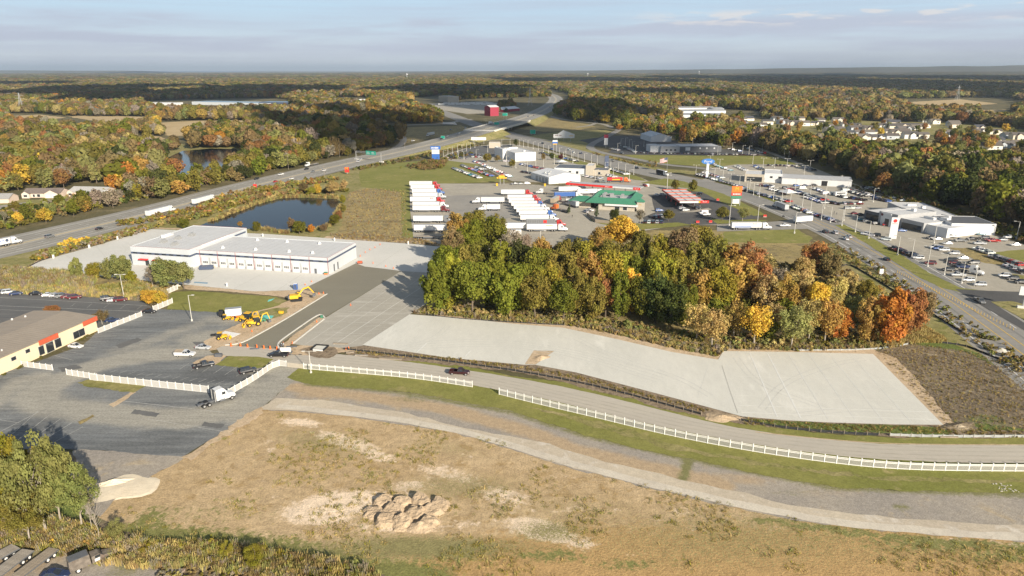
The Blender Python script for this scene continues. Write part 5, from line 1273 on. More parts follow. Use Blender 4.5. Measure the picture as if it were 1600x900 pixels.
 part('roof_duct', M['white'], r, [((3.4, 19, H1 + .6), (1.4, 5, 1.5)), ((3.4, 22.5, H1 + .2), (1.0, 1.6, .7))])
service_building()
def cream_building():
 a = G(153, 516.5); b = G(0, 590)
 th = math.atan2(a.y - b.y, a.x - b.x) - .035
 L = 64.0
 o = a - Vector((math.cos(th), math.sin(th), 0)) * L
 r = empty('cream_building', o, th, 'cream commercial building with tan metal roof and terracotta sign panels', 'building')
 D, h = 24.0, 5.0
 block(r, 0, L, 0, D, h, M['cream'], M['rooftan'], .05)
 mb = MB()
 mb.add([(-.3, -.5, h + .05), (L + .4, -.5, h + .05), (L + .4, D / 2, h + .9), (-.3, D / 2, h + .9), (L + .4, D + .4, h + .05), (-.3, D + .4, h + .05), (-.3, -.5, h - .15), (L + .4, -.5, h - .15), (L + .4, D + .4, h - .15), (-.3, D + .4, h - .15)],
     [(0, 1, 2, 3), (3, 2, 4, 5), (6, 7, 1, 0), (7, 8, 4, 2, 1), (9, 6, 0, 3, 5), (8, 9, 5, 4), (9, 8, 7, 6)])
 roof = mb.build('roof', M['rooftan'], r)
 mb = MB()
 for i in range(52):
  x = i * 1.25
  mb.tube((x, -.5, h + .07), (x, D / 2, h + .92), .03, .03, 4, caps=False); mb.tube((x, D / 2, h + .92), (x, D + .4, h + .07), .03, .03, 4, caps=False)
 mb.build('roof_seam', M['rooftan'], roof)["kind"] = 'stuff'
 for x0, x1 in ((L - 5.8, L), (L - 22.3, L - 15.5)):
  part('sign_panel', M['brick_red'], r, [(((x0 + x1) / 2, -.62, h - .55), (x1 - x0, .25, 1.5))])
 wins(r, 0, [(L - 9.6, L - 5.2, .7, 2.9), (L - 16.6, L - 14.4, .5, 3.1), (L - 19.8, L - 17.2, .2, 3.1), (L - 22.4, L - 20.6, .5, 3.1), (L - 26.6, L - 25.2, 2.9, 3.9), (L - 31.4, L - 29.9, 2.5, 3.5), (L - 38.2, L - 36.6, .9, 2.0)], frame='grey')
 d = part('garage_door', M['white'], r, [((L - 48.5, -.06, 2.1), (5.0, .12, 4.2))])
 part('door_window', M['dkglass'], d, [((L - 50.0 + 1.0 * i, -.14, 1.7 + .7 * j), (.75, .06, .38)) for i in range(4) for j in range(2)])
 part('door', M['grey'], r, [((L - 44.3, -.05, 1.05), (.95, .08, 2.1))])
 part('utility_box', M['tanwall'], r, [((L - 40.5, -.8, .8), (2.2, 1.4, 1.6))])
 roof_units(r, [(L - 36, 6, h + .3, .5, .5, .8), (L - 33.6, 6.5, h + .3, .35, .35, .7), (L - 40, 4.4, h + .25, .35, .35, .5), (L - 47, 7, h + .4, .5, .5, .5), (L - 46, 7.5, h + .4, .5, .5, .4), (L - 31, 3, h + .15, .3, .3, .5), (L - 6, 21, h + .1, .4, .4, .6), (L - 9, 23, h + .05, .4, .4, .6), (L - 18, 23, h + .05, .4, .4, .6)], M['white'], 'roof_pipe')
 for x0, x1 in ((L - 12, L - .5), (L - 24, L - 22.6), (L - 33, L - 26.5), (L - 36.5, L - 34.8)):
  bm_ = crown_mesh('low_hedge', x1 - x0, 1.0, -.1, 500, .22, M['leaf'], 'round', 10, int(x0 * 7), .3)
  h_ = link('low_hedge', bm_, None); h_.location = r.matrix_basis @ Vector(((x0 + x1) / 2, -1.3, 0)) if 0 else o + Vector((math.cos(th) * (x0 + x1) / 2 + math.sin(th) * 1.3, math.sin(th) * (x0 + x1) / 2 - math.cos(th) * 1.3, 0))
  h_.rotation_euler = (0, 0, th); h_.scale = (1, 1.0 / max(1, (x1 - x0) / 1.3), 1); h_.color = (.14, .13, .035, 1)
  tag(h_, {L - 12: 'longest low hedge below the big corner window of the cream building', L - 24: 'small hedge beside the entrance of the cream building', L - 33: 'low hedge below the two small square windows', L - 36.5: 'short hedge beside the utility box of the cream building'}[x0], 'hedge', 'hedges along the cream building')
cream_building()
def gable(root, x0, x1, y0, y1, h, rise, wall, roof, along_x=True, over=.4, names=('wall', 'roof')):
 mb = MB(); t = .12
 if along_x:
  ym = (y0 + y1) / 2
  mb.add([(x0, y0, 0), (x1, y0, 0), (x1, y1, 0), (x0, y1, 0), (x0, y0, h), (x1, y0, h), (x1, y1, h), (x0, y1, h), (x0, ym, h + rise), (x1, ym, h + rise)], [(0, 1, 5, 4), (2, 3, 7, 6), (1, 2, 6, 9, 5), (3, 0, 4, 8, 7)])
  rb = MB(); s = rise / ((y1 - y0) / 2)
  a, b = (x0 - over, y0 - over, h - over * s + .05), (x1 + over, y0 - over, h - over * s + .05)
  c, d = (x1 + over, ym, h + rise + .05), (x0 - over, ym, h + rise + .05)
  e, f = (x1 + over, y1 + over, h - over * s + .05), (x0 - over, y1 + over, h - over * s + .05)
  lo = lambda p: (p[0], p[1], p[2] + t)
  rb.add([a, b, c, d, e, f, lo(a), lo(b), lo(c), lo(d), lo(e), lo(f)], [(6, 7, 8, 9), (9, 8, 10, 11), (1, 0, 3, 2), (4, 2, 3, 5), (0, 1, 7, 6), (1, 2, 8, 7), (2, 4, 10, 8), (4, 5, 11, 10), (5, 3, 9, 11), (3, 0, 6, 9)])
 else:
  xm = (x0 + x1) / 2
  mb.add([(x0, y0, 0), (x1, y0, 0), (x1, y1, 0), (x0, y1, 0), (x0, y0, h), (x1, y0, h), (x1, y1, h), (x0, y1, h), (xm, y0, h + rise), (xm, y1, h + rise)], [(0, 1, 5, 8, 4), (2, 3, 7, 9, 6), (1, 2, 6, 5), (3, 0, 4, 7)])
  rb = MB(); s = rise / ((x1 - x0) / 2)
  a, b = (x0 - over, y1 + over, h - over * s + .05), (x0 - over, y0 - over, h - over * s + .05)
  c, d = (xm, y0 - over, h + rise + .05), (xm, y1 + over, h + rise + .05)
  e, f = (x1 + over, y0 - over, h - over * s + .05), (x1 + over, y1 + over, h - over * s + .05)
  lo = lambda p: (p[0], p[1], p[2] + t)
  rb.add([a, b, c, d, e, f, lo(a), lo(b), lo(c), lo(d), lo(e), lo(f)], [(6, 7, 8, 9), (9, 8, 10, 11), (1, 0, 3, 2), (4, 2, 3, 5), (0, 1, 7, 6), (1, 2, 8, 7), (2, 4, 10, 8), (4, 5, 11, 10), (5, 3, 9, 11), (3, 0, 6, 9)])
 w = mb.build(names[0], wall, root); r = rb.build(names[1], roof, root)
 return w, r
M['maroonp'] = pmat('dark_red_emblem', (.13, .03, .035), .5, .05)
def dealers():
 p, th, L = front((1221, 287.5), (1329, 292))
 r = empty('car_dealership', p, th - .06, 'long white and grey car dealership beside the highway with dark glass showroom', 'building')
 gable(r, 0, L, 0, 22, 4.6, 1.2, M['white'], M['roof_tr'], True, .3)
 part('door', M['black'], r, [((L * .62, -.06, 2.0), (4.0, .1, 3.6))])
 q = G(1163, 284) - p
 c, s = math.cos(-th + .06), math.sin(-th + .06)
 lx, ly = q.x * c - q.y * s, q.x * s + q.y * c
 block(r, lx, lx + 14, ly - 1, ly + 22, 6.2, M['tanwall'], M['roofw'])
 block(r, lx + 14.02, -.02, ly + 1.5, ly + 26, 7.0, M['white'], M['roofw'])
 part('showroom_glass', M['dkglass'], r, [((lx + 7, ly - 1.06, 2.4), (11, .1, 3.6)), ((lx + 14.1, ly + .2, 2.2), (.1, 2, 3.4))])
 wins(r, ly + 1.5, [(lx + 18, lx + 20, 3.6, 5), (lx + 24, lx + 26, 3.6, 5)])
 p, th, L = front((1349, 343), (1441, 365))
 r = empty('car_dealership', p, th, 'pale car dealership of stepped flat volumes beside the white pylon sign', 'building')
 y = lambda a: a
 block(r, 0, 12, 0, 26, 5.6, M['dgrey'], M['roofw'])
 block(r, 12.02, 24, -2.5, 26, 7.4, M['grey'], M['roofw'])
 part('entry_portal', M['white'], r, [((17.2, -2.85, 3.6), (6.4, .6, 7.0))])
 for c_, d_ in (((18.2, -3.2, 2.2), (2.6, .08, 4.0)), ((6, -.08, 2.2), (9, .1, 3.6)), ((31, -.08, 2.0), (12, .1, 3.2))): part('showroom_glass', M['dkglass'], r, [(c_, d_)])
 block(r, 24.02, L, 0, 30, 5.6, M['grey'], M['roofw'])
 block(r, L + .02, L + 12, 2, 24, 5.0, M['white'], M['roofw'])
 mb = MB(); mb.tube((14.6, -3.16, 6.0), (14.6, -3.22, 6.0), .75, .75, 12); mb.build('emblem', M['maroonp'], r)
 roof_units(r, [(9, 14, 5.2, 3, 3, 1.2), (18, 16, 7, 2, 2, 1.4), (30, 14, 5.2, 6, 2, 1.2), (36, 18, 5.2, 4, 3, 1.5), (33, 24, 5.2, 2, 2, 1.2)], M['white'])
 p2, th2, L2 = front((1440, 364.5), (1483, 364)); L2 = 15
 r2 = empty('service_wing', p2, math.radians(-6), 'low white service wing with a square window beside the pale dealership', 'building')
 block(r2, 0, L2 + 2, 0, 26, 4.8, M['white'], M['roofw'])
 wins(r2, 0, [(3, 6, .8, 4.0)]); part('door', M['navy'], r2, [((7.4, -.05, 1.2), (1.0, .08, 2.4))])
 p3, th3, L3 = front((1484, 366.5), (1547, 366.5));
 r3 = empty('workshop', p3, math.radians(-5), 'big white workshop block with dark roof at the right end of the dealership', 'building')
 block(r3, 0, 22, 0, 20, 6.0, M['white'], M['dgrey'], .15)
 block(r3, -6, 14, 20.02, 62, 5.6, M['grey'], M['roofw'], .3)
 d = part('garage_door', M['white'], r3, [((9.5, -.06, 2.1), (3.6, .12, 3.8))]); part('door_window', M['dkglass'], d, [((8.7 + .8 * i, -.14, 2.0), (.5, .05, .35)) for i in range(3)])
 part('window', M['dkglass'], r3, [((3.6, -.06, 1.2), (1.4, .1, 1.6))])
 roof_units(r3, [(2, 30, 5.3, 2, 2, 1.3), (6, 44, 5.3, 2, 2, 1.3), (3, 52, 5.3, 5, 2, 1.0)], M['white'])
 p, th, L = front((1032, 238.5), (1120, 236.5))
 r = empty('car_dealership', p, th - .12, 'charcoal grey car dealership behind the long lawn and its row of cars', 'building')
 block(r, 0, 20, 0, 22, 6.4, M['tanwall'] if 0 else M['grey'], M['roofw'])
 block(r, 20.02, L + 2, 1.5, 30, 6.0, M['dgrey'], M['roofw'])
 block(r, -10, -.02, 3, 20, 7.0, M['white'], M['roofw'])
 wins(r, 0, [(5, 7.4, 1.8, 3.4), (9.5, 12, 1.8, 3.4), (14, 16.4, 1.8, 3.4)])
 part('sign_panel', M['white'], r, [((29, 1.4, 3.4), (5, .2, 3.4))])
 for x in (42, 49, 57):
  mb = MB(); mb.tube((x, 1.38, 4), (x, 1.3, 4), .9, .9, 12); mb.build('round_sign', M['white'], r)
 p, th, L = front((1017, 222), (1048, 224))
 r = empty('gabled_hall', p, .12, 'white gabled metal hall behind the charcoal dealership', 'building')
 gable(r, 0, 25, 0, 42, 6, 3.6, M['white'], M['steel'], False)
 p, th, L = front((857.5, 287.8), (908, 284.6))
 r = empty('gabled_shed', p, th + .05, 'white gabled metal shed beside the red truck fuel canopy', 'building')
 gable(r, 0, L, 0, 30, 5, 2.6, M['white'], M['trailer_w'], False, .2)
 roof_units(r, [(4, 8, 6.3, 1.6, .9, .9), (4, 14, 6.3, 1.6, .9, .9), (7, 11, 7.2, .9, .9, .9)], M['steel'], 'roof_vent')
 part('door', M['grey'], r, [((-.05, 4 + 5.5 * i, 2), (.1, 3.6, 3.4)) for i in range(4)])
 p, th, L = front((866, 272), (912, 273))
 r = empty('car_dealership', p, th - .1, 'white showroom with charcoal roof behind the gabled shed', 'building')
 block(r, 0, 26, 0, 24, 5.2, M['white'], M['dgrey'], .1)
 block(r, 26.02, 32, -1.2, 16, 8.0, M['tanwall'], M['roofw'])
 block(r, 32.02, 44, 0, 14, 4.6, M['tanwall'], M['dgrey'], .1)
 wins(r, 0, [(7, 9, 1, 3), (12, 14, 1, 3), (18, 20, 1, 3), (36, 38, 1, 3)])
 p, th, L = front((805, 252.5), (839, 250.5))
 r = empty('car_dealership', p, th - .05, 'white boxy showroom in the middle of the car lot', 'building')
 block(r, 0, 21, 0, 44, 8, M['white'], M['roofw'])
 block(r, -4, -.02, 22, 44, 9.5, M['white'], M['roofw'])
 roof_units(r, [(5, 30, 7.6, 3, 2, 1.4), (14, 12, 7.6, 2, 2, 1), (12, 36, 7.6, 9, 1.2, 1.6)], M['white'])
 p, th, L = front((764, 231.5), (782, 231.5))
 r = empty('small_office', p, th, 'small tan office at the back of the middle lot', 'building')
 block(r, 0, L, 0, 10, 6, M['tanwall'], M['roofw'])
 for x, y, w, h, lb in ((877.5, 256.5, 9, 4.2, 'white pointed marquee behind the charcoal roof'), (1231, 305.5, 9.5, 4.6, 'white pointed marquee at the edge of the used car lot')):
  t = empty('marquee', G(x, y), .3, lb, 'tent')
  mb = MB(); a = w / 2
  mb.add([(-a, -a, 2.4), (a, -a, 2.4), (a, a, 2.4), (-a, a, 2.4), (0, 0, h)], [(0, 1, 4), (1, 2, 4), (2, 3, 4), (3, 0, 4)]);
  mb.build('canopy', M['white'], t)
  for sx in (-1, 1):
   for sy in (-1, 1): mb = MB(); mb.tube((sx * a * .96, sy * a * .96, 0), (sx * a * .96, sy * a * .96, 2.45), .06); mb.build('pole', M['white'], t)
dealers()
def truck_stop():
 p, th, L = front((955, 329), (1014, 331))
 r = empty('truck_stop', p, th - .12, 'truck stop with green metal roof round a sunk roof well', 'building')
 W, D, h = 33.0, 34.0, 4.6
 X0, X1 = -22.0, 14.0
 gw = M['tanwall']
 part('wall', gw, r, [(((X0 + X1) / 2 + 7, D / 2, h / 2), (X1 - X0 - 14, D - 1, h))])
 def ring(x0, x1, y0, y1, z0, z1, inset):
  o = [(x0, y0), (x1, y0), (x1, y1), (x0, y1)]; t = inset
  m = [(x0 + t, y0 + t), (x1 - t, y0 + t), (x1 - t, y1 - t), (x0 + t, y1 - t)]; q = t + 1.6
  i = [(x0 + q, y0 + q), (x1 - q, y0 + q), (x1 - q, y1 - q), (x0 + q, y1 - q)]
  mb = MB()
  vs = [(*a, z0) for a in o] + [(*a, z1) for a in m] + [(*a, z0 + .3) for a in i] + [(*a, z0 - .25) for a in o]
  fs = []
  for k in range(4):
   n = (k + 1) % 4
   fs += [(k, n, 4 + n, 4 + k), (4 + k, 4 + n, 8 + n, 8 + k), (12 + k, 12 + n, n, k)]
  mb.add(vs, fs)
  return mb.build('roof', M['greenroof'], r)
 ring(X0 + 6, X1 + 1, -1.2, D, h, h + 2.8, 4.0)
 part('roof_deck', M['roof_tr'], r, [(((X0 + X1) / 2 + 3.5, D / 2 - .6, h + .2), (X1 - X0 - 16, D - 12, .3))])
 for i in range(14): roof_units(r, [(rnd(X0 + 14, X1 - 8), rnd(7, D - 9), h + .35, rnd(1.2, 2.6), rnd(1.2, 2.4), rnd(.8, 2.2))], M['steel'])
 part('fascia', M['white'], r, [(((X0 + X1) / 2 + 10, -.75, h - .9), (X1 - X0 - 16, .3, 1.3))])
 wins(r, .5, [(X1 - 12, X1 - 9, .6, 2.6), (X1 - 7, X1 - 4.5, .6, 2.6)])
 part('wall', gw, r, [((-20, 10, 2), (13, 12, 4))])
 mb = MB(); mb.add([(-27.5, 3, 4), (-12.5, 3, 4), (-12.5, 17, 4), (-27.5, 17, 4), (-22, 10, 6.6), (-17, 10, 6.6)], [(0, 1, 5, 4), (1, 2, 5), (2, 3, 4, 5), (3, 0, 4)]); mb.build('roof', M['greenroof'], r)
 part('entry', gw, r, [((X1 + 3.4, 2.2, 3.0), (4.2, 4.2, 6.0))])
 mb = MB(); mb.add([(X1 + 1, -.2, 6.02), (X1 + 5.8, -.2, 6.02), (X1 + 5.8, 4.6, 6.02), (X1 + 1, 4.6, 6.02), (X1 + 3.4, 2.2, 8.2)], [(0, 1, 4), (1, 2, 4), (2, 3, 4), (3, 0, 4)]); mb.build('roof', M['greenroof'], r)
 text('m', 1.6, (X1 + 3.4, .05, 4.6), UP, M['yellow_line'], r, 'arch_emblem')
 a, b = G(884, 287.5, 5.5), G(1000, 296, 5.5)
 th = math.atan2(b.y - a.y, b.x - a.x); L = (b - a).length
 c = empty('fuel_canopy', (a.x, a.y, 0), th, 'long red-edged truck fuel canopy behind the green roof', 'fuel canopy')
 part('deck', M['roof_tr'], c, [((L / 2, 5.2, 5.9), (L - .5, 9.6, .5))])
 part('fascia', M['redsign'], c, [((L * .32, .2, 5.75), (L * .64, .35, 1.35)), ((.2, 5.2, 5.75), (.35, 9.6, 1.35))])
 part('fascia', M['white'], c, [((L * .82, .2, 5.75), (L * .36, .35, 1.0))])
 part('sign_panel', M['redsign'], c, [((L - 2.2, -.1, 5.75), (4.6, .3, 1.7))])
 text('PILOT', 1.2, (L * .57, .0, 5.75), UP, M['white'], c); text('PILOT', 1.1, (L - 2.2, -.28, 5.75), UP, M['white'], c)
 for i in range(7):
  part('pillar', M['white'], c, [((3 + i * (L - 6) / 6, 3, 2.8), (.5, .5, 5.6))])
  part('pump', M['dgrey'], c, [((3 + i * (L - 6) / 6, 4.4, .9), (.9, 1.0, 1.8))])
 a, b = G(1071, 316, 5.0), G(1098, 316, 5.0)
 th = math.radians(2)
 c = empty('fuel_canopy', (a.x, a.y, 0), th, 'car fuel canopy with white panels between red beams on dark asphalt', 'fuel canopy')
 W, D = 16.0, 44.0
 shear = -.22
 def bx(x, y, z, dx, dy, dz): return ((x + shear * 0, y, z), (dx, dy, dz))
 part('deck', M['roof_tr'], c, [bx(4.5, D / 2, 5.1, W, D, .35)])
 for i in range(5): part('beam', M['brick_red'], c, [bx(4.5, 1.0 + i * (D - 2) / 4, 5.5, W, 1.3, .45)])
 for i in range(4):
  for j in range(3): part('roof_panel', M['roofw'], c, [bx(-1.2 + j * 5.2, 1.0 + (i + .5) * (D - 2) / 4, 5.4, 4.2, 7.6, .2)])
 part('fascia', M['white'], c, [bx(3.2, -.15, 5.1, W - 2.5, .3, 1.0), bx(4.5, D + .15, 5.1, W, .3, 1.0)])
 part('fascia', M['red'], c, [bx(-3.65, D / 2, 5.1, .3, D, 1.0)])
 part('sign_panel', M['redsign'], c, [bx(11.6, -.3, 5.25, 5.4, .35, 1.5)])
 part('sign_stripe', M['yel'], c, [bx(8.5, -.32, 5.2, .8, .3, 1.2)])
 text('PILOT', 1.0, (11.8, -.52, 5.25), UP, M['white'], c)
 for x in (-1, 10):
  for i in range(4):
   part('pillar', M['dgrey'], c, [((x, 3 + i * 12, 2.5), (.5, .5, 5.0))])
   p_ = part('pump', M['redsign'], c, [((x, 4.2 + i * 12, 1.0), (.8, 1.2, 2.0))])
truck_stop()
def far_buildings():
 M['fred'] = pmat('crimson_wall', (.30, .03, .055), .6, .08)
 M['fblue'] = pmat('blue_roof', (.22, .33, .42), .6, .08)
 for a, b, d, h, wm, rm, lb in (((300, 163.5), (420, 166), 60, 7, 'wallw', 'fblue', 'long pale blue industrial shed in the far woods'), ((405, 165.5), (448, 166), 50, 9, 'navy', 'fblue', 'dark blue industrial building in the far woods'), ((226, 164.5), (274, 165), 30, 6, 'white', 'roofw', 'white shed edge showing among the far trees'),
           ((523, 161), (553, 161), 30, 7, 'white', 'dgrey', 'white and black building among the far trees'), ((561, 159.5), (570, 159.5), 20, 7, 'white', 'roofw', 'tiny white building among the far trees'), ((600, 156.5), (634, 156), 30, 8, 'grey', 'steel', 'grey roofed block beyond the ramp'),
           ((700, 160.5), (717, 160), 50, 16, 'tanwall', 'roofw', 'pale square warehouse on the far hill of the interchange'), ((626, 175.5), (650, 176.5), 20, 6, 'tanwall', 'rooftan', 'tan building among yellow trees by the ramp')):
  p, th, L = front(a, b)
  r = empty('warehouse', p, th, lb, 'warehouse')
  block(r, 0, L, 0, d, h, M[wm], M[rm], .3)
 p, th, L = front((757, 180.5), (770, 182))
 r = empty('red_barn', p, th, 'tall crimson barn-like building beside the interchange', 'barn')
 gable(r, 0, L * .7, 0, 18, 16, 3.0, M['fred'], M['white'], False, .6)
 p, th, L = front((785, 175.5), (812, 173))
 r = empty('red_barn', p, th, 'low crimson building with white roof beyond the interchange', 'barn')
 gable(r, 0, L, 0, 26, 5, 4, M['fred'], M['white'], True, .6)
 for a, b, d, lb in (((1066, 184), (1133, 184), 26, 'nearest long grey-roofed storage shed'), ((1060, 178), (1134, 177), 24, 'second long grey-roofed storage shed'), ((1056, 172.5), (1116, 172), 22, 'third long grey-roofed storage shed'), ((1114, 174), (1131, 173.5), 20, 'short white storage shed behind the long ones')):
  p, th, L = front(a, b)
  r = empty('storage_shed', p, th, lb, 'storage shed', 'storage sheds')
  gable(r, 0, L, 0, d, 5, 2.5, M['white'], M['steel'], True, .5)
 p = G(1037, 200); r = empty('small_barn', p, .1, 'tiny white gabled building among trees behind the grey dealership', 'barn'); gable(r, 0, 8, 0, 10, 4, 2.5, M['white'], M['white'], False)
 def bungalow(p, th, L, D, roofc, lb, full=True):
  r = empty('bungalow', p, th, lb, 'house')
  w, rf = gable(r, 0, L, 0, D, 3.0, 2.4, M['panel'], M['roofpanel'], True, .5)
  w.color = (.62, .50, .42, 1); rf.color = (*roofc, 1)
  if full:
   for x0, x1 in ((.3, 5.2), (L - 9, L - .3)):
    w2, r2 = gable(r, x0, x1, -2.2, D / 2, 2.9, 1.6 if x1 - x0 < 6 else 2.3, M['panel'], M['roofpanel'], False, .3, ('gable_wall', 'gable_roof'))
    w2.color = (.66, .55, .46, 1); r2.color = (*roofc, 1)
   wins(r, -2.2, [(1.6, 4.0, .9, 2.2)]); wins(r, 0, [(6.2, 7.6, .5, 2.2), (9, 11, .5, 2.3)])
   for x in (L - 6.6, L - 2.6): part('garage_door', M['white'], r, [((x, -2.26, 1.15), (3.0, .1, 2.2))])
 bungalow(G(37, 309), .05, 24, 11, (.19, .155, .135), 'tan bungalow with brown roof and double garage by the cul-de-sac')
 bungalow(G(108, 306), -.12, 26, 13, (.42, .41, .39), 'grey-roofed bungalow half hidden behind autumn trees')
 bungalow(G(-14, 318), .1, 11, 11, (.33, .32, .31), 'house corner cut by the left edge of the picture', False)
 p = G(162, 308); r = empty('garden_shed', p, .1, 'small white shed among trees right of the bungalows', 'shed'); gable(r, 0, 7, 0, 5, 2.6, 1.4, M['white'], M['white'], True)
 rows = [('back row of the subdivision', [(1158, 190), (1172, 189), (1216, 189), (1246, 190), (1282, 191), (1310, 192), (1390, 194), (1398, 196), (1452, 191), (1462, 194), (1492, 197), (1532, 203)]),
   ('middle row of the subdivision', [(1146, 196), (1160, 197), (1172, 201), (1186, 201), (1200, 195), (1226, 194), (1240, 196), (1258, 197), (1278, 196), (1296, 202), (1325, 198), (1338, 200), (1312, 207), (1342, 205), (1360, 206), (1382, 201), (1400, 202), (1414, 206), (1433, 203), (1446, 200), (1494, 200), (1540, 208), (1556, 210), (1578, 216), (1592, 218), (1420, 201), (1479, 214)]),
   ('front row of the subdivision', [(1300, 208), (1325, 213), (1352, 212), (1370, 211), (1394, 210), (1408, 212), (1350, 219), (1373, 219), (1395, 218), (1424, 217), (1440, 217), (1520, 226), (1535, 228), (1546, 234), (1560, 226), (1572, 232), (1596, 230)])]
 roofs = [(.115, .10, .09), (.09, .085, .082), (.14, .125, .115), (.075, .078, .088), (.16, .14, .12)]
 walls = [((.66, .64, .60), 'white'), ((.62, .54, .44), 'beige'), ((.44, .47, .50), 'blue-grey'), ((.70, .64, .52), 'cream')]
 for row, pts in rows:
  pts = sorted(pts)
  cnt = {}
  for i, (x, y) in enumerate(pts):
   wc, wn = walls[(i * 7 + len(pts)) % 4]
   cnt.setdefault(wn, 0)
   big = i % 5 == 3
   r = empty('house', G(x, y), random.choice([0, .12, -.1, .25]), f"{nth(cnt[wn])} {wn} gabled house from the left in the {row}", 'house', 'houses of the subdivision')
   cnt[wn] += 1
   L, D, h = (rnd(14, 19) if not big else 26), rnd(9, 11), rnd(3.6, 5.6)
   ax = (i % 3) != 1
   w, rf = gable(r, -L / 2, L / 2, 0, D, h, rnd(2.4, 3.4), M['panel'], M['roofpanel'], True, .5)
   w.color = (*wc, 1); rf.color = (*random.choice(roofs), 1)
   if ax:
    x0 = rnd(-L / 2, L / 2 - 6.5)
    w2, r2 = gable(r, x0, x0 + 6.5, -2.5, D / 2, h - .3, 2.2, M['panel'], M['roofpanel'], False, .3, ('gable_wall', 'gable_roof')); w2.color = w.color; r2.color = rf.color
   part('window', M['dkglass'], r, [((rnd(-L / 3, L / 3), -2.56 if 0 else -.06, h * .5), (2.0, .1, 1.3))])
   part('garage_door', M['white'], r, [((L / 2 - 3, -.06, 1.2), (4.4, .1, 2.3))])
far_buildings()
PAINT = dict(white=(.64, .64, .63), silver=(.42, .43, .44), grey=(.16, .165, .17), black=(.018, .018, .02), navy=(.025, .04, .10), blue=(.04, .11, .33), red=(.36, .022, .02), maroon=(.12, .016, .02), tan=(.35, .29, .21), teal=(.03, .15, .19), orange=(.62, .13, .02), brown=(.10, .06, .04), darkred=(.040, .011, .012))
def loft(mb, secs, m=0):
 """secs: (x, half width, z bottom, z top, top half width)"""
 vs = []
 for x, w, zb, zt, tw in secs:
  zm = zb + (zt - zb) * .55
  vs += [(x, -w * .94, zb), (x, -w, zm), (x, -tw, zt), (x, tw, zt), (x, w, zm), (x, w * .94, zb)]
 n = len(secs)
 fs = []
 for i in range(n - 1):
  for k in range(6): fs.append((6 * i + k, 6 * i + (k + 1) % 6, 6 * i + 6 + (k + 1) % 6, 6 * i + 6 + k))
 fs += [tuple(range(5, -1, -1)), tuple(6 * (n - 1) + k for k in range(6))]
 fs = [f[::-1] for f in fs]
 mb.add(vs, fs, m)
def cabin(mb, x0, x1, x2, x3, w, tw, z0, z1, mg, mr):
 """glass house from x0 (rear foot) x1 (rear roof) x2 (front roof) x3 (windscreen foot)"""
 a = [(x0, -w, z0), (x3, -w, z0), (x3, w, z0), (x0, w, z0)]; b = [(x1, -tw, z1), (x2, -tw, z1), (x2, tw, z1), (x1, tw, z1)]
 mb.add(a + b, [(0, 1, 5, 4), (1, 2, 6, 5), (2, 3, 7, 6), (3, 0, 4, 7)], mg)
 t = .05
 c = [(x1 - t, -tw - t, z1), (x2 + t, -tw - t, z1), (x2 + t, tw + t, z1), (x1 - t, tw + t, z1)]
 mb.add([*c, *[(x, y, z + .05) for x, y, z in c]], [(4, 5, 6, 7), (0, 1, 5, 4), (1, 2, 6, 5), (2, 3, 7, 6), (3, 0, 4, 7)], mr)
 xm = (x1 + x2) / 2
 for s in (-1, 1):
  for xa, xb in ((x0, x1), (xm, xm), (x3, x2)):
   mb.tube((xa, s * w, z0), (xb, s * tw, z1), .055, .045, 4, mr, caps=False)
def wheel(mb, x, y, r, w, m, mr):
 mb.tube((x, y - w / 2, r), (x, y + w / 2, r), r, r, 10, m)
 s = 1 if y > 0 else -1
 mb.tube((x, y + s * w / 2, r), (x, y + s * (w / 2 + .02), r), r * .6, r * .6, 8, mr)
DIM = dict(sedan=(4.7, .90), suv=(4.75, .95), pickup=(5.8, .99), van=(5.6, 1.0), coupe=(4.5, .9))
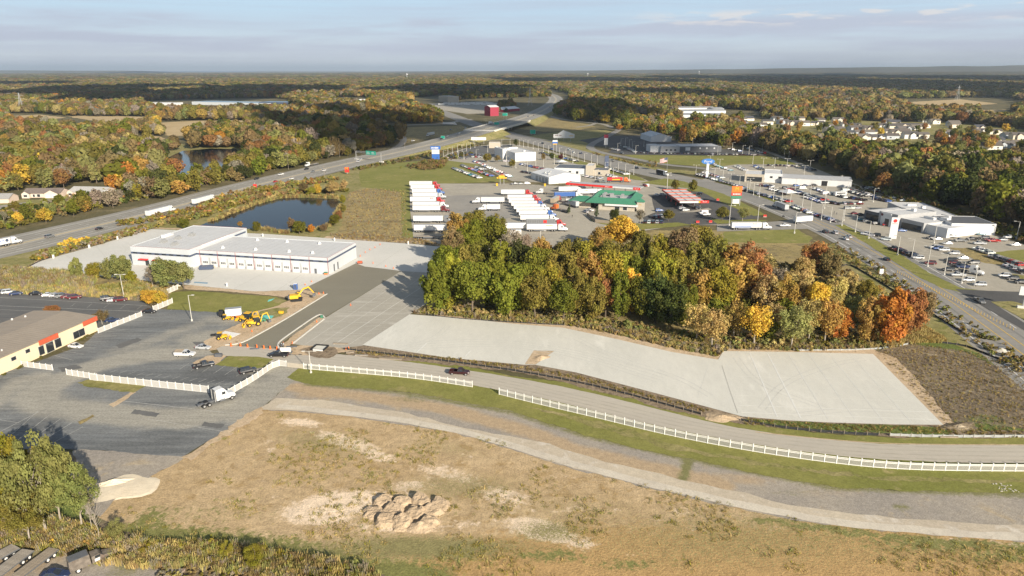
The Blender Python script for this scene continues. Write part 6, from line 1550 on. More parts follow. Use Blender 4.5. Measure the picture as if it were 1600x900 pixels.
def car_bits(kind):
 L, W = DIM[kind]; h = L / 2
 body, glass, lights = MB(), MB(), MB()
 if kind in ('sedan', 'coupe'):
  loft(body, [(-h, W * .8, .38, .78, W * .7), (-h + .25, W * .95, .25, .95, W * .8), (-h + 1.0, W, .22, .98, W * .86), (h - 1.6, W, .22, .95, W * .86), (h - .5, W * .96, .25, .80, W * .8), (h, W * .72, .36, .62, W * .66)])
  cabin(glass, -h + .75, -h + 1.45, h - 2.35, h - 1.4, W * .86, W * .66, .95, 1.42, 1, 0)
 elif kind == 'suv':
  loft(body, [(-h, W * .9, .42, 1.0, W * .84), (-h + .2, W * .98, .3, 1.08, W * .88), (h - 1.5, W, .28, 1.08, W * .88), (h - .4, W * .97, .3, .98, W * .82), (h, W * .78, .42, .8, W * .72)])
  cabin(glass, -h + .08, -h + .4, h - 2.0, h - 1.2, W * .89, W * .72, 1.06, 1.68, 1, 0)
 elif kind == 'pickup':
  loft(body, [(h - 3.45, W, .42, 1.12, W * .92), (h - 1.75, W, .40, 1.14, W * .92), (h - .35, W * .98, .42, 1.06, W * .86), (h, W * .84, .5, .92, W * .8)])
  cabin(glass, h - 3.4, h - 3.2, h - 2.2, h - 1.5, W * .9, W * .74, 1.12, 1.78, 1, 0)
  for s in (-1, 1): body.box((-h + 1.2, s * (W - .06), .82), (2.35, .12, .66))
  body.box((-h + .06, 0, .82), (.12, W * 2 - .24, .66)); body.box((-h + 1.2, 0, .56), (2.35, W * 2 - .24, .1))
 else:
  loft(body, [(-h, W * .95, .4, 1.15, W * .95), (h - 1.3, W, .35, 1.15, W * .95), (h - .3, W * .95, .4, 1.0, W * .85), (h, W * .85, .5, .8, W * .8)])
  body.box((-.5, 0, 1.7), (L - 1.2, W * 1.86, 1.1), taper=(.97, .9))
  cabin(glass, h - 2.2, h - 2.1, h - 1.9, h - 1.0, W * .94, W * .8, 1.15, 2.1, 1, 0)
 for s in (-1, 1):
  lights.box((h - .14, s * W * .66, .72 if kind != 'pickup' else .9), (.14, .34, .14), 3)
  lights.box((-h + .04, s * W * .74, .80), (.12, .3, .16), 4)
 R = .33 if kind in ('sedan', 'coupe') else .38
 wp = [(sx, s * (W - .12)) for sx in (h - .95, -h + .98) for s in (-1, 1)]
 return body, glass, lights, wp, R
CARMATS = [M['paint'], M['dkglass'], M['black'], M['lamp'], M['taill'], M['steel']]
LOTMESH = {}
for k in DIM:
 b, g, l, wp, R = car_bits(k)
 mb = MB()
 for q in (b, g, l): mb.add(q.v, q.f, 0); mb.m[-len(q.f):] = q.m
 for x, y in wp: wheel(mb, x, y, R, .22, 2, 5)
 LOTMESH[k] = mb.mesh('car', CARMATS)
def lot_car(p, ang, kind, col, label, group):
 o = link('parked_' + ('car' if kind in ('sedan', 'coupe') else kind), LOTMESH[kind])
 o.location = (p[0], p[1], .17); o.rotation_euler = (0, 0, ang)
 o.color = (*jit(PAINT[col], .1), 1)
 return tag(o, label, 'car' if kind in ('sedan', 'coupe') else kind, group)
NEARMESH = {}
def near_kit(kind):
 if kind not in NEARMESH:
  b, g, l, wp, R = car_bits(kind)
  hl, tl = MB(), MB()
  n = len(l.f)
  hb, tb = MB(), MB()
  L, W = DIM[kind]; h = L / 2
  hb.box((0, 0, 0), (.14, .34, .14)); tb.box((0, 0, 0), (.12, .3, .16))
  w = MB(); w.tube((0, -.11, 0), (0, .11, 0), R, R, 14, 0); w.tube((0, -.125, 0), (0, .125, 0), R * .62, R * .62, 10, 1)
  gl, rf = MB(), MB()
  gf = [f for f, m in zip(g.f, g.m) if m == 1]; rfz = [f for f, m in zip(g.f, g.m) if m == 0]
  gl.v = g.v; gl.f = gf; gl.m = [0] * len(gf)
  rf.v = g.v; rf.f = rfz; rf.m = [0] * len(rfz)
  NEARMESH[kind] = (b.mesh('body', M['paint']), gl.mesh('window', M['dkglass']), rf.mesh('roof', M['paint']), w.mesh('wheel', [M['black'], M['steel']]), hb.mesh('headlight', M['lamp']), tb.mesh('tail_light', M['taill']), wp, R)
 return NEARMESH[kind]
def car(px, py, ang, kind, col, label, group='vehicles', name=None, z=None):
 b, g, rf, w, hl, tl, wp, R = near_kit(kind)
 p = G(px, py) if z is None else G(px, py, z)
 o = empty(name or ('car' if kind in ('sedan', 'coupe') else kind), (p.x, p.y, .2 if z is None else z + .12), ang, label, 'car' if kind in ('sedan', 'coupe') else kind, group)
 c = (*PAINT[col], 1)
 link('body', b, o).color = c; link('window', g, o); link('roof', rf, o).color = c
 for x, y in wp: link('wheel', w, o).location = (x, y, R)
 L, W = DIM[kind]
 for s in (-1, 1):
  link('headlight', hl, o).location = (L / 2 - .12, s * W * .66, .72 if kind != 'pickup' else .9)
  link('tail_light', tl, o).location = (-L / 2 + .03, s * W * .74, .8)
 return o
def heading(a, b):
 p, q = G(*a), G(*b); return math.atan2(q.y - p.y, q.x - p.x)
def semi_kit():
 k = {}
 cab = MB()
 loft(cab, [(-.2, 1.22, .9, 3.7, 1.05), (1.7, 1.25, .8, 3.9, 1.05), (2.3, 1.25, .8, 3.3, 1.05), (2.95, 1.22, .75, 2.1, 1.08), (4.5, 1.05, .7, 1.75, .85), (4.8, .95, .75, 1.4, .75)])
 k['cab'] = cab.mesh('cab', M['paint'])
 g = MB(); g.add([(2.33, -1.0, 3.15), (2.33, 1.0, 3.15), (2.98, 1.1, 2.15), (2.98, -1.1, 2.15)], [(0, 1, 2, 3), (3, 2, 1, 0)])
 g.v = [(x + .05, y, z + .04) for x, y, z in g.v]
 for s in (-1, 1): g.box((1.75, s * 1.19, 2.55), (.9, .12, .7))
 k['window'] = g.mesh('window', M['dkglass'])
 f = MB(); f.box((-1.6, 0, .85), (6.2, .9, .3)); f.box((4.75, 0, .6), (.3, 2.3, .45));
 for s in (-1, 1): f.tube((.6, s * 1.1, .75), (1.9, s * 1.1, .75), .32, .32, 8)
 k['chassis'] = f.mesh('chassis', M['dgrey'])
 w = MB(); w.tube((0, -.3, 0), (0, .3, 0), .52, .52, 10, 0); w.tube((0, -.32, 0), (0, .32, 0), .28, .28, 8, 1)
 k['wheel'] = w.mesh('wheel', [M['black'], M['steel']])
 t = MB(); t.box((0, 0, 2.62), (16.0, 2.55, 2.75), 0); k['box'] = t.mesh('trailer_box', M['panel'])
 t = MB(); t.box((0, 0, 4.02), (15.9, 2.5, .05)); k['top'] = t.mesh('trailer_roof', M['roof_tr'])
 t = MB(); t.box((0, 0, 1.12), (15.6, 1.2, .25)); t.box((3.6, -.9, .65), (.18, .18, 1.1)); t.box((3.6, .9, .65), (.18, .18, 1.1)); t.box((-7.9, 0, .7), (.1, 2.3, .5))
 for s in (-1, 1): t.box((-1.2, s * 1.2, .82), (6.4, .05, .7))
 k['frame'] = t.mesh('trailer_frame', M['dgrey'])
 t = MB()
 for i in range(13): t.box((-7.4 + i * 1.23, 0, 2.62), (.09, 2.62, 2.6))
 k['ribs'] = t.mesh('trailer_rib', M['grey'])
 return k
SK = semi_kit()
def semi(p, ang, cab='white', trailer='white', label='', group='semi trucks', tractor=True, box=True, flat=False, tl=16.0, stake=False, fifth=True, name=None, zoff=.18):
 """origin at the middle of the trailer"""
 o = empty(name or ('semi_truck' if tractor and (box or flat) else ('truck_tractor' if tractor else 'trailer')), (p[0], p[1], zoff), ang, label, 'truck' if tractor else 'trailer', group)
 s = tl / 16.0
 if box:
  b = link('trailer_box', SK['box'], o); b.scale = (s, 1, 1); b.color = (*(PAINT[trailer] if trailer != 'white' else (.66, .655, .64)), 1)
  t = link('trailer_roof', SK['top'], o); t.scale = (s, 1, 1)
  if stake: link('trailer_rib', SK['ribs'], o).scale = (s, 1, 1)
 if flat:
  mb = MB(); mb.box((0, 0, 1.35), (16 * s, 2.55, .2)); mb.build('trailer_deck', M['plank'], o)
 if box or flat:
  f = link('trailer_frame', SK['frame'], o); f.scale = (s, 1, 1)
  for x in (-6.6 * s, -5.4 * s):
   for y in (-.95, .95): link('wheel', SK['wheel'], o).location = (x, y, .52)
 if tractor:
  dx = 8.9 * s if (box or flat) else 0
  c = link('cab', SK['cab'], o); c.location = (dx, 0, 0); c.color = (*PAINT[cab], 1)
  for nm in ('window', 'chassis'): link(nm, SK[nm], o).location = (dx, 0, 0)
  for x in (3.7, -2.1, -3.4):
   for y in (-1.0, 1.0): link('wheel', SK['wheel'], o).location = (dx + x, y, .52)
 return o
def traffic():
 hp = [p for p in HWY]
 def hd(p):
  i = min(range(len(hp) - 1), key=lambda k: (hp[k].xy - p.xy).length)
  d = hp[i + 1] - hp[max(0, i - 1)]; return math.atan2(d.y, d.x)
 def rdh(p):
  r = RD; i = min(range(len(r) - 1), key=lambda k: (r[k].xy - p.xy).length)
  d = r[i + 1] - r[max(0, i - 1)]; return math.atan2(d.y, d.x)
 def hz(p):
  i = min(range(len(hp)), key=lambda k: (hp[k].xy - p.xy).length); return hp[i].z
 for x, y, k, c, rev, lb in ((78, 371.5, 'suv', 'grey', 0, 'grey estate car alone on the near lanes of the highway, left side'), (156, 359, 'sedan', 'black', 0, 'dark sedan on the near lanes of the highway above the yard'), (439, 274, 'pickup', 'white', 1, 'white pickup on the far lanes of the highway'), (479, 265.5, 'suv', 'black', 1, 'dark suv behind the flatbed truck tractor on the far lanes'),
        (489, 269.5, 'sedan', 'grey', 1, 'grey car on the far lanes beside the median'), (506.5, 267.5, 'suv', 'white', 0, 'white suv on the near lanes of the highway'), (431, 285, 'sedan', 'red', 0, 'red car on the near lanes of the highway'), (456, 280.5, 'sedan', 'white', 0, 'white car behind the red car on the highway'), (401, 281, 'suv', 'black', 1, 'dark car at the far edge of the highway above the pond'),
        (560, 253.5, 'pickup', 'silver', 0, 'silver pickup passing under the sign gantry'), (564, 249.5, 'sedan', 'silver', 1, 'silver car beyond the median under the sign gantry'), (645, 221, 'pickup', 'white', 1, 'white pickup near the loop ramp on the highway')):
  p = G(x, y); car(x, y, hd(p) + (math.pi if rev else 0), k, c, lb, 'highway traffic')
 for x, y, c, rev, lb in ((690, 218, 'black', 0, 'dark car beside the small green exit sign'), (704, 204, 'black', 1, 'dark car on the highway approaching the overpass'), (718, 209, 'white', 0, 'white car just before the overpass'), (716, 212, 'grey', 0, 'grey car just before the overpass'), (699, 213.5, 'white', 0, 'white car behind the dark one by the exit sign'),
        (727, 201, 'silver', 1, 'silver car on the far lanes at the overpass'), (760, 195, 'grey', 1, 'grey car on the overpass'), (825, 183, 'navy', 1, 'dark car beyond the overpass'), (834, 181, 'black', 0, 'black car beyond the overpass'), (864, 164, 'white', 0, 'white car in the far bend of the highway'), (859, 168, 'red', 1, 'red car in the far bend of the highway'), (866, 159, 'white', 1, 'tiny white car at the top of the far bend')):
  p = G(x, y); z = hz(p); p = G(x, y, z)
  o = lot_car(p, hd(p) + (math.pi if rev else 0), 'suv', c, lb, 'highway traffic'); o.location.z = z + .15; o.name = 'car'
 p = G(-12, 389.5); o = semi((p.x, p.y), hd(p), 'white', 'white', 'white semi truck with blue lettering entering at the left edge of the highway', 'highway trucks')
 text('PAX', 1.7, (3.6, -1.3, 2.9), UP, M['blue'], o, xs=1.3)
 mb = MB(); mb.tube((6.6, -1.27, 2.9), (6.6, -1.31, 2.9), .75, .75, 14); mb.build('round_emblem', M['navy'], o)
 p = G(490, 258.5); semi((p.x, p.y), hd(p) + math.pi, 'white', 'white', 'white truck tractor pulling an empty flatbed on the far lanes', 'highway trucks', box=False, flat=True, tl=13)
 p = G(674, 214.5); o = semi((p.x, p.y), hd(p) + math.pi, 'white', 'white', 'white semi truck on the far lanes before the overpass', 'highway trucks'); o.location.z += 2
 p = G(700, 195.5); semi((p.x, p.y), -.05, 'white', 'white', 'white semi truck on the ramp behind the highway', 'highway trucks')
 p = G(316, 318); semi((p.x, p.y), hd(p), 'white', 'white', 'white semi truck half hidden by shrubs on the highway near the pond', 'highway trucks')
 p = G(247, 336.5); semi((p.x, p.y), hd(p), 'white', 'white', 'white semi truck half hidden by shrubs left of the white building', 'highway trucks')
 p = G(766, 194.5, 6.4); o = semi((p.x, p.y), hd(p), 'white', 'white', 'white box trailer truck crossing the overpass', 'highway trucks', tl=9); o.location.z = 6.6
 for x, y, k, c, rev, lb in ((1289, 364, 'suv', 'black', 1, 'black suv waiting at the junction on the right-hand road'), (1304, 365.5, 'suv', 'silver', 1, 'silver suv beside the black one at the junction'), (1326, 371.5, 'sedan', 'silver', 1, 'silver car leading the pair on the right-hand road'), (1321, 375, 'sedan', 'white', 1, 'white car beside the silver one on the right-hand road'),
        (1385, 407, 'sedan', 'black', 1, 'black sedan alone on the right-hand road'), (1530, 473, 'pickup', 'grey', 0, 'grey pickup turning off the right-hand road'), (995, 264, 'suv', 'black', 0, 'black suv on the road ahead of the dark trailer'), (1010 - 2, 291.5, 'suv', 'red', 0, 'red suv leaving the car lot toward the road')):
  p = G(x, y); car(x, y, rdh(p) + (math.pi if not rev else 0), k, c, lb, 'traffic on the right-hand road')
 for x, y, c, lb in ((889, 235, 'silver', 'silver car on the curve of the road behind the middle lot'), (895.5, 239, 'white', 'white car on the curve behind the middle lot'), (907.5, 240.5, 'navy', 'navy car on the curve behind the middle lot'), (848, 225, 'black', 'black car far up the road near the middle lot'), (957, 252.5, 'black', 'black car on the road below the charcoal sign'), (862, 234, 'blue', 'blue car by the blue pole sign on the road'), (784, 207, 'grey', 'grey car just below the overpass'), (972, 240.5, 'grey', 'grey car on the side road by the dark lot')):
  p = G(x, y); o = lot_car(p, rdh(p) + math.pi, 'suv', c, lb, 'traffic on the right-hand road'); o.name = 'car'
 p = G(1032, 273.5); semi((p.x, p.y), rdh(p) + math.pi, 'white', 'black', 'white-cabbed truck with a dark open trailer on the road', 'trucks on the right-hand road', tl=9)
 p = G(1222, 328); semi((p.x, p.y), rdh(p), 'white', 'silver', 'silver box trailer truck turning from the road by the used car lot', 'trucks on the right-hand road', tl=11)
 p = G(1254, 349); semi((p.x, p.y), math.radians(18), 'blue', 'white', 'white box trailer crossing the junction', 'trucks on the right-hand road', tractor=False, tl=11)
 car(1226, 354.5, math.pi, 'pickup', 'white', 'white pickup leaving the entrance road', 'traffic on the right-hand road')
 p = G(1165, 359); o = semi((p.x, p.y), 0.02, 'white', 'white', 'white semi truck waiting on the entrance road right of the woodlot', 'trucks on the right-hand road')
 marks((4.2, -1.3, 3.3), 2.6, .45, M['redsign'], o, 6)
 mb = MB(); mb.box((-2, -1.29, 1.7), (9, .03, .5)); mb.build('blue_stripe', M['blue'], o)
 m = empty('motorcycle', (*G(1224, 339.5).xy, .16), 1.9, 'dark motorcycle crossing the junction by the silver trailer', 'motorcycle')
 mb = MB(); mb.tube((-.7, 0, .33), (.1, 0, .75), .09); mb.tube((.7, 0, .33), (.45, 0, 1.0), .05); mb.box((-.1, 0, .78), (.9, .3, .22)); mb.box((0, 0, .5), (.5, .3, .35)); mb.tube((.4, -.35, 1.05), (.4, .35, 1.05), .03); mb.build('body', M['black'], m)
 for x in (-.7, .7): w = MB(); w.tube((x, -.07, .33), (x, .07, .33), .33, .33, 12); w.build('wheel', M['black'], m)
traffic()
def truck_rows():
 rows = [(292.5, 'red', 640, 690), (298.5, 'red', 642, 690), (304.5, 'blue', 644, 691), (311, 'silver', 645, 692), (318, 'red', 641, 692), (326, 'white', 645, 695), (332, 'maroon', 645, 697), (349, 'grey', 646, 700), (364, 'white', 647, 700)]
 for i, (y, c, x0, x1) in enumerate(rows):
  p = G(x0, y); s = 16.4
  o = semi((p.x + s / 2, p.y + 1.3), 0, c, 'white', f"white trailer with {c} cab, {nth(i)} from the far end of the left truck row", 'trucks parked in the left row', tl=s)
  if y == 318: marks((5.6, -1.3, 3.3), 2.4, .6, M['redsign'], o, 5)
  if y == 349: marks((-4.9, -1.3, 3.5), 3.4, .35, M['grey'], o, 9)
 p = G(650, 374); semi((p.x + 8, p.y + 1), 0, 'blue', 'white', 'blue-cabbed truck with an empty flatbed at the near end of the left truck row', 'trucks parked in the left row', box=False, flat=True)
 rows = [(306, 'red', 783, 'white', 0), (314.5, 'red', 793, 'white', 0), (320, 'red', 795, 'white', 0), (325, 'blue', 799, 'white', 0), (330, 'white', 803, 'white', 0), (335, 'white', 807, 'white', 0), (340, 'blue', 811, 'white', 0), (347, 'white', 813, 'white', 0), (355, 'red', 822, 'grey', 1), (362.5, 'white', 823, 'white', 0)]
 for i, (y, c, x0, t, st) in enumerate(rows):
  p = G(x0, y)
  o = semi((p.x + 8, p.y + 1.3), .02, c, t, f"{'dark slatted' if st else 'white'} trailer with {c} cab, {nth(i)} from the far end of the middle truck row", 'trucks parked in the middle row', stake=bool(st))
  if y == 362.5: marks((4.0, -1.3, 3.3), 3.6, .5, M['yel'], o, 7)
  if st: part('sign_panel', M['redsign'], o, [((2.3, -1.36, 2.9), (1.8, .05, 1.6))])
 p = G(765, 318.5); semi((p.x + 2, p.y + 1), math.pi, 'white', 'white', 'white semi truck facing left alone in the truck lot', 'trucks in the truck lot', tl=15)
 p = G(766, 330); semi((p.x + 2, p.y + 1), math.pi, 'white', 'white', 'short white box truck facing left in the truck lot', 'trucks in the truck lot', tl=8)
 for x, y, lb in ((800, 371, 'white trailer partly hidden by trees at the near end'), (808, 360, 'white trailer behind the tree tops left of the middle row')):
  p = G(x - 10, y); semi((p.x, p.y), .02, 'blue', 'white', lb, 'trucks in the truck lot', tractor=False)
 def sm(x, y, a, c, t, lb, **k):
  p = G(x, y); return semi((p.x, p.y), a, c, t, lb, 'trucks by the fuel canopy', **k)
 sm(882, 309.5, .12, 'white', 'blue', 'truck with bright blue trailer by the green roof', tl=14)
 sm(890, 300.5, .14, 'white', 'white', 'white trailer behind the blue one under the canopy')
 o = sm(917, 304.5, .16, 'white', 'white', 'white trailer with orange mark right of the blue one', tl=14)
 marks((-1, -1.3, 2.9), 2.6, .7, M['orange'], o, 4)
 sm(867, 318, 1.2, 'red', 'tan', 'grey-tan trailer with red cab seen end-on in the lot', tl=11)
 sm(880, 331, 2.35, 'orange', 'white', 'orange-cabbed truck with an empty flatbed in the lot', box=False, flat=True, tl=9)
 sm(897, 324, 2.1, 'silver', 'silver', 'silver box truck beside the green-roofed wing', tl=7)
 sm(858, 304, 2.9, 'white', 'white', 'white truck tractor at the left of the blue trailer', box=False, flat=True, tl=8)
 p = G(965, 285); o = empty('tanker_truck', (p.x, p.y, .15), .03, 'red and yellow tanker truck behind the fuel canopy', 'truck', 'trucks by the fuel canopy')
 mb = MB(); mb.tube((-8, 0, 2.4), (3.5, 0, 2.4), 1.25, 1.25, 10); mb.build('tank', M['redsign'], o)
 mb = MB(); mb.box((-1.5, -1.2, 2.2), (6, .25, .8)); mb.build('yellow_stripe', M['yel'], o)
 part('frame', M['dgrey'], o, [((-2, 0, 1), (12.5, 1.2, .3))])
 c = link('cab', SK['cab'], o); c.location = (5, 0, 0); c.color = (*PAINT['orange'], 1); link('window', SK['window'], o).location = (5, 0, 0)
 for x in (-7, -5.8, 2.6, 3.8, 8.7):
  for y in (-1, 1): link('wheel', SK['wheel'], o).location = (x, y, .52)
 p = G(893, 317.5); o = empty('tanker_trailer', (p.x, p.y, .15), .1, 'grey steel tank trailer by the green-roofed wing', 'trailer', 'trucks by the fuel canopy')
 mb = MB(); mb.tube((-4, 0, 2.2), (4, 0, 2.2), 1.2, 1.2, 10); mb.build('tank', M['steel'], o); part('frame', M['dgrey'], o, [((0, 0, .95), (8, 1.2, .3))])
 for x in (-3, -1.8):
  for y in (-1, 1): link('wheel', SK['wheel'], o).location = (x, y, .52)
 for x, y, a, k, c, lb in ((915, 332.5, 2.0, 'suv', 'silver', 'silver suv by the wooden fence'), (921, 330, 2.2, 'pickup', 'white', 'white pickup by the green-roofed wing'), (910, 323, 1.2, 'sedan', 'black', 'dark car by the green-roofed wing'),
         (1030, 330.5, .1, 'suv', 'blue', 'pale blue suv at the door of the green-roofed building'), (1071, 330, .3, 'suv', 'white', 'white suv at the near corner of the car fuel canopy'), (1065, 327, .4, 'suv', 'silver', 'silver suv behind the white one at the fuel canopy'), (1099, 334.5, 3.4, 'van', 'white', 'white van towing on the dark fuel lot'), (1102, 337, 3.4, 'pickup', 'white', 'white pickup beside the white van on the dark lot'),
         (1050, 314.5, .4, 'pickup', 'black', 'black pickup in the shade of the car fuel canopy'), (1090, 327, .5, 'suv', 'black', 'black suv under the sunny end of the canopy'), (1027, 306, .1, 'sedan', 'white', 'white car on the dark lot behind the canopy'), (1036, 306, .1, 'suv', 'silver', 'silver car on the dark lot behind the canopy'), (1092, 304.5, 2.6, 'suv', 'black', 'dark suv parked beyond the car fuel canopy')):
  car(x, y, a, k, c, lb, 'cars at the truck stop')
 cols = ['black', 'white', 'red', 'grey', 'silver', 'black', 'white', 'black', 'silver', 'navy']
 for i in range(5): lot_car(G(1022 + i * 3.0, 341.5 - .3 * i - .6), 1.3, 'suv', cols[i], f"{cols[i]} car, {nth(i)} from the left in the back row beside the golden tree", 'cars beside the golden tree')
 for i in range(5): lot_car(G(1008 + i * 6.4, 349.0), 1.2, 'suv', cols[i + 5], f"{cols[i + 5]} car, {nth(i)} from the left in the front row beside the golden tree", 'cars beside the golden tree')
truck_rows()
MIXED = ['black', 'white', 'grey', 'silver', 'navy', 'red', 'white', 'black', 'blue', 'silver', 'maroon', 'grey']
def row(a, b, n, where, group, cols=None, rel=90, kinds=('suv', 'sedan', 'pickup', 'suv'), end='left', bend=None):
 p, q = G(*a), G(*b)
 th = math.atan2(q.y - p.y, q.x - p.x)
 cols = cols or MIXED
 R = random.Random(int(a[0] * 7 + b[1]))
 for i in range(n):
  t = i / max(1, n - 1)
  w = p.lerp(q, t)
  if bend: w = w + Vector((0, bend * 4 * t * (1 - t), 0))
  c, k = R.choice(cols), R.choice(kinds)
  lot_car(w, th + math.radians(rel) + R.uniform(-.05, .05), k, c, f"{c} {'car' if k in ('sedan', 'coupe') else k}, {nth(i)} from the {end} end {where}", group)
def lots():
 D = ['black', 'navy', 'grey', 'black', 'blue']
 row((709, 264), (749, 279), 17, 'of the row out on the green lawn', 'cars in rows on the lawn', ['silver', 'white', 'black', 'grey', 'teal'])
 row((723, 260), (768, 276), 17, 'of the dark row at the lawn edge', 'cars in rows on the lawn', D + ['red', 'silver'])
 row((742, 253), (756, 258), 6, 'of the short row behind the lawn', 'cars of the middle lot')
 row((757, 259.5), (797, 277), 14, 'of the long row below the tree', 'cars of the middle lot', MIXED + ['teal'])
 row((745, 262.5), (758, 267), 5, 'of the short white row by the lawn', 'cars of the middle lot', ['white', 'silver', 'black'])
 row((690, 247.5), (730, 248.5), 6, 'of the loose row by the pole sign', 'cars of the middle lot', rel=60)
 row((727, 242), (760, 243.5), 7, 'of the row in front of the blue wing', 'cars of the middle lot', D + ['white'])
 row((739, 246), (754, 246.5), 4, 'of the white and red row', 'cars of the middle lot', ['white', 'red'])
 row((815, 257.5), (848, 265), 10, 'of the row left of the gabled shed', 'cars of the middle lot')
 row((817, 269.5), (836, 273), 6, 'of the short row at the gabled shed', 'cars of the middle lot', D + ['silver'])
 row((783, 252.5), (797, 253), 3, 'of the trio before the boxy showroom', 'cars of the middle lot', ['silver', 'white', 'grey'], rel=10)
 row((846, 240), (862, 244), 5, 'of the row behind the dark trees', 'cars of the middle lot', D)
 row((876, 247), (902, 253), 7, 'of the row behind the marquee', 'cars of the middle lot', D + ['white'])
 row((948, 263.5), (979, 273.5), 11, 'of the roadside row right of the charcoal sign', 'cars of the middle lot', ['white', 'black', 'navy', 'white'])
 row((895, 272.5), (903, 272.5), 3, 'of the trio under the showroom windows', 'cars of the middle lot', ['red', 'black'], rel=10)
 row((932, 268), (960, 278), 8, 'of the row in front of the showroom wing', 'cars of the middle lot', ['red', 'silver', 'white', 'grey'])
 row((910, 276), (938, 280), 5, 'of the row right of the gabled shed', 'cars of the middle lot', ['silver', 'grey', 'white'])
 row((934, 285.3), (942, 285.5), 2, 'of the pair by the tanker truck', 'cars of the middle lot', ['grey', 'black'], rel=5)
 row((804, 288.6), (824, 288), 3, 'of the three by the yellow post', 'cars of the middle lot', ['grey', 'white', 'navy'], rel=5)
 row((996, 239.5), (1184, 243), 36, 'of the long row before the charcoal dealership', 'cars before the charcoal dealership', ['black', 'white', 'grey', 'silver', 'navy', 'black'], kinds=('suv', 'suv', 'sedan'))
 row((977, 231), (993, 238.5), 9, 'of the cluster left of the charcoal dealership', 'cars before the charcoal dealership', ['white', 'silver', 'grey'])
 row((955, 233), (966, 235.5), 5, 'of the cluster by the red and white sign', 'cars before the charcoal dealership', ['white', 'silver', 'grey'])
 row((1140, 233.5), (1156, 237), 6, 'of the row right of the charcoal dealership', 'cars before the charcoal dealership', ['black', 'white', 'blue'])
 row((1164, 231.5), (1190, 239.5), 9, 'of the slanted row by the red sign', 'cars before the charcoal dealership', ['black', 'white', 'silver', 'navy'])
 F_ = 'cars of the lot with the oval sign'
 row((1091, 274), (1163, 294.5), 18, 'of the roadside row below the oval sign', F_)
 row((1162, 298), (1232, 316.5), 17, 'of the roadside row before the silver trailer', F_, D + ['silver', 'white', 'red'])
 row((1242, 325), (1265, 334), 7, 'of the roadside row past the silver trailer', F_, ['white', 'blue', 'orange', 'navy'])
 row((1272, 336), (1308, 347.5), 8, 'of the roadside row at the junction', F_)
 row((1115, 258), (1142, 267), 8, 'of the slanted blue row on the lawn side', F_, ['teal', 'navy', 'teal', 'grey'])
 row((1152, 261), (1165, 267), 5, 'of the short slanted row', F_, ['black', 'white', 'silver'])
 row((1181, 261), (1192, 266), 5, 'of the middle slanted row', F_, D + ['white'])
 row((1200, 259.5), (1244, 260.5), 8, 'of the back row under double lamps', F_, D + ['white'])
 row((1256, 262.5), (1272, 267), 5, 'of the back right slanted row', F_, ['white', 'black', 'silver'])
 row((1190, 291), (1206, 293), 6, 'of the cluster by the showroom door', F_, ['white', 'black', 'red', 'blue'])
 U = 'cars of the used car lot'
 row((1244, 291.5), (1272, 291), 3, 'of the loose row under the white wall', U, ['blue', 'navy', 'black'], rel=5)
 row((1227, 295), (1252, 302), 7, 'of the row beside the white van', U, ['white', 'red', 'silver', 'black'])
 row((1247, 302), (1288, 314), 13, 'of the long dark row in the middle', U, D + ['white', 'red'])
 row((1273, 296), (1300, 305), 8, 'of the row behind the white bus', U, ['silver', 'blue', 'white', 'maroon', 'black'])
 row((1290, 316.5), (1313, 320.5), 6, 'of the short row near the junction', U, ['black', 'white', 'silver'])
 row((1318, 319.5), (1343, 319.5), 6, 'of the row with the red car', U, ['silver', 'white', 'red', 'maroon', 'black'])
 row((1320, 297), (1352, 308), 11, 'of the row toward the gravel track', U, D + ['white', 'silver', 'red'])
 row((1352, 294), (1384, 304), 8, 'of the back row by the rust tree', U, ['maroon', 'black', 'silver', 'white'])
 row((1330, 311), (1352, 314), 5, 'of the row behind the pale showroom', U, D)
 row((1368, 312), (1388, 316), 6, 'of the dark row at the showroom roof', U, D)
 row((1324, 327), (1340, 326.5), 3, 'of the trio left of the pale showroom', U, ['silver', 'navy', 'white'], rel=5)
 row((1262, 310), (1288, 318.5), 8, 'of the row just behind the used car aisle', U)
 row((1300, 303), (1322, 310), 7, 'of the row beyond the bus', U)
 row((1338, 300), (1372, 309.5), 9, 'of the second row by the gravel track', U, D + ['silver', 'white'])
 row((1205, 297), (1226, 303), 6, 'of the row before the marquee', U, ['white', 'black', 'silver', 'red'])
 row((1100, 270.5), (1128, 279), 7, 'of the second row behind the oval sign', F_)
 for i in range(13):
  p = G(690 + i * 6.6 + (i % 3), 164.5 - (i % 2) * 1.6)
  o = link('trailer', SK['box']); o.location = (p.x, p.y, .2); o.rotation_euler = (0, 0, .1 * (i % 3)); o.color = (.62, .62, .60, 1)
  tag(o, f"white trailer, {nth(i)} from the left in the line beyond the interchange", 'trailer', 'trailers parked beyond the interchange')
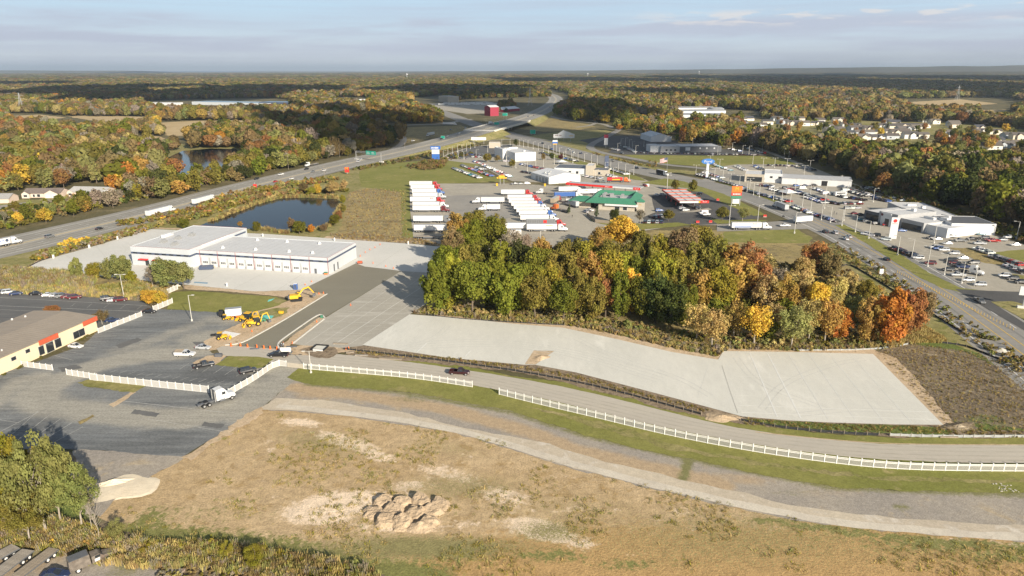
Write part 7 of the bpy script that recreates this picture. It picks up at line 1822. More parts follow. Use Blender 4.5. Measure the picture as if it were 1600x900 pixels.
 for x, y, a, k, c, lb in ((1335, 335, .3, 'sedan', 'maroon', 'maroon car left of the entry portal'), (1345, 337, .3, 'sedan', 'black', 'black car left of the entry portal'), (1346, 345, -.3, 'sedan', 'teal', 'dark teal car before the entry portal'), (1355, 348, -.3, 'suv', 'grey', 'grey suv before the entry portal'), (1369, 351, 0, 'suv', 'black', 'black suv at the showroom windows'),
         (1386, 353.5, -.4, 'suv', 'red', 'red suv at the showroom windows'), (1409, 362, -.1, 'sedan', 'blue', 'bright blue car behind the white pylon'), (1352, 367.5, 2.6, 'suv', 'white', 'white suv in the roadside row by the junction lamps'), (1359, 369, 2.6, 'sedan', 'silver', 'silver car second in the roadside row by the junction lamps'), (1368, 369.5, 2.6, 'suv', 'black', 'black suv third in the roadside row by the junction lamps'), (1384, 376, 2.6, 'suv', 'white', 'white suv left of the pylon sign'),
         (1290, 305 - .5, .2, 'van', 'white', 'white van among the used cars'), (1254, 296, .1, 'van', 'white', 'white box van near the marquee'), (1340 - 20, 303 - 3, 3, 'van', 'white', 'white van at the head of the row'), (1361, 296.5, 3.0, 'van', 'white', 'white truck-like van by the rust tree'), (1395, 310.3, 3.1, 'sedan', 'white', 'white car by the gravel track'), (1411, 314.5, 3.1, 'sedan', 'white', 'white car behind the showroom roof')):
  lot_car(G(x, y), a, k, c, lb, 'cars of the pale dealership')
 B = 'cars of the pale dealership'
 for x, y, a, k, c, lb in ((1455, 374, 3.05, 'suv', 'black', 'black suv left of the yellow-footed lamp'), (1464, 375.5, 3.1, 'sedan', 'white', 'white sedan by the yellow-footed lamp'), (1485, 371.5, 3.0, 'pickup', 'white', 'long white pickup in the front of the workshop'), (1459, 361.5, .2, 'sedan', 'teal', 'dark car at the service wing door'), (1472, 363, .2, 'suv', 'brown', 'brown suv in the nook of the workshop'), (1498, 366.5, 3.1, 'pickup', 'silver', 'silver pickup under the workshop window'), (1532, 367.5, 3.1, 'sedan', 'teal', 'teal car under the workshop wall'),
         (1500, 378, 3.05, 'pickup', 'grey', 'grey pickup in the middle of the right lot'), (1519, 376, 3.05, 'pickup', 'black', 'black pickup left of the red cars'), (1530, 382.5, 3.0, 'pickup', 'silver', 'silver pickup in front of the red cars'), (1537, 373.5, 3.0, 'suv', 'black', 'black suv behind the red car'), (1546, 376.5, 3.0, 'sedan', 'red', 'bright red car in the right lot'), (1552, 378.5, 3.0, 'pickup', 'red', 'red pickup right of the red car'), (1565, 377, 3.05, 'suv', 'grey', 'dark grey suv at the far right of the lot'), (1586, 384.5, 3.1, 'sedan', 'white', 'white sedan alone on the far right'), (1480, 382.5, 3.1, 'sedan', 'silver', 'silver coupe above the dry island'), (1577, 373, 3.1, 'pickup', 'silver', 'pickup with orange load by the scrub'),
         (1460, 388.5, 3.05, 'suv', 'white', 'first white suv of the white group on the dry island'), (1466, 390.5, 3.05, 'suv', 'blue', 'blue-tinted suv in the white group'), (1474, 392.5, 3.05, 'suv', 'white', 'last white suv of the white group on the dry island'), (1490, 398, 3.05, 'suv', 'silver', 'silver suv below the white group'), (1504, 405.5, 3.1, 'sedan', 'white', 'white sedan in the middle of the dry gravel'), (1521, 412.5, 3.1, 'suv', 'black', 'black suv right of the dump truck'),
         (1453, 413.5, 2.9, 'suv', 'maroon', 'maroon suv beside the roadside lamp'), (1484, 409, 2.9, 'suv', 'black', 'black suv behind the white truck tractor, leftmost'), (1491, 413, 2.9, 'suv', 'maroon', 'maroon suv behind the white truck tractor'), (1499, 417, 2.9, 'pickup', 'black', 'black pickup behind the white truck tractor'), (1505, 419.5, 2.9, 'pickup', 'navy', 'navy pickup touching the white truck tractor'), (1481, 424, 3.0, 'suv', 'black', 'black suv below the dark group'), (1496, 432, 3.05, 'pickup', 'silver', 'silver pickup at the roadside lawn'), (1512, 440, 3.05, 'suv', 'white', 'white suv below the truck tractor'), (1530, 447, 3.05, 'suv', 'silver', 'silver suv last in the roadside line'),
         (1569, 433, 3.0, 'suv', 'white', 'white suv heading the pair at far right'), (1581, 437.5, 3.0, 'suv', 'black', 'black suv of the pair at far right'), (1594, 443.5, 3.0, 'suv', 'black', 'black suv cut by the right edge')):
  car(x, y, a, k, c, lb, B, name=None)
 row((1396, 390), (1430, 402), 9, 'of the dark roadside row by the lamps', B, ['black', 'grey', 'navy', 'maroon'], rel=100)
 car(1434, 405, 2.9, 'suv', 'white', 'white suv at the right end of the dark roadside row', B)
 row((1528, 391), (1547, 397.5), 5, 'of the white row beside the green strip', B, ['white'], rel=100)
 row((1550, 402), (1594, 416), 8, 'of the mixed row beside the green strip', B, ['black', 'silver', 'grey', 'red'], rel=100)
 row((1574, 416.5), (1600, 428), 5, 'of the dark row at the right edge', B, ['silver', 'black', 'grey'], rel=100)
 p = G(1516, 428); semi((p.x, p.y), -.9, 'white', 'white', 'white truck tractor parked among cars at the roadside', 'trucks on the right-hand road', box=False)
 p = G(1312, 306.5); o = empty('bus', (p.x, p.y, .15), .15, 'white and blue shuttle bus among the used cars', 'bus')
 part('body', M['white'], o, [((0, 0, 1.7), (8, 2.4, 2.6))]); part('window', M['dkglass'], o, [((0, -1.22, 2.1), (6.4, .06, .8)), ((4.02, 0, 2.1), (.06, 2, 1.0))])
 for x in (-2.6, 2.6):
  for y in (-1, 1): link('wheel', SK['wheel'], o).location = (x, y, .5)
lots()
def near_cars():
 V = 'cars near the worn lot'
 for x, y, a, k, c, lb in ((290, 557, .0, 'pickup', 'white', 'white service truck with racks on the worn lot'), (318, 546, -.12, 'sedan', 'silver', 'silver sedan on the dusty ground by the lot'), (319, 574.5, .55, 'pickup', 'black', 'black pickup in the faint bays'), (388, 583, .6, 'suv', 'black', 'black suv with its rear hatch by the fence corner'),
         (119, 544, -.22, 'sedan', 'white', 'white sedan at the entrance of the cream building'), (436, 558, math.pi, 'pickup', 'black', 'black pickup pulling the white tanker trailer at the gate'), (718, 585.5, -.12, 'pickup', 'darkred', 'dark maroon pickup driving on the pale drive'), (234, 489.5, -.1, 'sedan', 'black', 'black sedan beside the end of the white fence'), (176, 503.5, .15, 'sedan', 'navy', 'navy sedan behind the white fence by the brown tree'),
         (3, 460, .35, 'suv', 'grey', 'grey suv at the left edge of the back lot'), (15, 459, .45, 'suv', 'white', 'white suv at the left end of the back lot'), (26, 461, .4, 'sedan', 'navy', 'blue sedan beside the white suv in the back lot'), (57, 461.3, .2, 'sedan', 'black', 'black sedan alone in the back lot'), (77, 463.3, .45, 'sedan', 'white', 'white sedan in the back lot row'), (88, 464, .45, 'sedan', 'silver', 'silver sedan in the back lot row'), (97, 465, .45, 'suv', 'grey', 'dark grey suv in the back lot row'), (107, 465.8, .45, 'sedan', 'maroon', 'dark maroon sedan in the back lot row'), (117, 467, .35, 'suv', 'maroon', 'red suv at the right end of the back lot row'),
         (168, 469.3, .5, 'suv', 'black', 'black suv below the lamp pole in the back lot'), (178, 471.5, .45, 'sedan', 'silver', 'silver sedan between the black and the maroon car'), (189, 471, .3, 'suv', 'maroon', 'maroon suv at the foot of the lamp pole')):
  o = car(x, y, a, k, c, lb, V)
  if 'racks' in lb:
   part('rack', M['wood'], o, [((-1.6, 0, 1.7), (2.6, 1.7, .12)), ((-1.6, .5, 1.85), (2.4, .2, .2)), ((-1.5, -.4, 1.85), (2.6, .15, .2))]); part('tool_box', M['white'], o, [((-1.7, s * .92, 1.15), (2.5, .22, .7)) for s in (-1, 1)])
 p = G(338, 630); o = semi((p.x, p.y), .78, 'white', 'white', 'white truck tractor without trailer beside the white fence', 'trucks near the worn lot', box=False)
 part('fairing', M['dgrey'], o, [((-.35, 0, 2.4), (.1, 2.1, 2.6))])
 part('exhaust', M['steel'], o, [((-.5, s * 1.0, 2.2), (.18, .18, 3.0)) for s in (-1, 1)])
 part('fifth_wheel', M['black'], o, [((-2.6, 0, 1.15), (1.0, 1.0, .16))])
near_cars()
def site():
 o = empty('excavator', (*G(464, 470).xy, .15), .25, 'yellow excavator with bent boom on the soil strip', 'excavator', 'construction machines')
 for s in (-1, 1):
  mb = MB(); prof = [(-2.1, .45), (-1.7, .05), (1.7, .05), (2.1, .45), (1.7, .9), (-1.7, .9)]
  mb.add([(x, s * 1.25 - .3, z) for x, z in prof] + [(x, s * 1.25 + .3, z) for x, z in prof], [(5, 4, 3, 2, 1, 0), (6, 7, 8, 9, 10, 11)] + [(i, (i + 1) % 6, 6 + (i + 1) % 6, 6 + i) for i in range(6)]); mb.build('track', M['black'], o)
 part('house', M['yel'], o, [((-.9, 0, 1.7), (3.0, 2.5, 1.3))]); part('counterweight', M['dgrey'], o, [((-2.6, 0, 1.6), (.7, 2.4, 1.1))])
 c = part('cab', M['yel'], o, [((.9, .75, 2.1), (1.4, 1.0, 1.7))]); part('window', M['dkglass'], c, [((.9, .75, 2.35), (1.44, 1.04, .8)), ((1.6, .75, 1.9), (.06, .8, 1.2))])
 def arm(nm, pts, r, m='yel', par=o):
  mb = MB()
  for a, b in zip(pts[:-1], pts[1:]): mb.tube(a, b, r, r * .85, 4)
  return mb.build(nm, M[m], par)
 arm('boom', [(.6, -.2, 1.9), (2.6, -.2, 4.4), (4.6, -.2, 5.0)], .36); arm('stick', [(4.4, -.2, 5.2), (6.3, -.2, 2.6)], .28); arm('cylinder', [(1.2, -.2, 2.2), (3.0, -.2, 4.2)], .1, 'steel'); arm('cylinder', [(3.4, -.2, 5.2), (4.8, -.2, 5.3)], .1, 'steel')
 mb = MB(); mb.add([(6.2, -.8, 2.6), (6.9, -.8, 2.0), (6.6, -.8, 1.2), (5.6, -.8, 1.4), (6.2, .5, 2.6), (6.9, .5, 2.0), (6.6, .5, 1.2), (5.6, .5, 1.4)], [(0, 1, 2, 3), (7, 6, 5, 4), (0, 4, 5, 1), (1, 5, 6, 2), (3, 2, 6, 7), (0, 3, 7, 4)]); mb.build('bucket', M['dgrey'], o)
 def loader(p, ang, lb, bh=True, sc=1.0):
  o = empty('backhoe' if bh else 'skid_steer', (*p.xy, .13), ang, lb, 'loader', 'construction machines'); o.scale = (sc,) * 3
  part('body', M['yel'], o, [((.7, 0, 1.25), (2.6, 1.2, 1.0)), ((-.6, 0, 1.0), (1.6, 1.6, .7))])
  c = part('cab', M['dkglass'], o, [((-.6, 0, 2.1), (1.5, 1.5, 1.5))]); part('cab_roof', M['yel'], o, [((-.6, 0, 2.93), (1.8, 1.7, .16))])
  part('cab_post', M['black'], o, [((-.6 + a * .75, b * .75, 2.1), (.1, .1, 1.5)) for a in (-1, 1) for b in (-1, 1)])
  for x, r in ((1.5, .55), (-1.0, .75)):
   for s in (-1, 1): mb = MB(); mb.tube((x, s * .75, r), (x, s * 1.15, r), r, r, 12, 0); mb.tube((x, s * 1.1, r), (x, s * 1.18, r), r * .5, r * .5, 8, 1); mb.build('wheel', [M['black'], M['yel']], o)
  for s in (-1, 1): arm('loader_arm', [(.2, s * .85, 1.9), (2.2, s * .85, 1.6), (2.9, s * .85, .7)], .12, par=o)
  mb = MB(); mb.add([(2.8, -1.2, .2), (3.6, -1.2, .15), (3.0, -1.2, 1.1), (2.8, 1.2, .2), (3.6, 1.2, .15), (3.0, 1.2, 1.1)], [(0, 1, 2), (5, 4, 3), (0, 3, 4, 1), (0, 2, 5, 3)]); mb.build('bucket', M['yel'], o)
  if bh:
   arm('backhoe_boom', [(-1.8, 0, 1.0), (-2.6, 0, 3.2), (-4.0, 0, 3.6)], .2, par=o); arm('backhoe_stick', [(-3.9, 0, 3.7), (-4.6, 0, 1.4)], .16, par=o); part('backhoe_bucket', M['dgrey'], o, [((-4.5, 0, .9), (.8, .8, .8))])
  return o
 loader(G(386, 502.5), 2.9, 'yellow backhoe loader, leftmost of the pair by the teal sheet', sc=1.1)
 loader(G(398, 509), 3.6, 'yellow backhoe loader nearer the kerb, right of the pair', sc=1.1)
 loader(G(347, 530.5), .2, 'small yellow skid loader beside the white sheet', False, .8)
 loader(G(354, 500), .1, 'small yellow roller-like loader under the white trailer', False, .65)
 p = G(366, 496.5)
 o = empty('cargo_trailer', (*p.xy, .13), .32, 'white enclosed cargo trailer on orange timber by the lawn', 'trailer', 'site trailers')
 part('box', M['white'], o, [((0, 0, 2.2), (5.2, 2.3, 2.4))]); part('roof', M['steel'], o, [((0, 0, 3.43), (5.1, 2.2, .06))]); part('chassis', M['dgrey'], o, [((-.4, 0, .85), (6.6, 1.8, .25))]); part('hitch', M['orange'], o, [((1.5, -1.0, .55), (4.6, .35, .3))])
 for x in (-.8, .3):
  for s in (-1, 1): mb = MB(); mb.tube((x, s * .95, .4), (x, s * 1.2, .4), .4, .4, 10); mb.build('wheel', M['black'], o)
 p = G(352, 494); o = empty('dark_truck', (*p.xy, .13), .32, 'dark flat truck hitched to the white cargo trailer', 'truck'); part('body', M['black'], o, [((0, 0, 1.0), (4.2, 2.0, .6)), ((-1.2, 0, 1.7), (1.4, 1.8, .9))]); part('window', M['dkglass'], o, [((-1.2, 0, 1.8), (1.44, 1.7, .5))])
 for x in (-1.4, 1.4):
  for s in (-1, 1): mb = MB(); mb.tube((x, s * .8, .45), (x, s * 1.05, .45), .45, .45, 10); mb.build('wheel', M['black'], o)
 def slab_(nm, pts, mat, h, lb, cat):
  mb = MB(); w = P(pts); mb.prism([(q.x, q.y) for q in w], .13, .13 + h); o = mb.build(nm, mat); return tag(o, lb, cat)
 slab_('plastic_sheet', [(405, 498.5), (411, 493), (428, 494), (423, 499.5)], M['teal'], .06, 'flat teal sheet lying by the backhoes', 'sheet')
 slab_('teal_offcut', [(418, 472), (420, 469), (429, 467), (424, 470.5)], M['teal'], .08, 'narrow teal offcut lying on the lawn', 'sheet')
 slab_('ground_tarp', [(338, 525), (352, 518), (376, 522), (362, 528.5), (352, 529)], M['vinyl'], .05, 'white tarp spread on the soil behind the skid loader', 'tarp')
 slab_('blue_mat', [(303, 442.5), (304, 440.8), (325, 442), (324, 444)], M['fblue'], .08, 'pale blue mat lying on the yard concrete', 'mat')
 def bx(nm, px, py, d, mat, lb, cat, rz=0.0, group=None, parts=()):
  p = G(px, py); o = empty(nm, (*p.xy, .18), rz, lb, cat, group)
  part('body', mat, o, [((0, 0, d[2] / 2), d)])
  for n_, m_, c_, s_ in parts: part(n_, m_, o, [(c_, s_)])
  return o
 bx('portable_toilet', 462.5, 452.5, (1.3, 1.3, 2.3), M['blue'], 'dark blue portable toilet at the edge of the yard', 'toilet', .1, None, [('roof', M['white'], (0, 0, 2.36), (1.34, 1.34, .14)), ('door', M['navy'], (0, -.66, 1.1), (.9, .06, 1.9))])
 p = G(323, 421); o = empty('dumpster', (*p.xy, .12), .15, 'dark blue open-top dumpster by the garage doors', 'dumpster')
 part('side_wall', M['navy'], o, [((0, -1.1, .85), (5.4, .12, 1.5)), ((0, 1.1, .85), (5.4, .12, 1.5)), ((2.7, 0, .85), (.12, 2.1, 1.5)), ((-2.7, 0, .85), (.12, 2.1, 1.5))]); part('floor', M['dgrey'], o, [((0, 0, .2), (5.2, 2.1, .1))])
 part('rib', M['navy'], o, [((-2 + i * 1.0, -1.2, .85), (.12, .1, 1.5)) for i in range(5)]); part('debris', M['wood'], o, [((-.8, 0, .9), (2.2, 1.6, .8)), ((1.4, .2, .8), (1.6, 1.4, .7))])
 bx('rubble_heap', 337, 417, (1.4, 1.0, .4), M['soil'], 'small tan heap beside the blue dumpster', 'heap', .3)
 bx('garden_cart', 509.5, 429.2, (1.4, 1.0, .6), M['orange'], 'orange cart with green cover at the building corner', 'cart', .1, None, [('cover', M['greenroof'], (0, 0, .75), (1.5, 1.1, .3))])
 bx('rust_compressor', 562.5, 412, (2.0, 1.2, 1.0), M['brick_red'], 'rust-red machine box at the right end of the white building', 'machine', .0, None, [('base', M['black'], (0, 0, .1), (2.3, 1.4, .15))])
 bx('crate', 439.5, 490, (1.6, .8, .8), M['yel'], 'yellow-tan box standing on the soil strip', 'box', -.1)
 bx('green_valve', 503, 497.5, (.8, .5, 1.0), M['greenroof'], 'green box at the tip of the soil wedge', 'box')
 bx('dark_tank', 342, 557.8, (2.0, 1.1, .9), M['dgrey'], 'dark green oblong tank by the small lawn', 'tank')
 bx('steel_drum', 333, 525.6, (1.2, .7, .6), M['black'], 'black drum left of the skid loader', 'drum', .2)
 bx('pump_unit', 412, 502.5, (1.4, .9, 1.0), M['greenroof'], 'green pump unit beside the backhoes', 'machine', .3, None, [('wheel', M['black'], (0, 0, .2), (.5, 1.1, .4))])
 bx('log', 398, 546.5, (2.6, .5, .4), M['dgrey'], 'dark log-like roll lying on the drive', 'roll', .12)
 for x, y, lb in ((456, 556 + 0, 'leftmost'),):
  pass
 cm = MB(); cm.tube((0, 0, 0), (0, 0, 1.0), .26, .18, 8); cm.box((0, 0, .03), (.6, .6, .06)); cmesh = cm.mesh('traffic_barrel', M['orange'])
 BR = [(361.5, 541.5), (376, 541.5), (387, 543), (401.5, 544), (412.5, 545.2), (422.5, 546), (433, 547)]
 for i, (x, y) in enumerate(BR):
  o = link('traffic_barrel', cmesh); o.location = (*G(x, y).xy, .2); tag(o, f"orange traffic barrel, {nth(i)} from the left across the foot of the fresh pour", 'barrel', 'barrels across the fresh pour')
 km = MB(); km.tube((0, 0, .05), (0, 0, .75), .2, .05, 8); km.box((0, 0, .03), (.45, .45, .06)); kmesh = km.mesh('traffic_cone', M['orange'])
 CN = [(394, 519), (498.5, 460), (505.5, 459), (548, 478), (457, 537.5), (495, 504), (563, 401), (571, 395), (578, 391), (586, 387.5), (594, 383), (583, 412), (603, 417), (615, 420), (487, 441), (477, 446), (545, 545.5), (541, 547)]
 for i, (x, y) in enumerate(sorted(CN)):
  o = link('traffic_cone', kmesh); o.location = (*G(x, y).xy, .2); o.scale = (1.0,) * 3; tag(o, f"small orange traffic cone, {nth(i)} from the left round the new concrete", 'cone', 'cones round the new concrete')
 for i, (x, y) in enumerate(((84 / 1, 404), (140, 388), (184, 374.5), (227, 362.5))):
  o = bx('white_marker', x, y, (.6, .6, 1.6), M['vinyl'], f"white marker post, {nth(i)} from the left along the yard edge", 'post', 0, 'white posts along the yard edge')
 for i, (x, y) in enumerate(((411, 370), (523, 376.5), (638, 382), (355, 448))):
  bx('white_marker', x, y, (.5, .5, 1.5), M['vinyl'], f"short white post, {nth(i)} in the line behind the white building" if i < 3 else 'short white post at the front edge of the yard', 'post', 0, 'white posts behind the white building')
 p = G(447, 553.5); o = empty('tank_trailer', (*p.xy, .2), .15, 'white wrapped tank trailer behind the black pickup', 'trailer')
 mb = MB(); mb.tube((-1.5, 0, 1.2), (1.5, 0, 1.2), .9, .75, 10); mb.build('tank', M['vinyl'], o); part('chassis', M['dgrey'], o, [((0, 0, .5), (3.8, 1.4, .2))])
 for s in (-1, 1): mb = MB(); mb.tube((0, s * .7, .4), (0, s * .95, .4), .4, .4, 10); mb.build('wheel', M['black'], o)
 p = G(500, 545.5); o = empty('formwork_frame', (*p.xy, .24), -.18, 'black square formwork frame with white panel on the dark mud', 'frame')
 part('bar', M['black'], o, [((0, -1.9, .3), (4.2, .2, .5)), ((0, 1.9, .3), (4.2, .2, .5)), ((2.0, 0, .3), (.2, 3.6, .5)), ((-2.0, 0, .3), (.2, 3.6, .5))]); part('panel', M['conc_new'], o, [((0, 0, .12), (3.7, 3.5, .12))]); part('front_panel', M['white'], o, [((.3, -2.05, .3), (3.2, .06, .5))])
 for x, y, l, a, m, lb in ((532, 538, 4.5, -.1, 'wood', 'brown timber lying on the concrete edge'), (610, 562, 7, -.15, 'wood', 'long tan timber lying in the grass strip'), (565, 556.5, 4, -.1, 'plank', 'pale boards lying in the grass strip'), (456, 543, 3.2, .1, 'dgrey', 'dark pallets stacked behind the white tank trailer'), (547, 552, 2.4, .2, 'wood', 'small timber pile at the end of the silt fence'), (1482, 687 - 3, 4.2, -.05, 'wood', 'pallet boards lying below the silt fence on the right')):
  bx('timber', x, y, (l, .8, .25), M[m], lb, 'timber', a)
 def person(px, py, shirt, trousers, ang, lb, hat=None):
  import bmesh
  p = G(px, py)
  o = empty('person', (*p.xy, .2), ang, lb, 'person', 'people in the picture')
  J = [(0, 0, .95), (0, 0, 1.2), (0, 0, 1.42), (0, 0, 1.55), (.02, 0, 1.68), (0, .17, 1.4), (.05, .25, 1.15), (.16, .24, .95), (0, -.17, 1.4), (.05, -.25, 1.15), (.12, -.25, .93), (0, .1, .9), (.04, .12, .5), (0, .13, .06), (.12, .13, .03), (0, -.1, .9), (-.02, -.12, .5), (-.08, -.13, .06), (.04, -.13, .03)]
  E = [(0, 1), (1, 2), (2, 3), (3, 4), (2, 5), (5, 6), (6, 7), (2, 8), (8, 9), (9, 10), (0, 11), (11, 12), (12, 13), (13, 14), (0, 15), (15, 16), (16, 17), (17, 18)]
  Rr = [.15, .14, .15, .06, .1, .07, .05, .04, .07, .05, .04, .1, .075, .05, .05, .1, .075, .05, .05]
  me = bpy.data.meshes.new('body'); me.from_pydata(J, E, [])
  b = link('body', me, o); sk = b.modifiers.new('skin', 'SKIN')
  for v, r in zip(me.skin_vertices[0].data, Rr): v.radius = (r, r)
  me.skin_vertices[0].data[0].use_root = True
  b.modifiers.new('sub', 'SUBSURF').levels = 1
  me.materials.append(trousers)
  mb = MB(); mb.tube((0, 0, .92), (0, 0, 1.44), .19, .2, 8); mb.build('shirt', shirt, o)
  mb = MB(); mb.tube((.02, 0, 1.62), (.02, 0, 1.8), .12, .09, 8); mb.build('hat' if hat else 'hair', hat or M['black'], o)
  return o
 M['skin'] = pmat('skin', (.45, .27, .19), .7, .05)
 person(894, 340.5, M['black'], M['black'], .4, 'person in dark clothes walking across the truck lot')
 person(1303, 335, M['dgrey'], M['black'], 1.6, 'person in grey standing on the car lot, left of two')
 person(1307, 336.5, M['dgrey'], M['dgrey'], 1.6, 'person in grey standing on the car lot, right of two')
 person(440.5, 545.5, M['navy'], M['dgrey'], .5, 'worker in blue standing behind the white tank trailer', M['white'])
 person(443.5, 543.5, M['grey'], M['dgrey'], 2.5, 'worker in pale shirt beside the worker in blue', M['orange'])
 def heap(nm, px, py, rx, ry, h, mat, lb, seed, turn=0.0, pow_=1.3):
  n, m = 26, 9; vs = [(0, 0, h)]; fs = []
  R = random.Random(seed)
  for j in range(1, m):
   for i in range(n):
    a = 2 * math.pi * i / n; t = j / (m - 1)
    k = 1 + .12 * math.sin(3 * a + seed) + .08 * math.sin(5 * a + 2 * seed)
    z = h * (1 - t) ** pow_ + (R.uniform(-.05, .05) * h if j < m - 1 else -.1)
    vs.append((rx * t * k * math.cos(a), ry * t * k * math.sin(a), z))
  for i in range(n): fs.append((0, 1 + i, 1 + (i + 1) % n))
  for j in range(m - 2):
   for i in range(n): fs.append((1 + j * n + i, 1 + (j + 1) * n + i, 1 + (j + 1) * n + (i + 1) % n, 1 + j * n + (i + 1) % n))
  mb = MB(); mb.add(vs, fs); o = mb.build(nm, mat); o.location = (*G(px, py).xy, .12); o.rotation_euler = (0, 0, turn)
  return tag(o, lb, 'heap')
 a = G(634, 806)
 n = 120; xs = np.linspace(-12, 12, n); ys = np.linspace(-8.5, 8.5, 84)
 X, Y = np.meshgrid(xs, ys)
 Z = np.zeros_like(X)
 R = random.Random(5)
 for j in range(3):
  for i in range(4):
   cx, cy = -6.6 + i * 4.0 + (j - 1) * 1.1 + R.uniform(-.5, .5), -4.2 + j * 3.9 + R.uniform(-.6, .6)
   if (i, j) in ((0, 0),): continue
   hh = R.uniform(.9, 1.5); a_ = R.uniform(-.4, .4); u = (X - cx) * math.cos(a_) + (Y - cy) * math.sin(a_); v = -(X - cx) * math.sin(a_) + (Y - cy) * math.cos(a_)
   d = (np.abs(u / 2.2) ** 2.6 + np.abs(v / 2.3) ** 2.6) ** (1 / 2.6) + (nz(X, Y, .9, 7) - .5) * .5
   Z = np.maximum(Z, hh * np.clip((1.12 - d) * 2.2, 0, 1) * (.8 + .35 * (v / 2.3)))
 cx, cy = 3.4, -5.6; Z = np.maximum(Z, 1.3 * np.clip(1.1 - np.sqrt(((X - cx) / 3) ** 2 + ((Y - cy) / 2.2) ** 2), 0, 1))
 Z += (nz(X, Y, 1.3, 3) - .5) * .3 * (Z > .1) + (nz(X, Y, 4, 4) - .5) * .16 * (Z > .1) - .05
 W = len(xs); vs = np.c_[X.ravel() * .97 + a.x, Y.ravel() * .80 + a.y + .9, Z.ravel()].tolist(); fs = []
 for j in range(len(ys) - 1):
  for i in range(W - 1):
   k = j * W + i
   if max(Z[j, i], Z[j + 1, i], Z[j, i + 1], Z[j + 1, i + 1]) > .03: fs.append((k, k + 1, k + W + 1, k + W))
 mb = MB(); mb.add(vs, fs); o = mb.build('soil_heap', M['pilesoil']); tag(o, 'lumpy tan heap of dumped soil loads on the dry field', 'heap')
 heap('sand_heap', 192, 763, 7.0, 5.0, .22, M['sandpile'], 'smooth pale sand heap at the edge of the worn lot', 3, .3, 1.1)
 heap('sand_heap', 180, 755, 3.8, 1.3, .95, M['sandpile'], 'taller sand crest casting a dark shadow on the sand heap', 6, .3, 1.1)
 heap('soil_heap', 1128, 653, 5, 2.6, .7, M['soil'], 'low churned soil heap at the gap of the silt fence', 8)
 heap('soil_heap', 846, 560, 3.4, 2.2, .8, M['soil'], 'soil heap inside the hole of the concrete apron', 9, .6)
 heap('soil_heap', 1498, 668, 5.5, 2.6, .9, M['scrub'], 'grey-brown heap at the lower right corner of the apron', 12, .2)
 for i, (x, y, r) in enumerate(((1564, 548.5, 2.8),)): heap('rock_heap', x, y, r, 2.0, .9, M['stone'], 'pale rocks heaped by the culvert beside the road', 14)
 for x, y, lb in ((278, 447, 'larger pale boulder by the broad sage tree'), (271, 450, 'smaller pale boulder by the broad sage tree')):
  heap('boulder', x, y, 1.2, .9, 1.1, M['stone'], lb, int(x))
 mb = MB(); q = G(1570, 763)
 for i in range(26): mb.box((q.x + rnd(-1.8, 1.8), q.y + rnd(-1.6, 1.6), .12), (rnd(.15, .4), rnd(.1, .35), rnd(.1, .25)), 0, rnd(0, 3))
 tag(mb.build('rock_spill', M['stone']), 'small spill of pale rocks on the gravel bank at right', 'rocks', kind='stuff')
 def flatbed(a, b, w, lb, mat, h=1.1):
  p, q = G(*a), G(*b); th = math.atan2(q.y - p.y, q.x - p.x); L = (q - p).length
  o = empty('flatbed_trailer', (*((p + q) / 2).xy, .1), th, lb, 'trailer', 'flatbed trailers in the gravel yard')
  n = max(4, int(w / .3)); pm = MB(); pm.box((0, 0, h), (L, w / n - .03, .1)); pmesh = pm.mesh('plank', mat)
  for i in range(n): link('plank', pmesh, o).location = (0, -w / 2 + (i + .5) * w / n, rnd(-.015, .015))
  part('frame', M['dgrey'], o, [((0, s * w * .3, h - .25), (L - .2, .16, .36)) for s in (-1, 1)] + [((0, s * w / 2, h - .06), (L, .08, .2)) for s in (-1, 1)] + [((L / 2, 0, h - .1), (.1, w, .25))])
  for x in (L / 2 - 1.0, L / 2 - 2.3):
   for s in (-1, 1): mb = MB(); mb.tube((x, s * (w / 2 - .35), .5), (x, s * (w / 2 - .05), .5), .5, .5, 12, 0); mb.tube((x, s * (w / 2 - .1), .5), (x, s * (w / 2 - .02), .5), .26, .26, 8, 1); mb.build('wheel', [M['black'], M['vinyl']], o)
  return o
 flatbed((-30, 893), (27, 862), 2.5, 'grey flatbed trailer with a pale patch, leftmost of three', M['plank'])
 flatbed((-15, 915), (46, 868), 2.5, 'brown flatbed trailer in the middle of three', M['plank'])
 flatbed((30, 908), (86, 865), 2.2, 'narrow grey slatted flatbed trailer, rightmost of three', M['wood'], 1.0)
 p = G(140, 884); o = empty('old_truck', (*p.xy, .1), .75, 'derelict grey-brown truck with a box body in the gravel yard', 'truck')
 M['rustc'] = pmat('weathered_grey_paint', (.17, .145, .12), .9, .4, 1.2, dirt=((.16, .08, .04), .6))
 mb = MB(); loft(mb, [(.4, 1.0, .7, 2.0, .95), (1.6, 1.0, .7, 2.1, .85), (2.2, 1.0, .7, 1.5, .9), (3.6, .85, .7, 1.25, .7), (3.8, .8, .7, 1.1, .65)]); mb.build('cab', M['rustc'], o)
 mb = MB(); mb.box((-1.4, 0, 1.75), (3.2, 2.2, 1.9), taper=(.96, .92)); mb.build('box_body', M['rustc'], o); part('roof_panel', M['dgrey'], o, [((-1.4, 0, 2.72), (2.9, 1.9, .06))]); part('window', M['dkglass'], o, [((1.3, s * .96, 1.75), (.8, .08, .4)) for s in (-1, 1)] + [((2.0, 0, 1.8), (.08, 1.6, .4))])
 part('door', M['white'], o, [((1.2, -1.01, 1.2), (.8, .06, .5))]); part('frame', M['black'], o, [((.2, 0, .6), (6.4, 1.2, .25))])
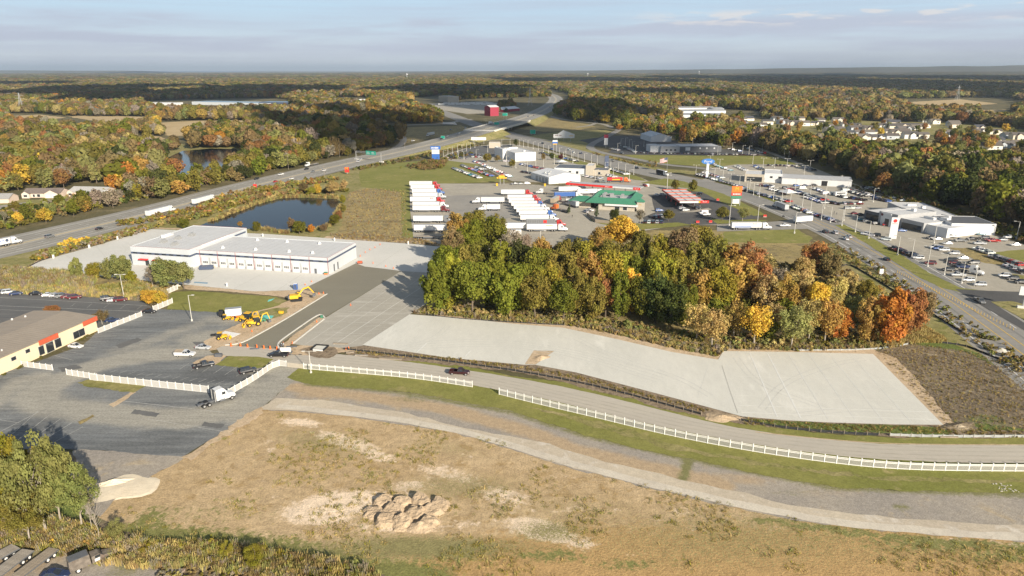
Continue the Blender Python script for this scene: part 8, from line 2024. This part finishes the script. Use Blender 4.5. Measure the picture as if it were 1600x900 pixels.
 for x in (2.8, -1.8):
  for s in (-1, 1): mb = MB(); mb.tube((x, s * .75, .48), (x, s * 1.06, .48), .48, .48, 12, 0); mb.tube((x, s * 1.0, .48), (x, s * 1.09, .48), .26, .26, 8, 1); mb.build('wheel', [M['black'], M['vinyl']], o)
 p = G(87, 903); o = empty('dark_car', (*p.xy, .1), .1, 'roof of a dark car at the bottom edge of the gravel yard', 'car'); b, g, rf, w, hl, tl, wp, R_ = near_kit('sedan'); link('body', b, o).color = (*PAINT['navy'], 1); link('window', g, o); link('roof', rf, o).color = (*PAINT['navy'], 1)
 for x, y in wp: link('wheel', w, o).location = (x, y, R_)
site()
def fences():
 def vinyl(nm, px, h, bay, lb, solid=False, gap=.16):
  w = smooth(P(px), 2) if len(px) > 2 else [Vector(q) for q in P(px)]
  d = [0.0]
  for a, b in zip(w[:-1], w[1:]): d.append(d[-1] + (b - a).length)
  n = max(1, round(d[-1] / bay))
  def at(s):
   for i in range(len(w) - 1):
    if s <= d[i + 1] + 1e-6: return w[i].lerp(w[i + 1], (s - d[i]) / max(1e-6, d[i + 1] - d[i]))
   return w[-1]
  pts = [at(d[-1] * i / n) for i in range(n + 1)]
  o = empty(nm, (*pts[0].xy, 0), 0, lb, 'fence', 'white vinyl fences')
  b0 = pts[0]
  pm = MB(); pm.box((0, 0, (h + .2) / 2), (.16, .16, h + .2)); pm.box((0, 0, h + .23), (.22, .22, .06)); pmesh = pm.mesh('post', M['vinyl'])
  for q in pts: link('post', pmesh, o).location = (q.x - b0.x, q.y - b0.y, 0)
  for a, b in zip(pts[:-1], pts[1:]):
   L = (b - a).length; th = math.atan2(b.y - a.y, b.x - a.x); m = (a + b) / 2 - b0
   for z in ((.25, h * .78, h - .1) if not solid else (.12, h - .05)):
    mb = MB(); mb.box((0, 0, 0), (L - .16, .06, .13))
    r = mb.build('rail', M['vinyl'], o); r.location = (m.x, m.y, z); r.rotation_euler = (0, 0, th)
   mb = MB()
   if solid:
    k = 6
    for i in range(k): mb.box((-L / 2 + .1 + (L - .2) * (i + .5) / k, 0, h / 2), ((L - .2) / k - .05, .04, h - .3))
   else:
    k = int(L / gap)
    for i in range(k): mb.box((-L / 2 + .08 + (L - .16) * (i + .5) / k, 0, h / 2), (.075, .03, h - .25))
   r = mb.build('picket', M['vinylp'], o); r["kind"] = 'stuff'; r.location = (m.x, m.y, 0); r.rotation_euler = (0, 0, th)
 vinyl('white_fence', [(475, 577), (560, 584), (650, 592), (738, 605.5)], 1.75, 2.45, 'white picket fence above the grass from the gate to the gap')
 vinyl('white_fence', [(780, 617), (835, 631), (940, 655.5), (1050, 683), (1200, 711), (1339, 729.5), (1424, 735.3), (1520, 737), (1640, 737.5)], 1.85, 2.45, 'longest white picket fence curving along the drive to the right edge')
 vinyl('white_fence', [(105, 586), (150, 593)], 1.75, 2.2, 'short white fence with a stepped end on the worn lot', True)
 vinyl('white_fence', [(141, 594), (240, 605), (327, 614)], 2.0, 2.4, 'long white board fence below the planting bed', True)
 vinyl('white_fence', [(358, 618), (400, 594), (431, 571), (448, 573)], 1.8, 2.4, 'white fence from the truck tractor up to the gate', True)
 vinyl('white_fence', [(35, 573), (83, 579)], 1.7, 2.4, 'short white fence beside the cream building', True)
 vinyl('white_fence', [(154, 521), (222, 494)], 1.7, 2.4, 'white fence running from the cream building to the black sedan', True)
 vinyl('white_fence', [(240, 486.5), (270, 474)], 1.9, 2.4, 'white fence piece beside the golden tree', True)
 vinyl('white_fence', [(262, 459), (278, 452)], 1.8, 2.2, 'small white fence piece below the broad sage tree', True)
 p = G(448, 574); q = G(476, 577); o = empty('gate', (*((p + q) / 2).xy, 0), math.atan2(q.y - p.y, q.x - p.x), 'pale board gate between the white fences', 'gate'); L = (q - p).length
 for i in range(5): part('board', M['tanwall'], o, [((0, 0, .3 + .28 * i), (L - .3, .05, .24))])
 p, q = G(894, 347.5), G(950, 349.5)
 for a, b, lb in (((917, 337), (930, 348), 'brown timber fence in shade beside the spruces'), ((930, 348), (952, 350), 'sunlit brown timber fence below the spruces')):
  a, b = G(*a), G(*b); L = (b - a).length; th = math.atan2(b.y - a.y, b.x - a.x)
  o = empty('timber_fence', (*a.xy, 0), th, lb, 'fence', 'timber fences')
  bm_ = MB(); bm_.box((0, 0, 1.0), (.44, .05, 1.9)); bmesh_ = bm_.mesh('board', M['wood'])
  for i in range(int(L / .48)): link('board', bmesh_, o).location = (.25 + i * .48, 0, rnd(-.04, .04))
 def silt(px, lb, bay=2.3, h=.75, mat='silt'):
  w = smooth(P(px), 2)
  o = empty('silt_fence', (*w[0].xy, .1), 0, lb, 'fence', 'silt fences'); b0 = w[0]
  pts = [w[0]]; acc = 0
  for a, b in zip(w[:-1], w[1:]):
   L = (b - a).length; s = bay - acc
   while s <= L: pts.append(a.lerp(b, s / L)); s += bay
   acc = (acc + L) % bay
  sm = MB(); sm.box((0, 0, .55), (.09, .09, 1.1)); smesh = sm.mesh('stake', M['wood'])
  for q in pts: link('stake', smesh, o).location = (q.x - b0.x, q.y - b0.y, 0)
  mb = MB()
  for a, b in zip(pts[:-1], pts[1:]):
   n = Vector((-(b - a).y, (b - a).x, 0)).normalized()
   prev = None; rows = []
   for i in range(6):
    t = i / 5; c = a.lerp(b, t) - b0; sag = 4 * t * (1 - t)
    rows.append((c + n * (.12 * sag), h - .2 * sag * rnd(.6, 1.2)))
   for (c0, h0), (c1, h1) in zip(rows[:-1], rows[1:]):
    mb.add([(c0.x, c0.y, -.05), (c1.x, c1.y, -.05), (c1.x, c1.y, h1), (c0.x, c0.y, h0)], [(0, 1, 2, 3)])
  mb.build('fabric', M[mat], o)
 silt([(536, 547), (600, 554), (700, 566), (800, 580), (880, 594), (960, 612), (1040, 634), (1098, 650)], 'black silt fence between the drive and the concrete apron')
 silt([(1157, 658), (1200, 667), (1260, 674), (1320, 679), (1390, 682)], 'black silt fence below the right part of the apron', 2.6)
 silt([(1390, 682), (1450, 684), (1520, 684.5), (1640, 684)], 'pale sun-faded silt fence at the lower right', 2.4, .8, 'siltp')
 silt([(643, 488), (700, 498), (800, 505), (920, 511)], 'low black silt fence along the foot of the woodlot', 2.4, .55)
 silt([(1240, 549), (1300, 548.5), (1350, 548), (1400, 543), (1430, 536)], 'pale silt fence between the orange tree and the apron', 2.4, .6, 'siltp')
 silt([(1465, 536), (1510, 541), (1540, 555), (1570, 566), (1640, 582)], 'black silt fence curving above the scrub field', 2.6, .7)
 silt([(1300, 430), (1320, 412), (1340, 420), (1400, 458), (1470, 500), (1510, 525)], 'black silt fence between the road and the golden grass', 2.8, .7)
 silt([(40, 420), (70, 405), (120, 391), (180, 374), (230, 359)], 'black silt fence along the upper edge of the yard', 2.6, .6)
fences()
def poles():
 def pole_mesh(h, arms, r=.13, m='polec'):
  mb = MB(); mb.tube((0, 0, 0), (0, 0, h), r, r * .7, 6); mb.tube((0, 0, 0), (0, 0, .7), .32, .32, 8)
  for a in arms: mb.tube((0, 0, h - .1), (a * 1.3, 0, h + .05), .07, .05, 4); mb.box((a * 1.6, 0, h + .06), (.9, .42, .2))
  return mb.mesh('lamp_pole', [M[m]])
 one, two = pole_mesh(9.0, (1,)), pole_mesh(9.0, (1, -1))
 def put(mesh, pts, where, group, sc=1.0, ang=0.0):
  for i, (x, y) in enumerate(sorted(pts)):
   o = link('lamp_pole', mesh); o.location = (*G(x, y).xy, .1); o.rotation_euler = (0, 0, ang); o.scale = (1.3, 1.3, sc)
   tag(o, f"pale lamp pole, {nth(i)} from the left {where}", 'lamp pole', group)
 put(one, [(693, 248), (700, 243), (707, 240), (715, 238), (722, 237), (729, 235), (735, 233), (742, 231), (716, 245), (725, 249), (744, 246), (762, 238)], 'along the back of the middle lot', 'lamp poles of the middle lot', .85)
 put(one, [(784, 228), (797, 227), (812, 228), (818, 230), (825, 230), (833, 233), (841, 235), (849, 237), (857, 239), (874, 243), (884, 245), (893, 247), (903, 251), (913, 253), (924, 255), (933, 257), (944, 262), (954, 265), (966, 268), (977, 271), (990, 273)], 'along the road side of the middle lot', 'lamp poles of the middle lot', .85)
 put(one, [(791, 259), (806, 263), (824, 268), (837, 263), (849, 264), (880, 252), (866, 257), (895, 255), (945, 270), (930, 283), (958, 279), (983, 283), (791.5, 250)], 'among the cars of the middle lot', 'lamp poles of the middle lot', .95)
 put(one, [(965, 236), (970, 228), (977, 227), (983, 230), (988, 233), (1006, 229), (993, 240), (1082, 228), (1131, 229), (1121, 242), (1144, 235), (1160, 240), (1170, 241), (1175, 231), (1191, 237)], 'around the charcoal dealership', 'lamp poles of the charcoal dealership', .9)
 put(two, [(1087, 274), (1109, 258), (1124, 264), (1105, 278), (1116, 280), (1129, 283), (1141, 288), (1155, 292), (1176, 256), (1192, 262), (1210, 262), (1229, 263), (1265, 266), (1167, 301), (1177, 305), (1186, 308), (1208, 313), (1171, 297), (1256, 275)], 'in the lot with the oval sign', 'lamp poles of the right-hand lots', .92)
 put(one, [(1221, 317), (1234, 322), (1253, 326), (1266, 333), (1288, 326), (1242, 300), (1266, 305), (1290, 307), (1323, 303), (1364, 316)], 'in the used car lot', 'lamp poles of the right-hand lots', 1.0)
 put(one, [(1283, 344), (1297, 348), (1315, 353), (1336, 363), (1357, 373), (1318, 345), (1402, 399), (1424, 404), (1449, 417), (1475, 430), (1502, 443), (1588, 374), (1522, 447)], 'along the roadside lawn at right', 'lamp poles of the right-hand lots', 1.0, 2.6)
 put(two, [(1459, 380)], 'in front of the workshop', 'lamp poles of the right-hand lots', 1.0)
 put(one, [(1042, 299), (972 + 70, 296 - 1), (1241, 365), (1183, 352), (844, 398), (1139, 353)], 'around the truck stop', 'lamp poles of the truck stop', 1.25)
 for x, y, h, lb in ((300, 502, 9.3, 'pale lamp pole standing on the worn lot by the lawn'), (194, 466, 9.2, 'pale wooden-looking lamp pole above the maroon suv'), (486, 583, 6.6, 'dark lamp post with round base beside the gate')):
  o = link('lamp_pole', two if h < 9.25 else one); o.location = (*G(x, y).xy, .1); o.scale = (1, 1, h / 9); tag(o, lb, 'lamp pole', 'lamp poles of the yard')
 for i, (x, y, h) in enumerate(((362, 278, 12), (206 + 245, 265, 12), (470, 258, 11), (531, 246, 12), (589, 232, 11), (507, 276, 9), (633, 238, 10), (652, 216, 9), (741, 213, 18))):
  mb = MB(); mb.tube((0, 0, 0), (0, 0, h), .14, .1, 5); mb.box((0, 0, h - .8), (1.8, .12, .12)); o = mb.build('utility_pole', M['wood']); o.location = (*G(x, y).xy, 0)
  tag(o, f"brown utility pole, {nth(i)} from the left along the highway", 'utility pole', 'utility poles')
 for i, (x, y, h) in enumerate(((975, 160.5, 14), (1041, 155, 16), (1253, 248, 9), (1225, 246, 9), (1232, 250, 8), (1314, 288, 7))):
  mb = MB(); mb.tube((0, 0, 0), (0, 0, h), .16, .1, 5); mb.box((0, 0, h - .8), (2.2, .14, .14)); o = mb.build('utility_pole', M['polec']); o.location = (*G(x, y).xy, 0)
  tag(o, f"pale utility pole, {nth(i)} from the left among the right-hand woods", 'utility pole', 'utility poles')
 for x, y, h, lb in ((35, 176, 38, 'lattice power pylon above the woods at far left'), (828, 165, 40, 'lattice power pylon beside the far highway bend'), (1495, 157, 40, 'lattice power pylon on the far right')):
  o = empty('power_pylon', (*G(x, y).xy, 0), .3, lb, 'pylon', 'power pylons'); a = 4.2; mb = MB()
  lv = [(0, a), (h * .35, a * .62), (h * .7, a * .3), (h, a * .12)]
  for (z0, w0), (z1, w1) in zip(lv[:-1], lv[1:]):
   for sx in (-1, 1):
    for sy in (-1, 1):
     mb.tube((sx * w0, sy * w0, z0), (sx * w1, sy * w1, z1), .28, .24, 4, caps=False)
    mb.tube((sx * w0, -w0, z0), (sx * w1, w1, z1), .14, .14, 4, caps=False); mb.tube((-w0, sx * w0, z0), (w1, sx * w1, z1), .14, .14, 4, caps=False)
  mb.build('tower', M['steel'], o)
  for z in (h * .72, h * .86): mb = MB(); mb.tube((-7, 0, z), (7, 0, z), .2, .2, 4); mb.build('cross_arm', M['steel'], o)
 for x, y, h, r, lb in ((636, 124, 42, 9, 'white water tower among the far woods, left of centre'), (1092, 117.5, 46, 11, 'white water tower among the far woods, right of centre'), (918, 121.5, 38, 9, 'pale water tower half hidden in the far woods')):
  o = empty('water_tower', (*G(x, y).xy, 0), 0, lb, 'water tower', 'water towers')
  mb = MB(); mb.tube((0, 0, 0), (0, 0, h - r), 2.4, 2.0, 10); mb.build('stem', M['white'], o)
  mb = MB()
  for i in range(6):
   a0, a1 = -math.pi / 2 + math.pi * i / 6, -math.pi / 2 + math.pi * (i + 1) / 6
   mb.tube((0, 0, h + r * .75 * math.sin(a0)), (0, 0, h + r * .75 * math.sin(a1)), max(.05, r * math.cos(a0)), max(.05, r * math.cos(a1)), 16, caps=False)
  mb.build('tank', M['white'], o)
poles()
def signs():
 def pylon(nm, px, py, legs, h, w, panels, lb, cat='sign', ang=0.0, group=None, th=.5):
  """panels: (z0, z1, width, material key, name)"""
  o = empty(nm, (*G(px, py).xy, 0), ang, lb, cat, group)
  for x in legs: mb = MB(); mb.tube((x, 0, 0), (x, 0, h), .22, .2, 6); mb.build('leg', M['grey'], o)
  for z0, z1, ww, mk, n_ in panels: part(n_, M[mk], o, [((0, 0, (z0 + z1) / 2), (ww, th, z1 - z0))])
  return o
 o = pylon('pole_sign', 1389 + 5, 373, (), 9, 4, [(0, 11, 3.6, 'white', 'sign_panel')], 'tall white pylon sign with red emblem beside the dealership', ang=-.2, th=.7)
 mb = MB(); mb.tube((0, -.36, 9.3), (0, -.42, 9.3), .9, .9, 14); mb.build('emblem', M['redsign'], o); text('TOYOTA', .62, (0, -.38, 7.8), UP, M['redsign'], o)
 o = pylon('pole_sign', 1104, 278.5, (), 11, 3, [(0, 11.6, 1.9, 'white', 'pillar')], 'blue oval sign on a thick white pillar', th=1.5)
 mb = MB(); n = 28
 for i in range(1):
  el = [(5.2 * math.cos(2 * math.pi * k / n), 2.1 * math.sin(2 * math.pi * k / n)) for k in range(n)]
  vs = [(x, -.7, 13.2 + z) for x, z in el] + [(x, .7, 13.2 + z) for x, z in el]
  mb.add(vs, [tuple(range(n)), tuple(range(2 * n - 1, n - 1, -1))] + [(k, n + k, n + (k + 1) % n, (k + 1) % n) for k in range(n)])
 M['oval'] = pmat('oval_blue', (.05, .17, .46), .4, .03)
 mb.build('oval_panel', M['oval'], o); text('Ford', 2.6, (0, -.78, 13.2), UP, M['white'], o, xs=1.25)
 o = pylon('pole_sign', 1149, 321.5, (-2.6, 2.6), 12, 6, [(8.4, 12.4, 6.4, 'orange', 'sign_panel'), (6.6, 8.3, 6.4, 'redsign', 'sign_panel'), (4.6, 6.5, 6.4, 'greenroof', 'sign_panel'), (1.4, 4.2, 4.2, 'white', 'price_panel')], 'tall orange, red and green sign on two legs by the road')
 text('M', 3.0, (0, -.3, 10.7), UP, M['yel'], o, 'arch_emblem'); marks((0, -.27, 7.45), 5.0, .8, M['white'], o, 5)
 o = pylon('pole_sign', 681, 250, (-3.4, 3.4), 13, 8, [(.8, 5.6, 7.2, 'blue', 'sign_panel'), (5.7, 9.8, 7.2, 'white', 'sign_panel'), (9.9, 13, 9.4, 'blue', 'sign_panel')], 'blue and white pylon sign on the lawn below the highway')
 marks((-.6, -.27, 11.4), 6.8, 1.7, M['white'], o, 6); marks((.2, -.27, 8.6), 4.4, .5, M['grey'], o, 6); marks((0, -.27, 7.4), 4.4, .5, M['grey'], o, 5)
 o = pylon('pole_sign', 946.5, 231.5, (0,), 12, 5, [(11, 14.5, 4.6, 'fred', 'sign_panel'), (3.6, 10.8, 4.2, 'white', 'sign_panel')], 'crimson-topped white sign beside the side road')
 o = pylon('pole_sign', 947.5, 263, (), 11, 3, [(0, 11, 3.4, 'navy', 'sign_panel')], 'charcoal slab sign beside the road', th=.8)
 o = pylon('pole_sign', 867, 238, (-1.6, 1.6), 12, 6, [(9, 10.6, 5.6, 'blue', 'sign_panel'), (10.7, 12.4, 5.0, 'white', 'sign_panel'), (8, 8.9, 4.0, 'yel', 'sign_panel')], 'blue and white sign on two dark legs by the curve')
 o = pylon('billboard', 881, 221, (-8, 0, 8), 7, 24, [(4, 8.6, 25, 'white', 'board')], 'white billboard with a peaked top on the dark grass', 'billboard')
 mb = MB(); mb.add([(-8, -.25, 8.6), (12.5, -.25, 8.6), (-1, -.25, 13.2), (-8, .25, 8.6), (12.5, .25, 8.6), (-1, .25, 13.2)], [(0, 1, 2), (5, 4, 3), (0, 2, 5, 3), (1, 4, 5, 2)]); mb.build('peak_panel', M['white'], o)
 marks((-6.8, -.27, 7.1), 8.0, 1.0, M['maroonp'], o, 10); marks((8.6, -.27, 6.6), 5.0, .9, M['yel'], o, 4)
 o = pylon('billboard', 748, 225, (-6, 6), 8, 18, [(4.4, 7.6, 17, 'vinyl', 'board')], 'long white billboard behind the middle lot', 'billboard')
 marks((4.0, -.27, 6.4), 7.0, .5, M['grey'], o, 10)
 o = pylon('pole_sign', 784, 288, (-1.2, 1.6), 7, 6, [(4.4, 5.4, 7.4, 'yel', 'sign_panel'), (5.5, 6.6, 4.4, 'yel', 'sign_panel')], 'yellow stepped sign at the top of the truck lot'); mb = MB(); mb.tube((-2.2, -.26, 4.9), (-2.2, -.32, 4.9), .38, .38, 8); mb.build('emblem', M['black'], o)
 part('small_panel', M['orange'], o, [((.3, -.1, 6.9), (2.6, .4, .6))])
 for x, y, lb in ((776.5, 290.5, 'yellow bollard box by the yellow stepped sign'), (851.5, 291, 'yellow post box at the edge of the truck lot')):
  p = G(x, y); o = empty('yellow_box', (*p.xy, .1), 0, lb, 'bollard', 'yellow boxes'); part('body', M['yel'], o, [((0, 0, .9), (1.3, .9, 1.8))]); part('cap', M['yel'], o, [((0, 0, 1.85), (1.5, 1.1, .12))])
 o = pylon('pole_sign', 1394 / 1 + 203 - 0, 482, (0,), 7, 3, [(5.0, 8.2, 4.0, 'white', 'sign_panel')], 'white square sign on a dark post at the right edge', ang=-.3); part('base', M['kerb'], o, [((0, 0, .5), (3.4, 1.2, 1.0))])
 o = pylon('pole_sign', 1376, 431, (0,), 2, 2, [(1.0, 3.0, 1.6, 'white', 'sign_panel')], 'small white sign above the rust tree beside the road')
 o = pylon('pole_sign', 542.5, 272, (0,), 6, 5, [(1.5, 5.6, 3.4, 'redsign', 'sign_panel')], 'red sign with yellow arches beside the highway'); text('M', 3.0, (0, -.3, 4.4), UP, M['yel'], o, 'arch_emblem')
 o = pylon('pole_sign', 399, 296, (0,), 5, 5, [(1.6, 3.8, 2.4, 'redsign', 'sign_panel')], 'red sign half hidden by shrubs beside the highway')
 for x, y, lb in ((1090, 348.5, 'small red entrance sign, leftmost by the fuel lot'), (1110, 348, 'small red entrance sign right of the first'), (1121.5, 313.5, 'small red sign on the verge by the tall orange sign'), (1195, 339, 'small red sign at the right end of the fuel lot')):
  o = pylon('small_sign', x, y, (), 1, 1, [(.2, 1.3, 1.7, 'redsign', 'sign_panel'), (0, .2, 1.9, 'kerb', 'base')], lb, 'sign', 0, 'small red signs')
 o = pylon('small_sign', 1011, 291.5, (), 1, 1, [(.3, 2.0, 3.0, 'white', 'sign_panel'), (0, .3, 3.2, 'kerb', 'base')], 'low white sign at the mouth of the car lot');
 o = pylon('small_sign', 1195, 240.5, (), 1, 1, [(.2, 2.2, 2.6, 'redsign', 'sign_panel')], 'small red cube sign at the end of the long row')
 def green(px, py, z, w, h, lb, ang=0.0, legs=True, base=0.0):
  p = G(px, py, base); o = empty('road_sign', (*p.xy, base), ang, lb, 'road sign', 'green road signs')
  part('panel', M['gsign'], o, [((0, 0, z), (w, .15, h))]); part('border', M['white'], o, [((0, .02, z), (w + .3, .12, h + .3))])
  if legs:
   for s in (-1, 1): mb = MB(); mb.tube((s * w * .3, .1, 0), (s * w * .3, .1, z), .12, .12, 5); mb.build('post', M['steel'], o)
  return o
 M['gsign'] = pmat('sign_green', (.015, .36, .25), .5, .05)
 green(692, 219, 3.4, 4.5, 3.0, 'small green exit sign beside the near lanes', 0, True, 3)
 green(832.5, 211, 4.0, 7, 5.0, 'green road sign beside the curve beyond the billboard')
 green(776, 202, 7.8, 7, 4.2, 'green road sign on the bridge parapet')
 green(789, 188, 9, 8, 4, 'green gantry sign just beyond the bridge', 0, True, 5)
 a, b = G(557, 249.5), G(596, 253.5)
 th = math.atan2(b.y - a.y, b.x - a.x); L = (b - a).length
 o = empty('sign_gantry', (*a.xy, 0), th, 'steel sign gantry with green signs across the highway', 'gantry')
 for x in (0, L):
  for y in (-.6, .6): mb = MB(); mb.tube((x, y, 0), (x, y, 8.4), .2, .16, 6); mb.build('leg', M['steel'], o)
  part('footing', M['vinyl'], o, [((x, 0, .5), (5, 1.0, 1.0))])
 mb = MB()
 for z in (7.0, 8.3):
  for y in (-.6, .6): mb.tube((0, y, z), (L, y, z), .12, .12, 4)
 k = 14
 for i in range(k):
  for y in (-.6, .6): mb.tube((L * i / k, y, 7.0 if i % 2 else 8.3), (L * (i + 1) / k, y, 8.3 if i % 2 else 7.0), .08, .08, 4)
 mb.build('truss', M['steel'], o)
 for x, s in ((L * .53, 'abcdefg'), (L * .72, 'abcdefgh')):
  s_ = part('sign_panel', M['gsign'], o, [((x, -.8, 7.8), (6.6, .12, 3.6))]); marks((x - .6, -.88, 8.3), 3.6, .7, M['white'], o, len(s) - 2); marks((x - .3, -.88, 7.1), 4.4, .6, M['white'], o, len(s) - 1)
 p, q = G(752, 203.5, 6.3), G(806, 189, 6.5)
 o = empty('overpass', (*((p + q) / 2).xy, 0), math.atan2(q.y - p.y, q.x - p.x), 'concrete highway overpass with pale parapets', 'bridge'); L = (q - p).length + 14
 part('deck', M['kerb'], o, [((0, 0, 5.5), (L, 42, 1.3))]); part('parapet', M['kerb'], o, [((0, s * 20.6, 6.9), (L + 8, .5, 1.4)) for s in (-1, 1)])
 part('girder', M['gsign'], o, [((0, s * 20.2, 5.3), (L, .4, 1.6)) for s in (-1, 1)])
 for x in (-8, 8): part('pier', M['kerb'], o, [((x, y, 2.4), (1.0, 1.0, 4.9)) for y in (-15, -5, 5, 15)])
 part('abutment', M['conc_old'], o, [((s * (L / 2 - 1), 0, 2.4), (2, 41, 4.8)) for s in (-1, 1)])
 o = empty('flag', (*G(1042, 268).xy, 0), 0, 'large striped flag flying over the grass by the road', 'flag')
 mb = MB(); mb.tube((0, 0, 0), (0, 0, 12), .14, .1, 6); mb.build('pole', M['steel'], o)
 for i in range(9):
  mb = MB(); vs = []
  for k in range(9):
   x = k * .8; yy = .35 * math.sin(k * .9); vs += [(-x, yy, 11.8 - i * .42 - k * .16 - .42), (-x, yy, 11.8 - i * .42 - k * .16)]
  mb.add(vs, [(2 * k, 2 * k + 2, 2 * k + 3, 2 * k + 1) for k in range(8)]); mb.build('stripe', M['red'] if i % 2 == 0 else M['white'], o)
 mb = MB(); vs = []
 for k in range(5):
  x = k * .72; yy = .35 * math.sin(k * .81) - .06; vs += [(-x, yy, 11.8 - 2.1 - k * .144), (-x, yy, 11.85 - k * .144)]
 mb.add(vs, [(2 * k, 2 * k + 2, 2 * k + 3, 2 * k + 1) for k in range(4)]); mb.build('canton', M['navy'], o)
 pm = MB(); pm.tube((0, 0, 0), (0, 0, 1.0), .09, .09, 5); pm.tube((0, 0, 0), (0, 0, .1), .2, .2, 6); pmesh = pm.mesh('lane_post', M['yellow_line'])
 a, b = G(1402, 426), G(1583, 516)
 for i in range(44):
  o = link('lane_post', pmesh); o.location = (*a.lerp(b, i / 43).xy, .15); o.scale = (.9, .9, .9)
  tag(o, f"slim yellow lane post, {nth(i)} from the far end of the line along the road", 'post', 'yellow lane posts')
 o = pylon('culvert', 1564, 547, (), 1, 1, [(0, 1.2, 2.2, 'dgrey', 'headwall')], 'dark culvert mouth among pale rocks beside the road', 'culvert')
signs()
def cloud(cx, cy, rx, ry, z, seed):
 """a flat-bottomed heap of cloud"""
 n, m = 40, 18
 R = random.Random(seed)
 bumps = [(R.uniform(-.8, .8), R.uniform(-.8, .8), R.uniform(.18, .4), R.uniform(.5, 1)) for _ in range(16)]
 vs, fs = [], []
 for j in range(m):
  for i in range(n):
   a = 2 * math.pi * i / n
   r = math.sin(math.pi * j / (m - 1))
   e = 1 + .16 * math.sin(3 * a + seed) + .11 * math.sin(5 * a + seed * 2) + .09 * math.sin(9 * a + seed * 3)
   x, y = r * math.cos(a) * e, r * math.sin(a) * e
   h = math.cos(math.pi * j / (m - 1))
   k = sum(w * math.exp(-((x - bx) ** 2 + (y - by) ** 2) / s / s) for bx, by, s, w in bumps)
   hz = h * (60 + 130 * k) if h > 0 else h * 40
   vs.append((x * rx, y * ry, hz))
 for j in range(m - 1):
  for i in range(n): fs.append((j * n + i, (j + 1) * n + i, (j + 1) * n + (i + 1) % n, j * n + (i + 1) % n))
 mb = MB(); mb.add(vs, fs)
 o = mb.build('cloud', M['cloud'])
 o.location = (cx, cy, z)
 o["kind"] = 'structure'
 for p in o.data.polygons: p.use_smooth = True
M['cloud'] = pmat('cloud_white', (.85, .85, .86), 1.0, .05, .002)
CZ = 1000.0
def shade(px0, px1, py0, py1, seed):
 """a cloud whose shadow falls on the ground between these picture lines"""
 a, b, g = G((px0 + px1) / 2, py0), G((px0 + px1) / 2, py1), G((px0 + px1) / 2, py1 + (py0 - py1) * .28)
 ry = max(30, (a.y - b.y) * .5); y = (a.y + b.y) / 2; rx = (px1 - px0) / 2 / F * y
 k = CZ / math.tan(SUN_EL)
 cloud((px0 + px1 - 1600) / 2 / F * y + SUN_DIR.x * k, y + SUN_DIR.y * k, rx, ry, CZ, seed)
for a in ((0, 130, 133, 138, 1), (66, 190, 141, 161, 2), (170, 290, 149, 164, 12), (250, 280, 138, 150, 4), (300, 420, 146, 159, 3), (400, 530, 139, 158, 20), (600, 830, 139, 154, 5), (1050, 1330, 120, 142, 6), (1280, 1720, 118, 147, 7), (1180, 1420, 128, 152, 21),
    (780, 1060, 124, 133, 16), (500, 615, 205, 234, 8), (870, 960, 163, 190, 9), (930, 1030, 212, 236, 10), (610, 720, 196, 216, 11), (1010, 1120, 146, 158, 15)):
 shade(*a)
hz = MB()
X0, X1, Y0, Y1, Z0, Z1 = -61000, 61000, -21000, 43000, -2.0, 245.0
hz.box(((X0 + X1) / 2, (Y0 + Y1) / 2, (Z0 + Z1) / 2), (X1 - X0, Y1 - Y0, Z1 - Z0))
hm = bpy.data.materials.new('air'); hm.use_nodes = True
ht = hm.node_tree
for nd in list(ht.nodes):
 if nd.type != 'OUTPUT_MATERIAL': ht.nodes.remove(nd)
vol = ht.nodes.new('ShaderNodeVolumePrincipled')
vol.inputs['Color'].default_value = (.74, .87, 1.0, 1)
vol.inputs['Density'].default_value = 5.0e-5
vol.inputs['Anisotropy'].default_value = .2
ht.links.new(vol.outputs[0], [n for n in ht.nodes if n.type == 'OUTPUT_MATERIAL'][0].inputs['Volume'])
ho = hz.build('haze', hm)
ho["kind"] = 'stuff'
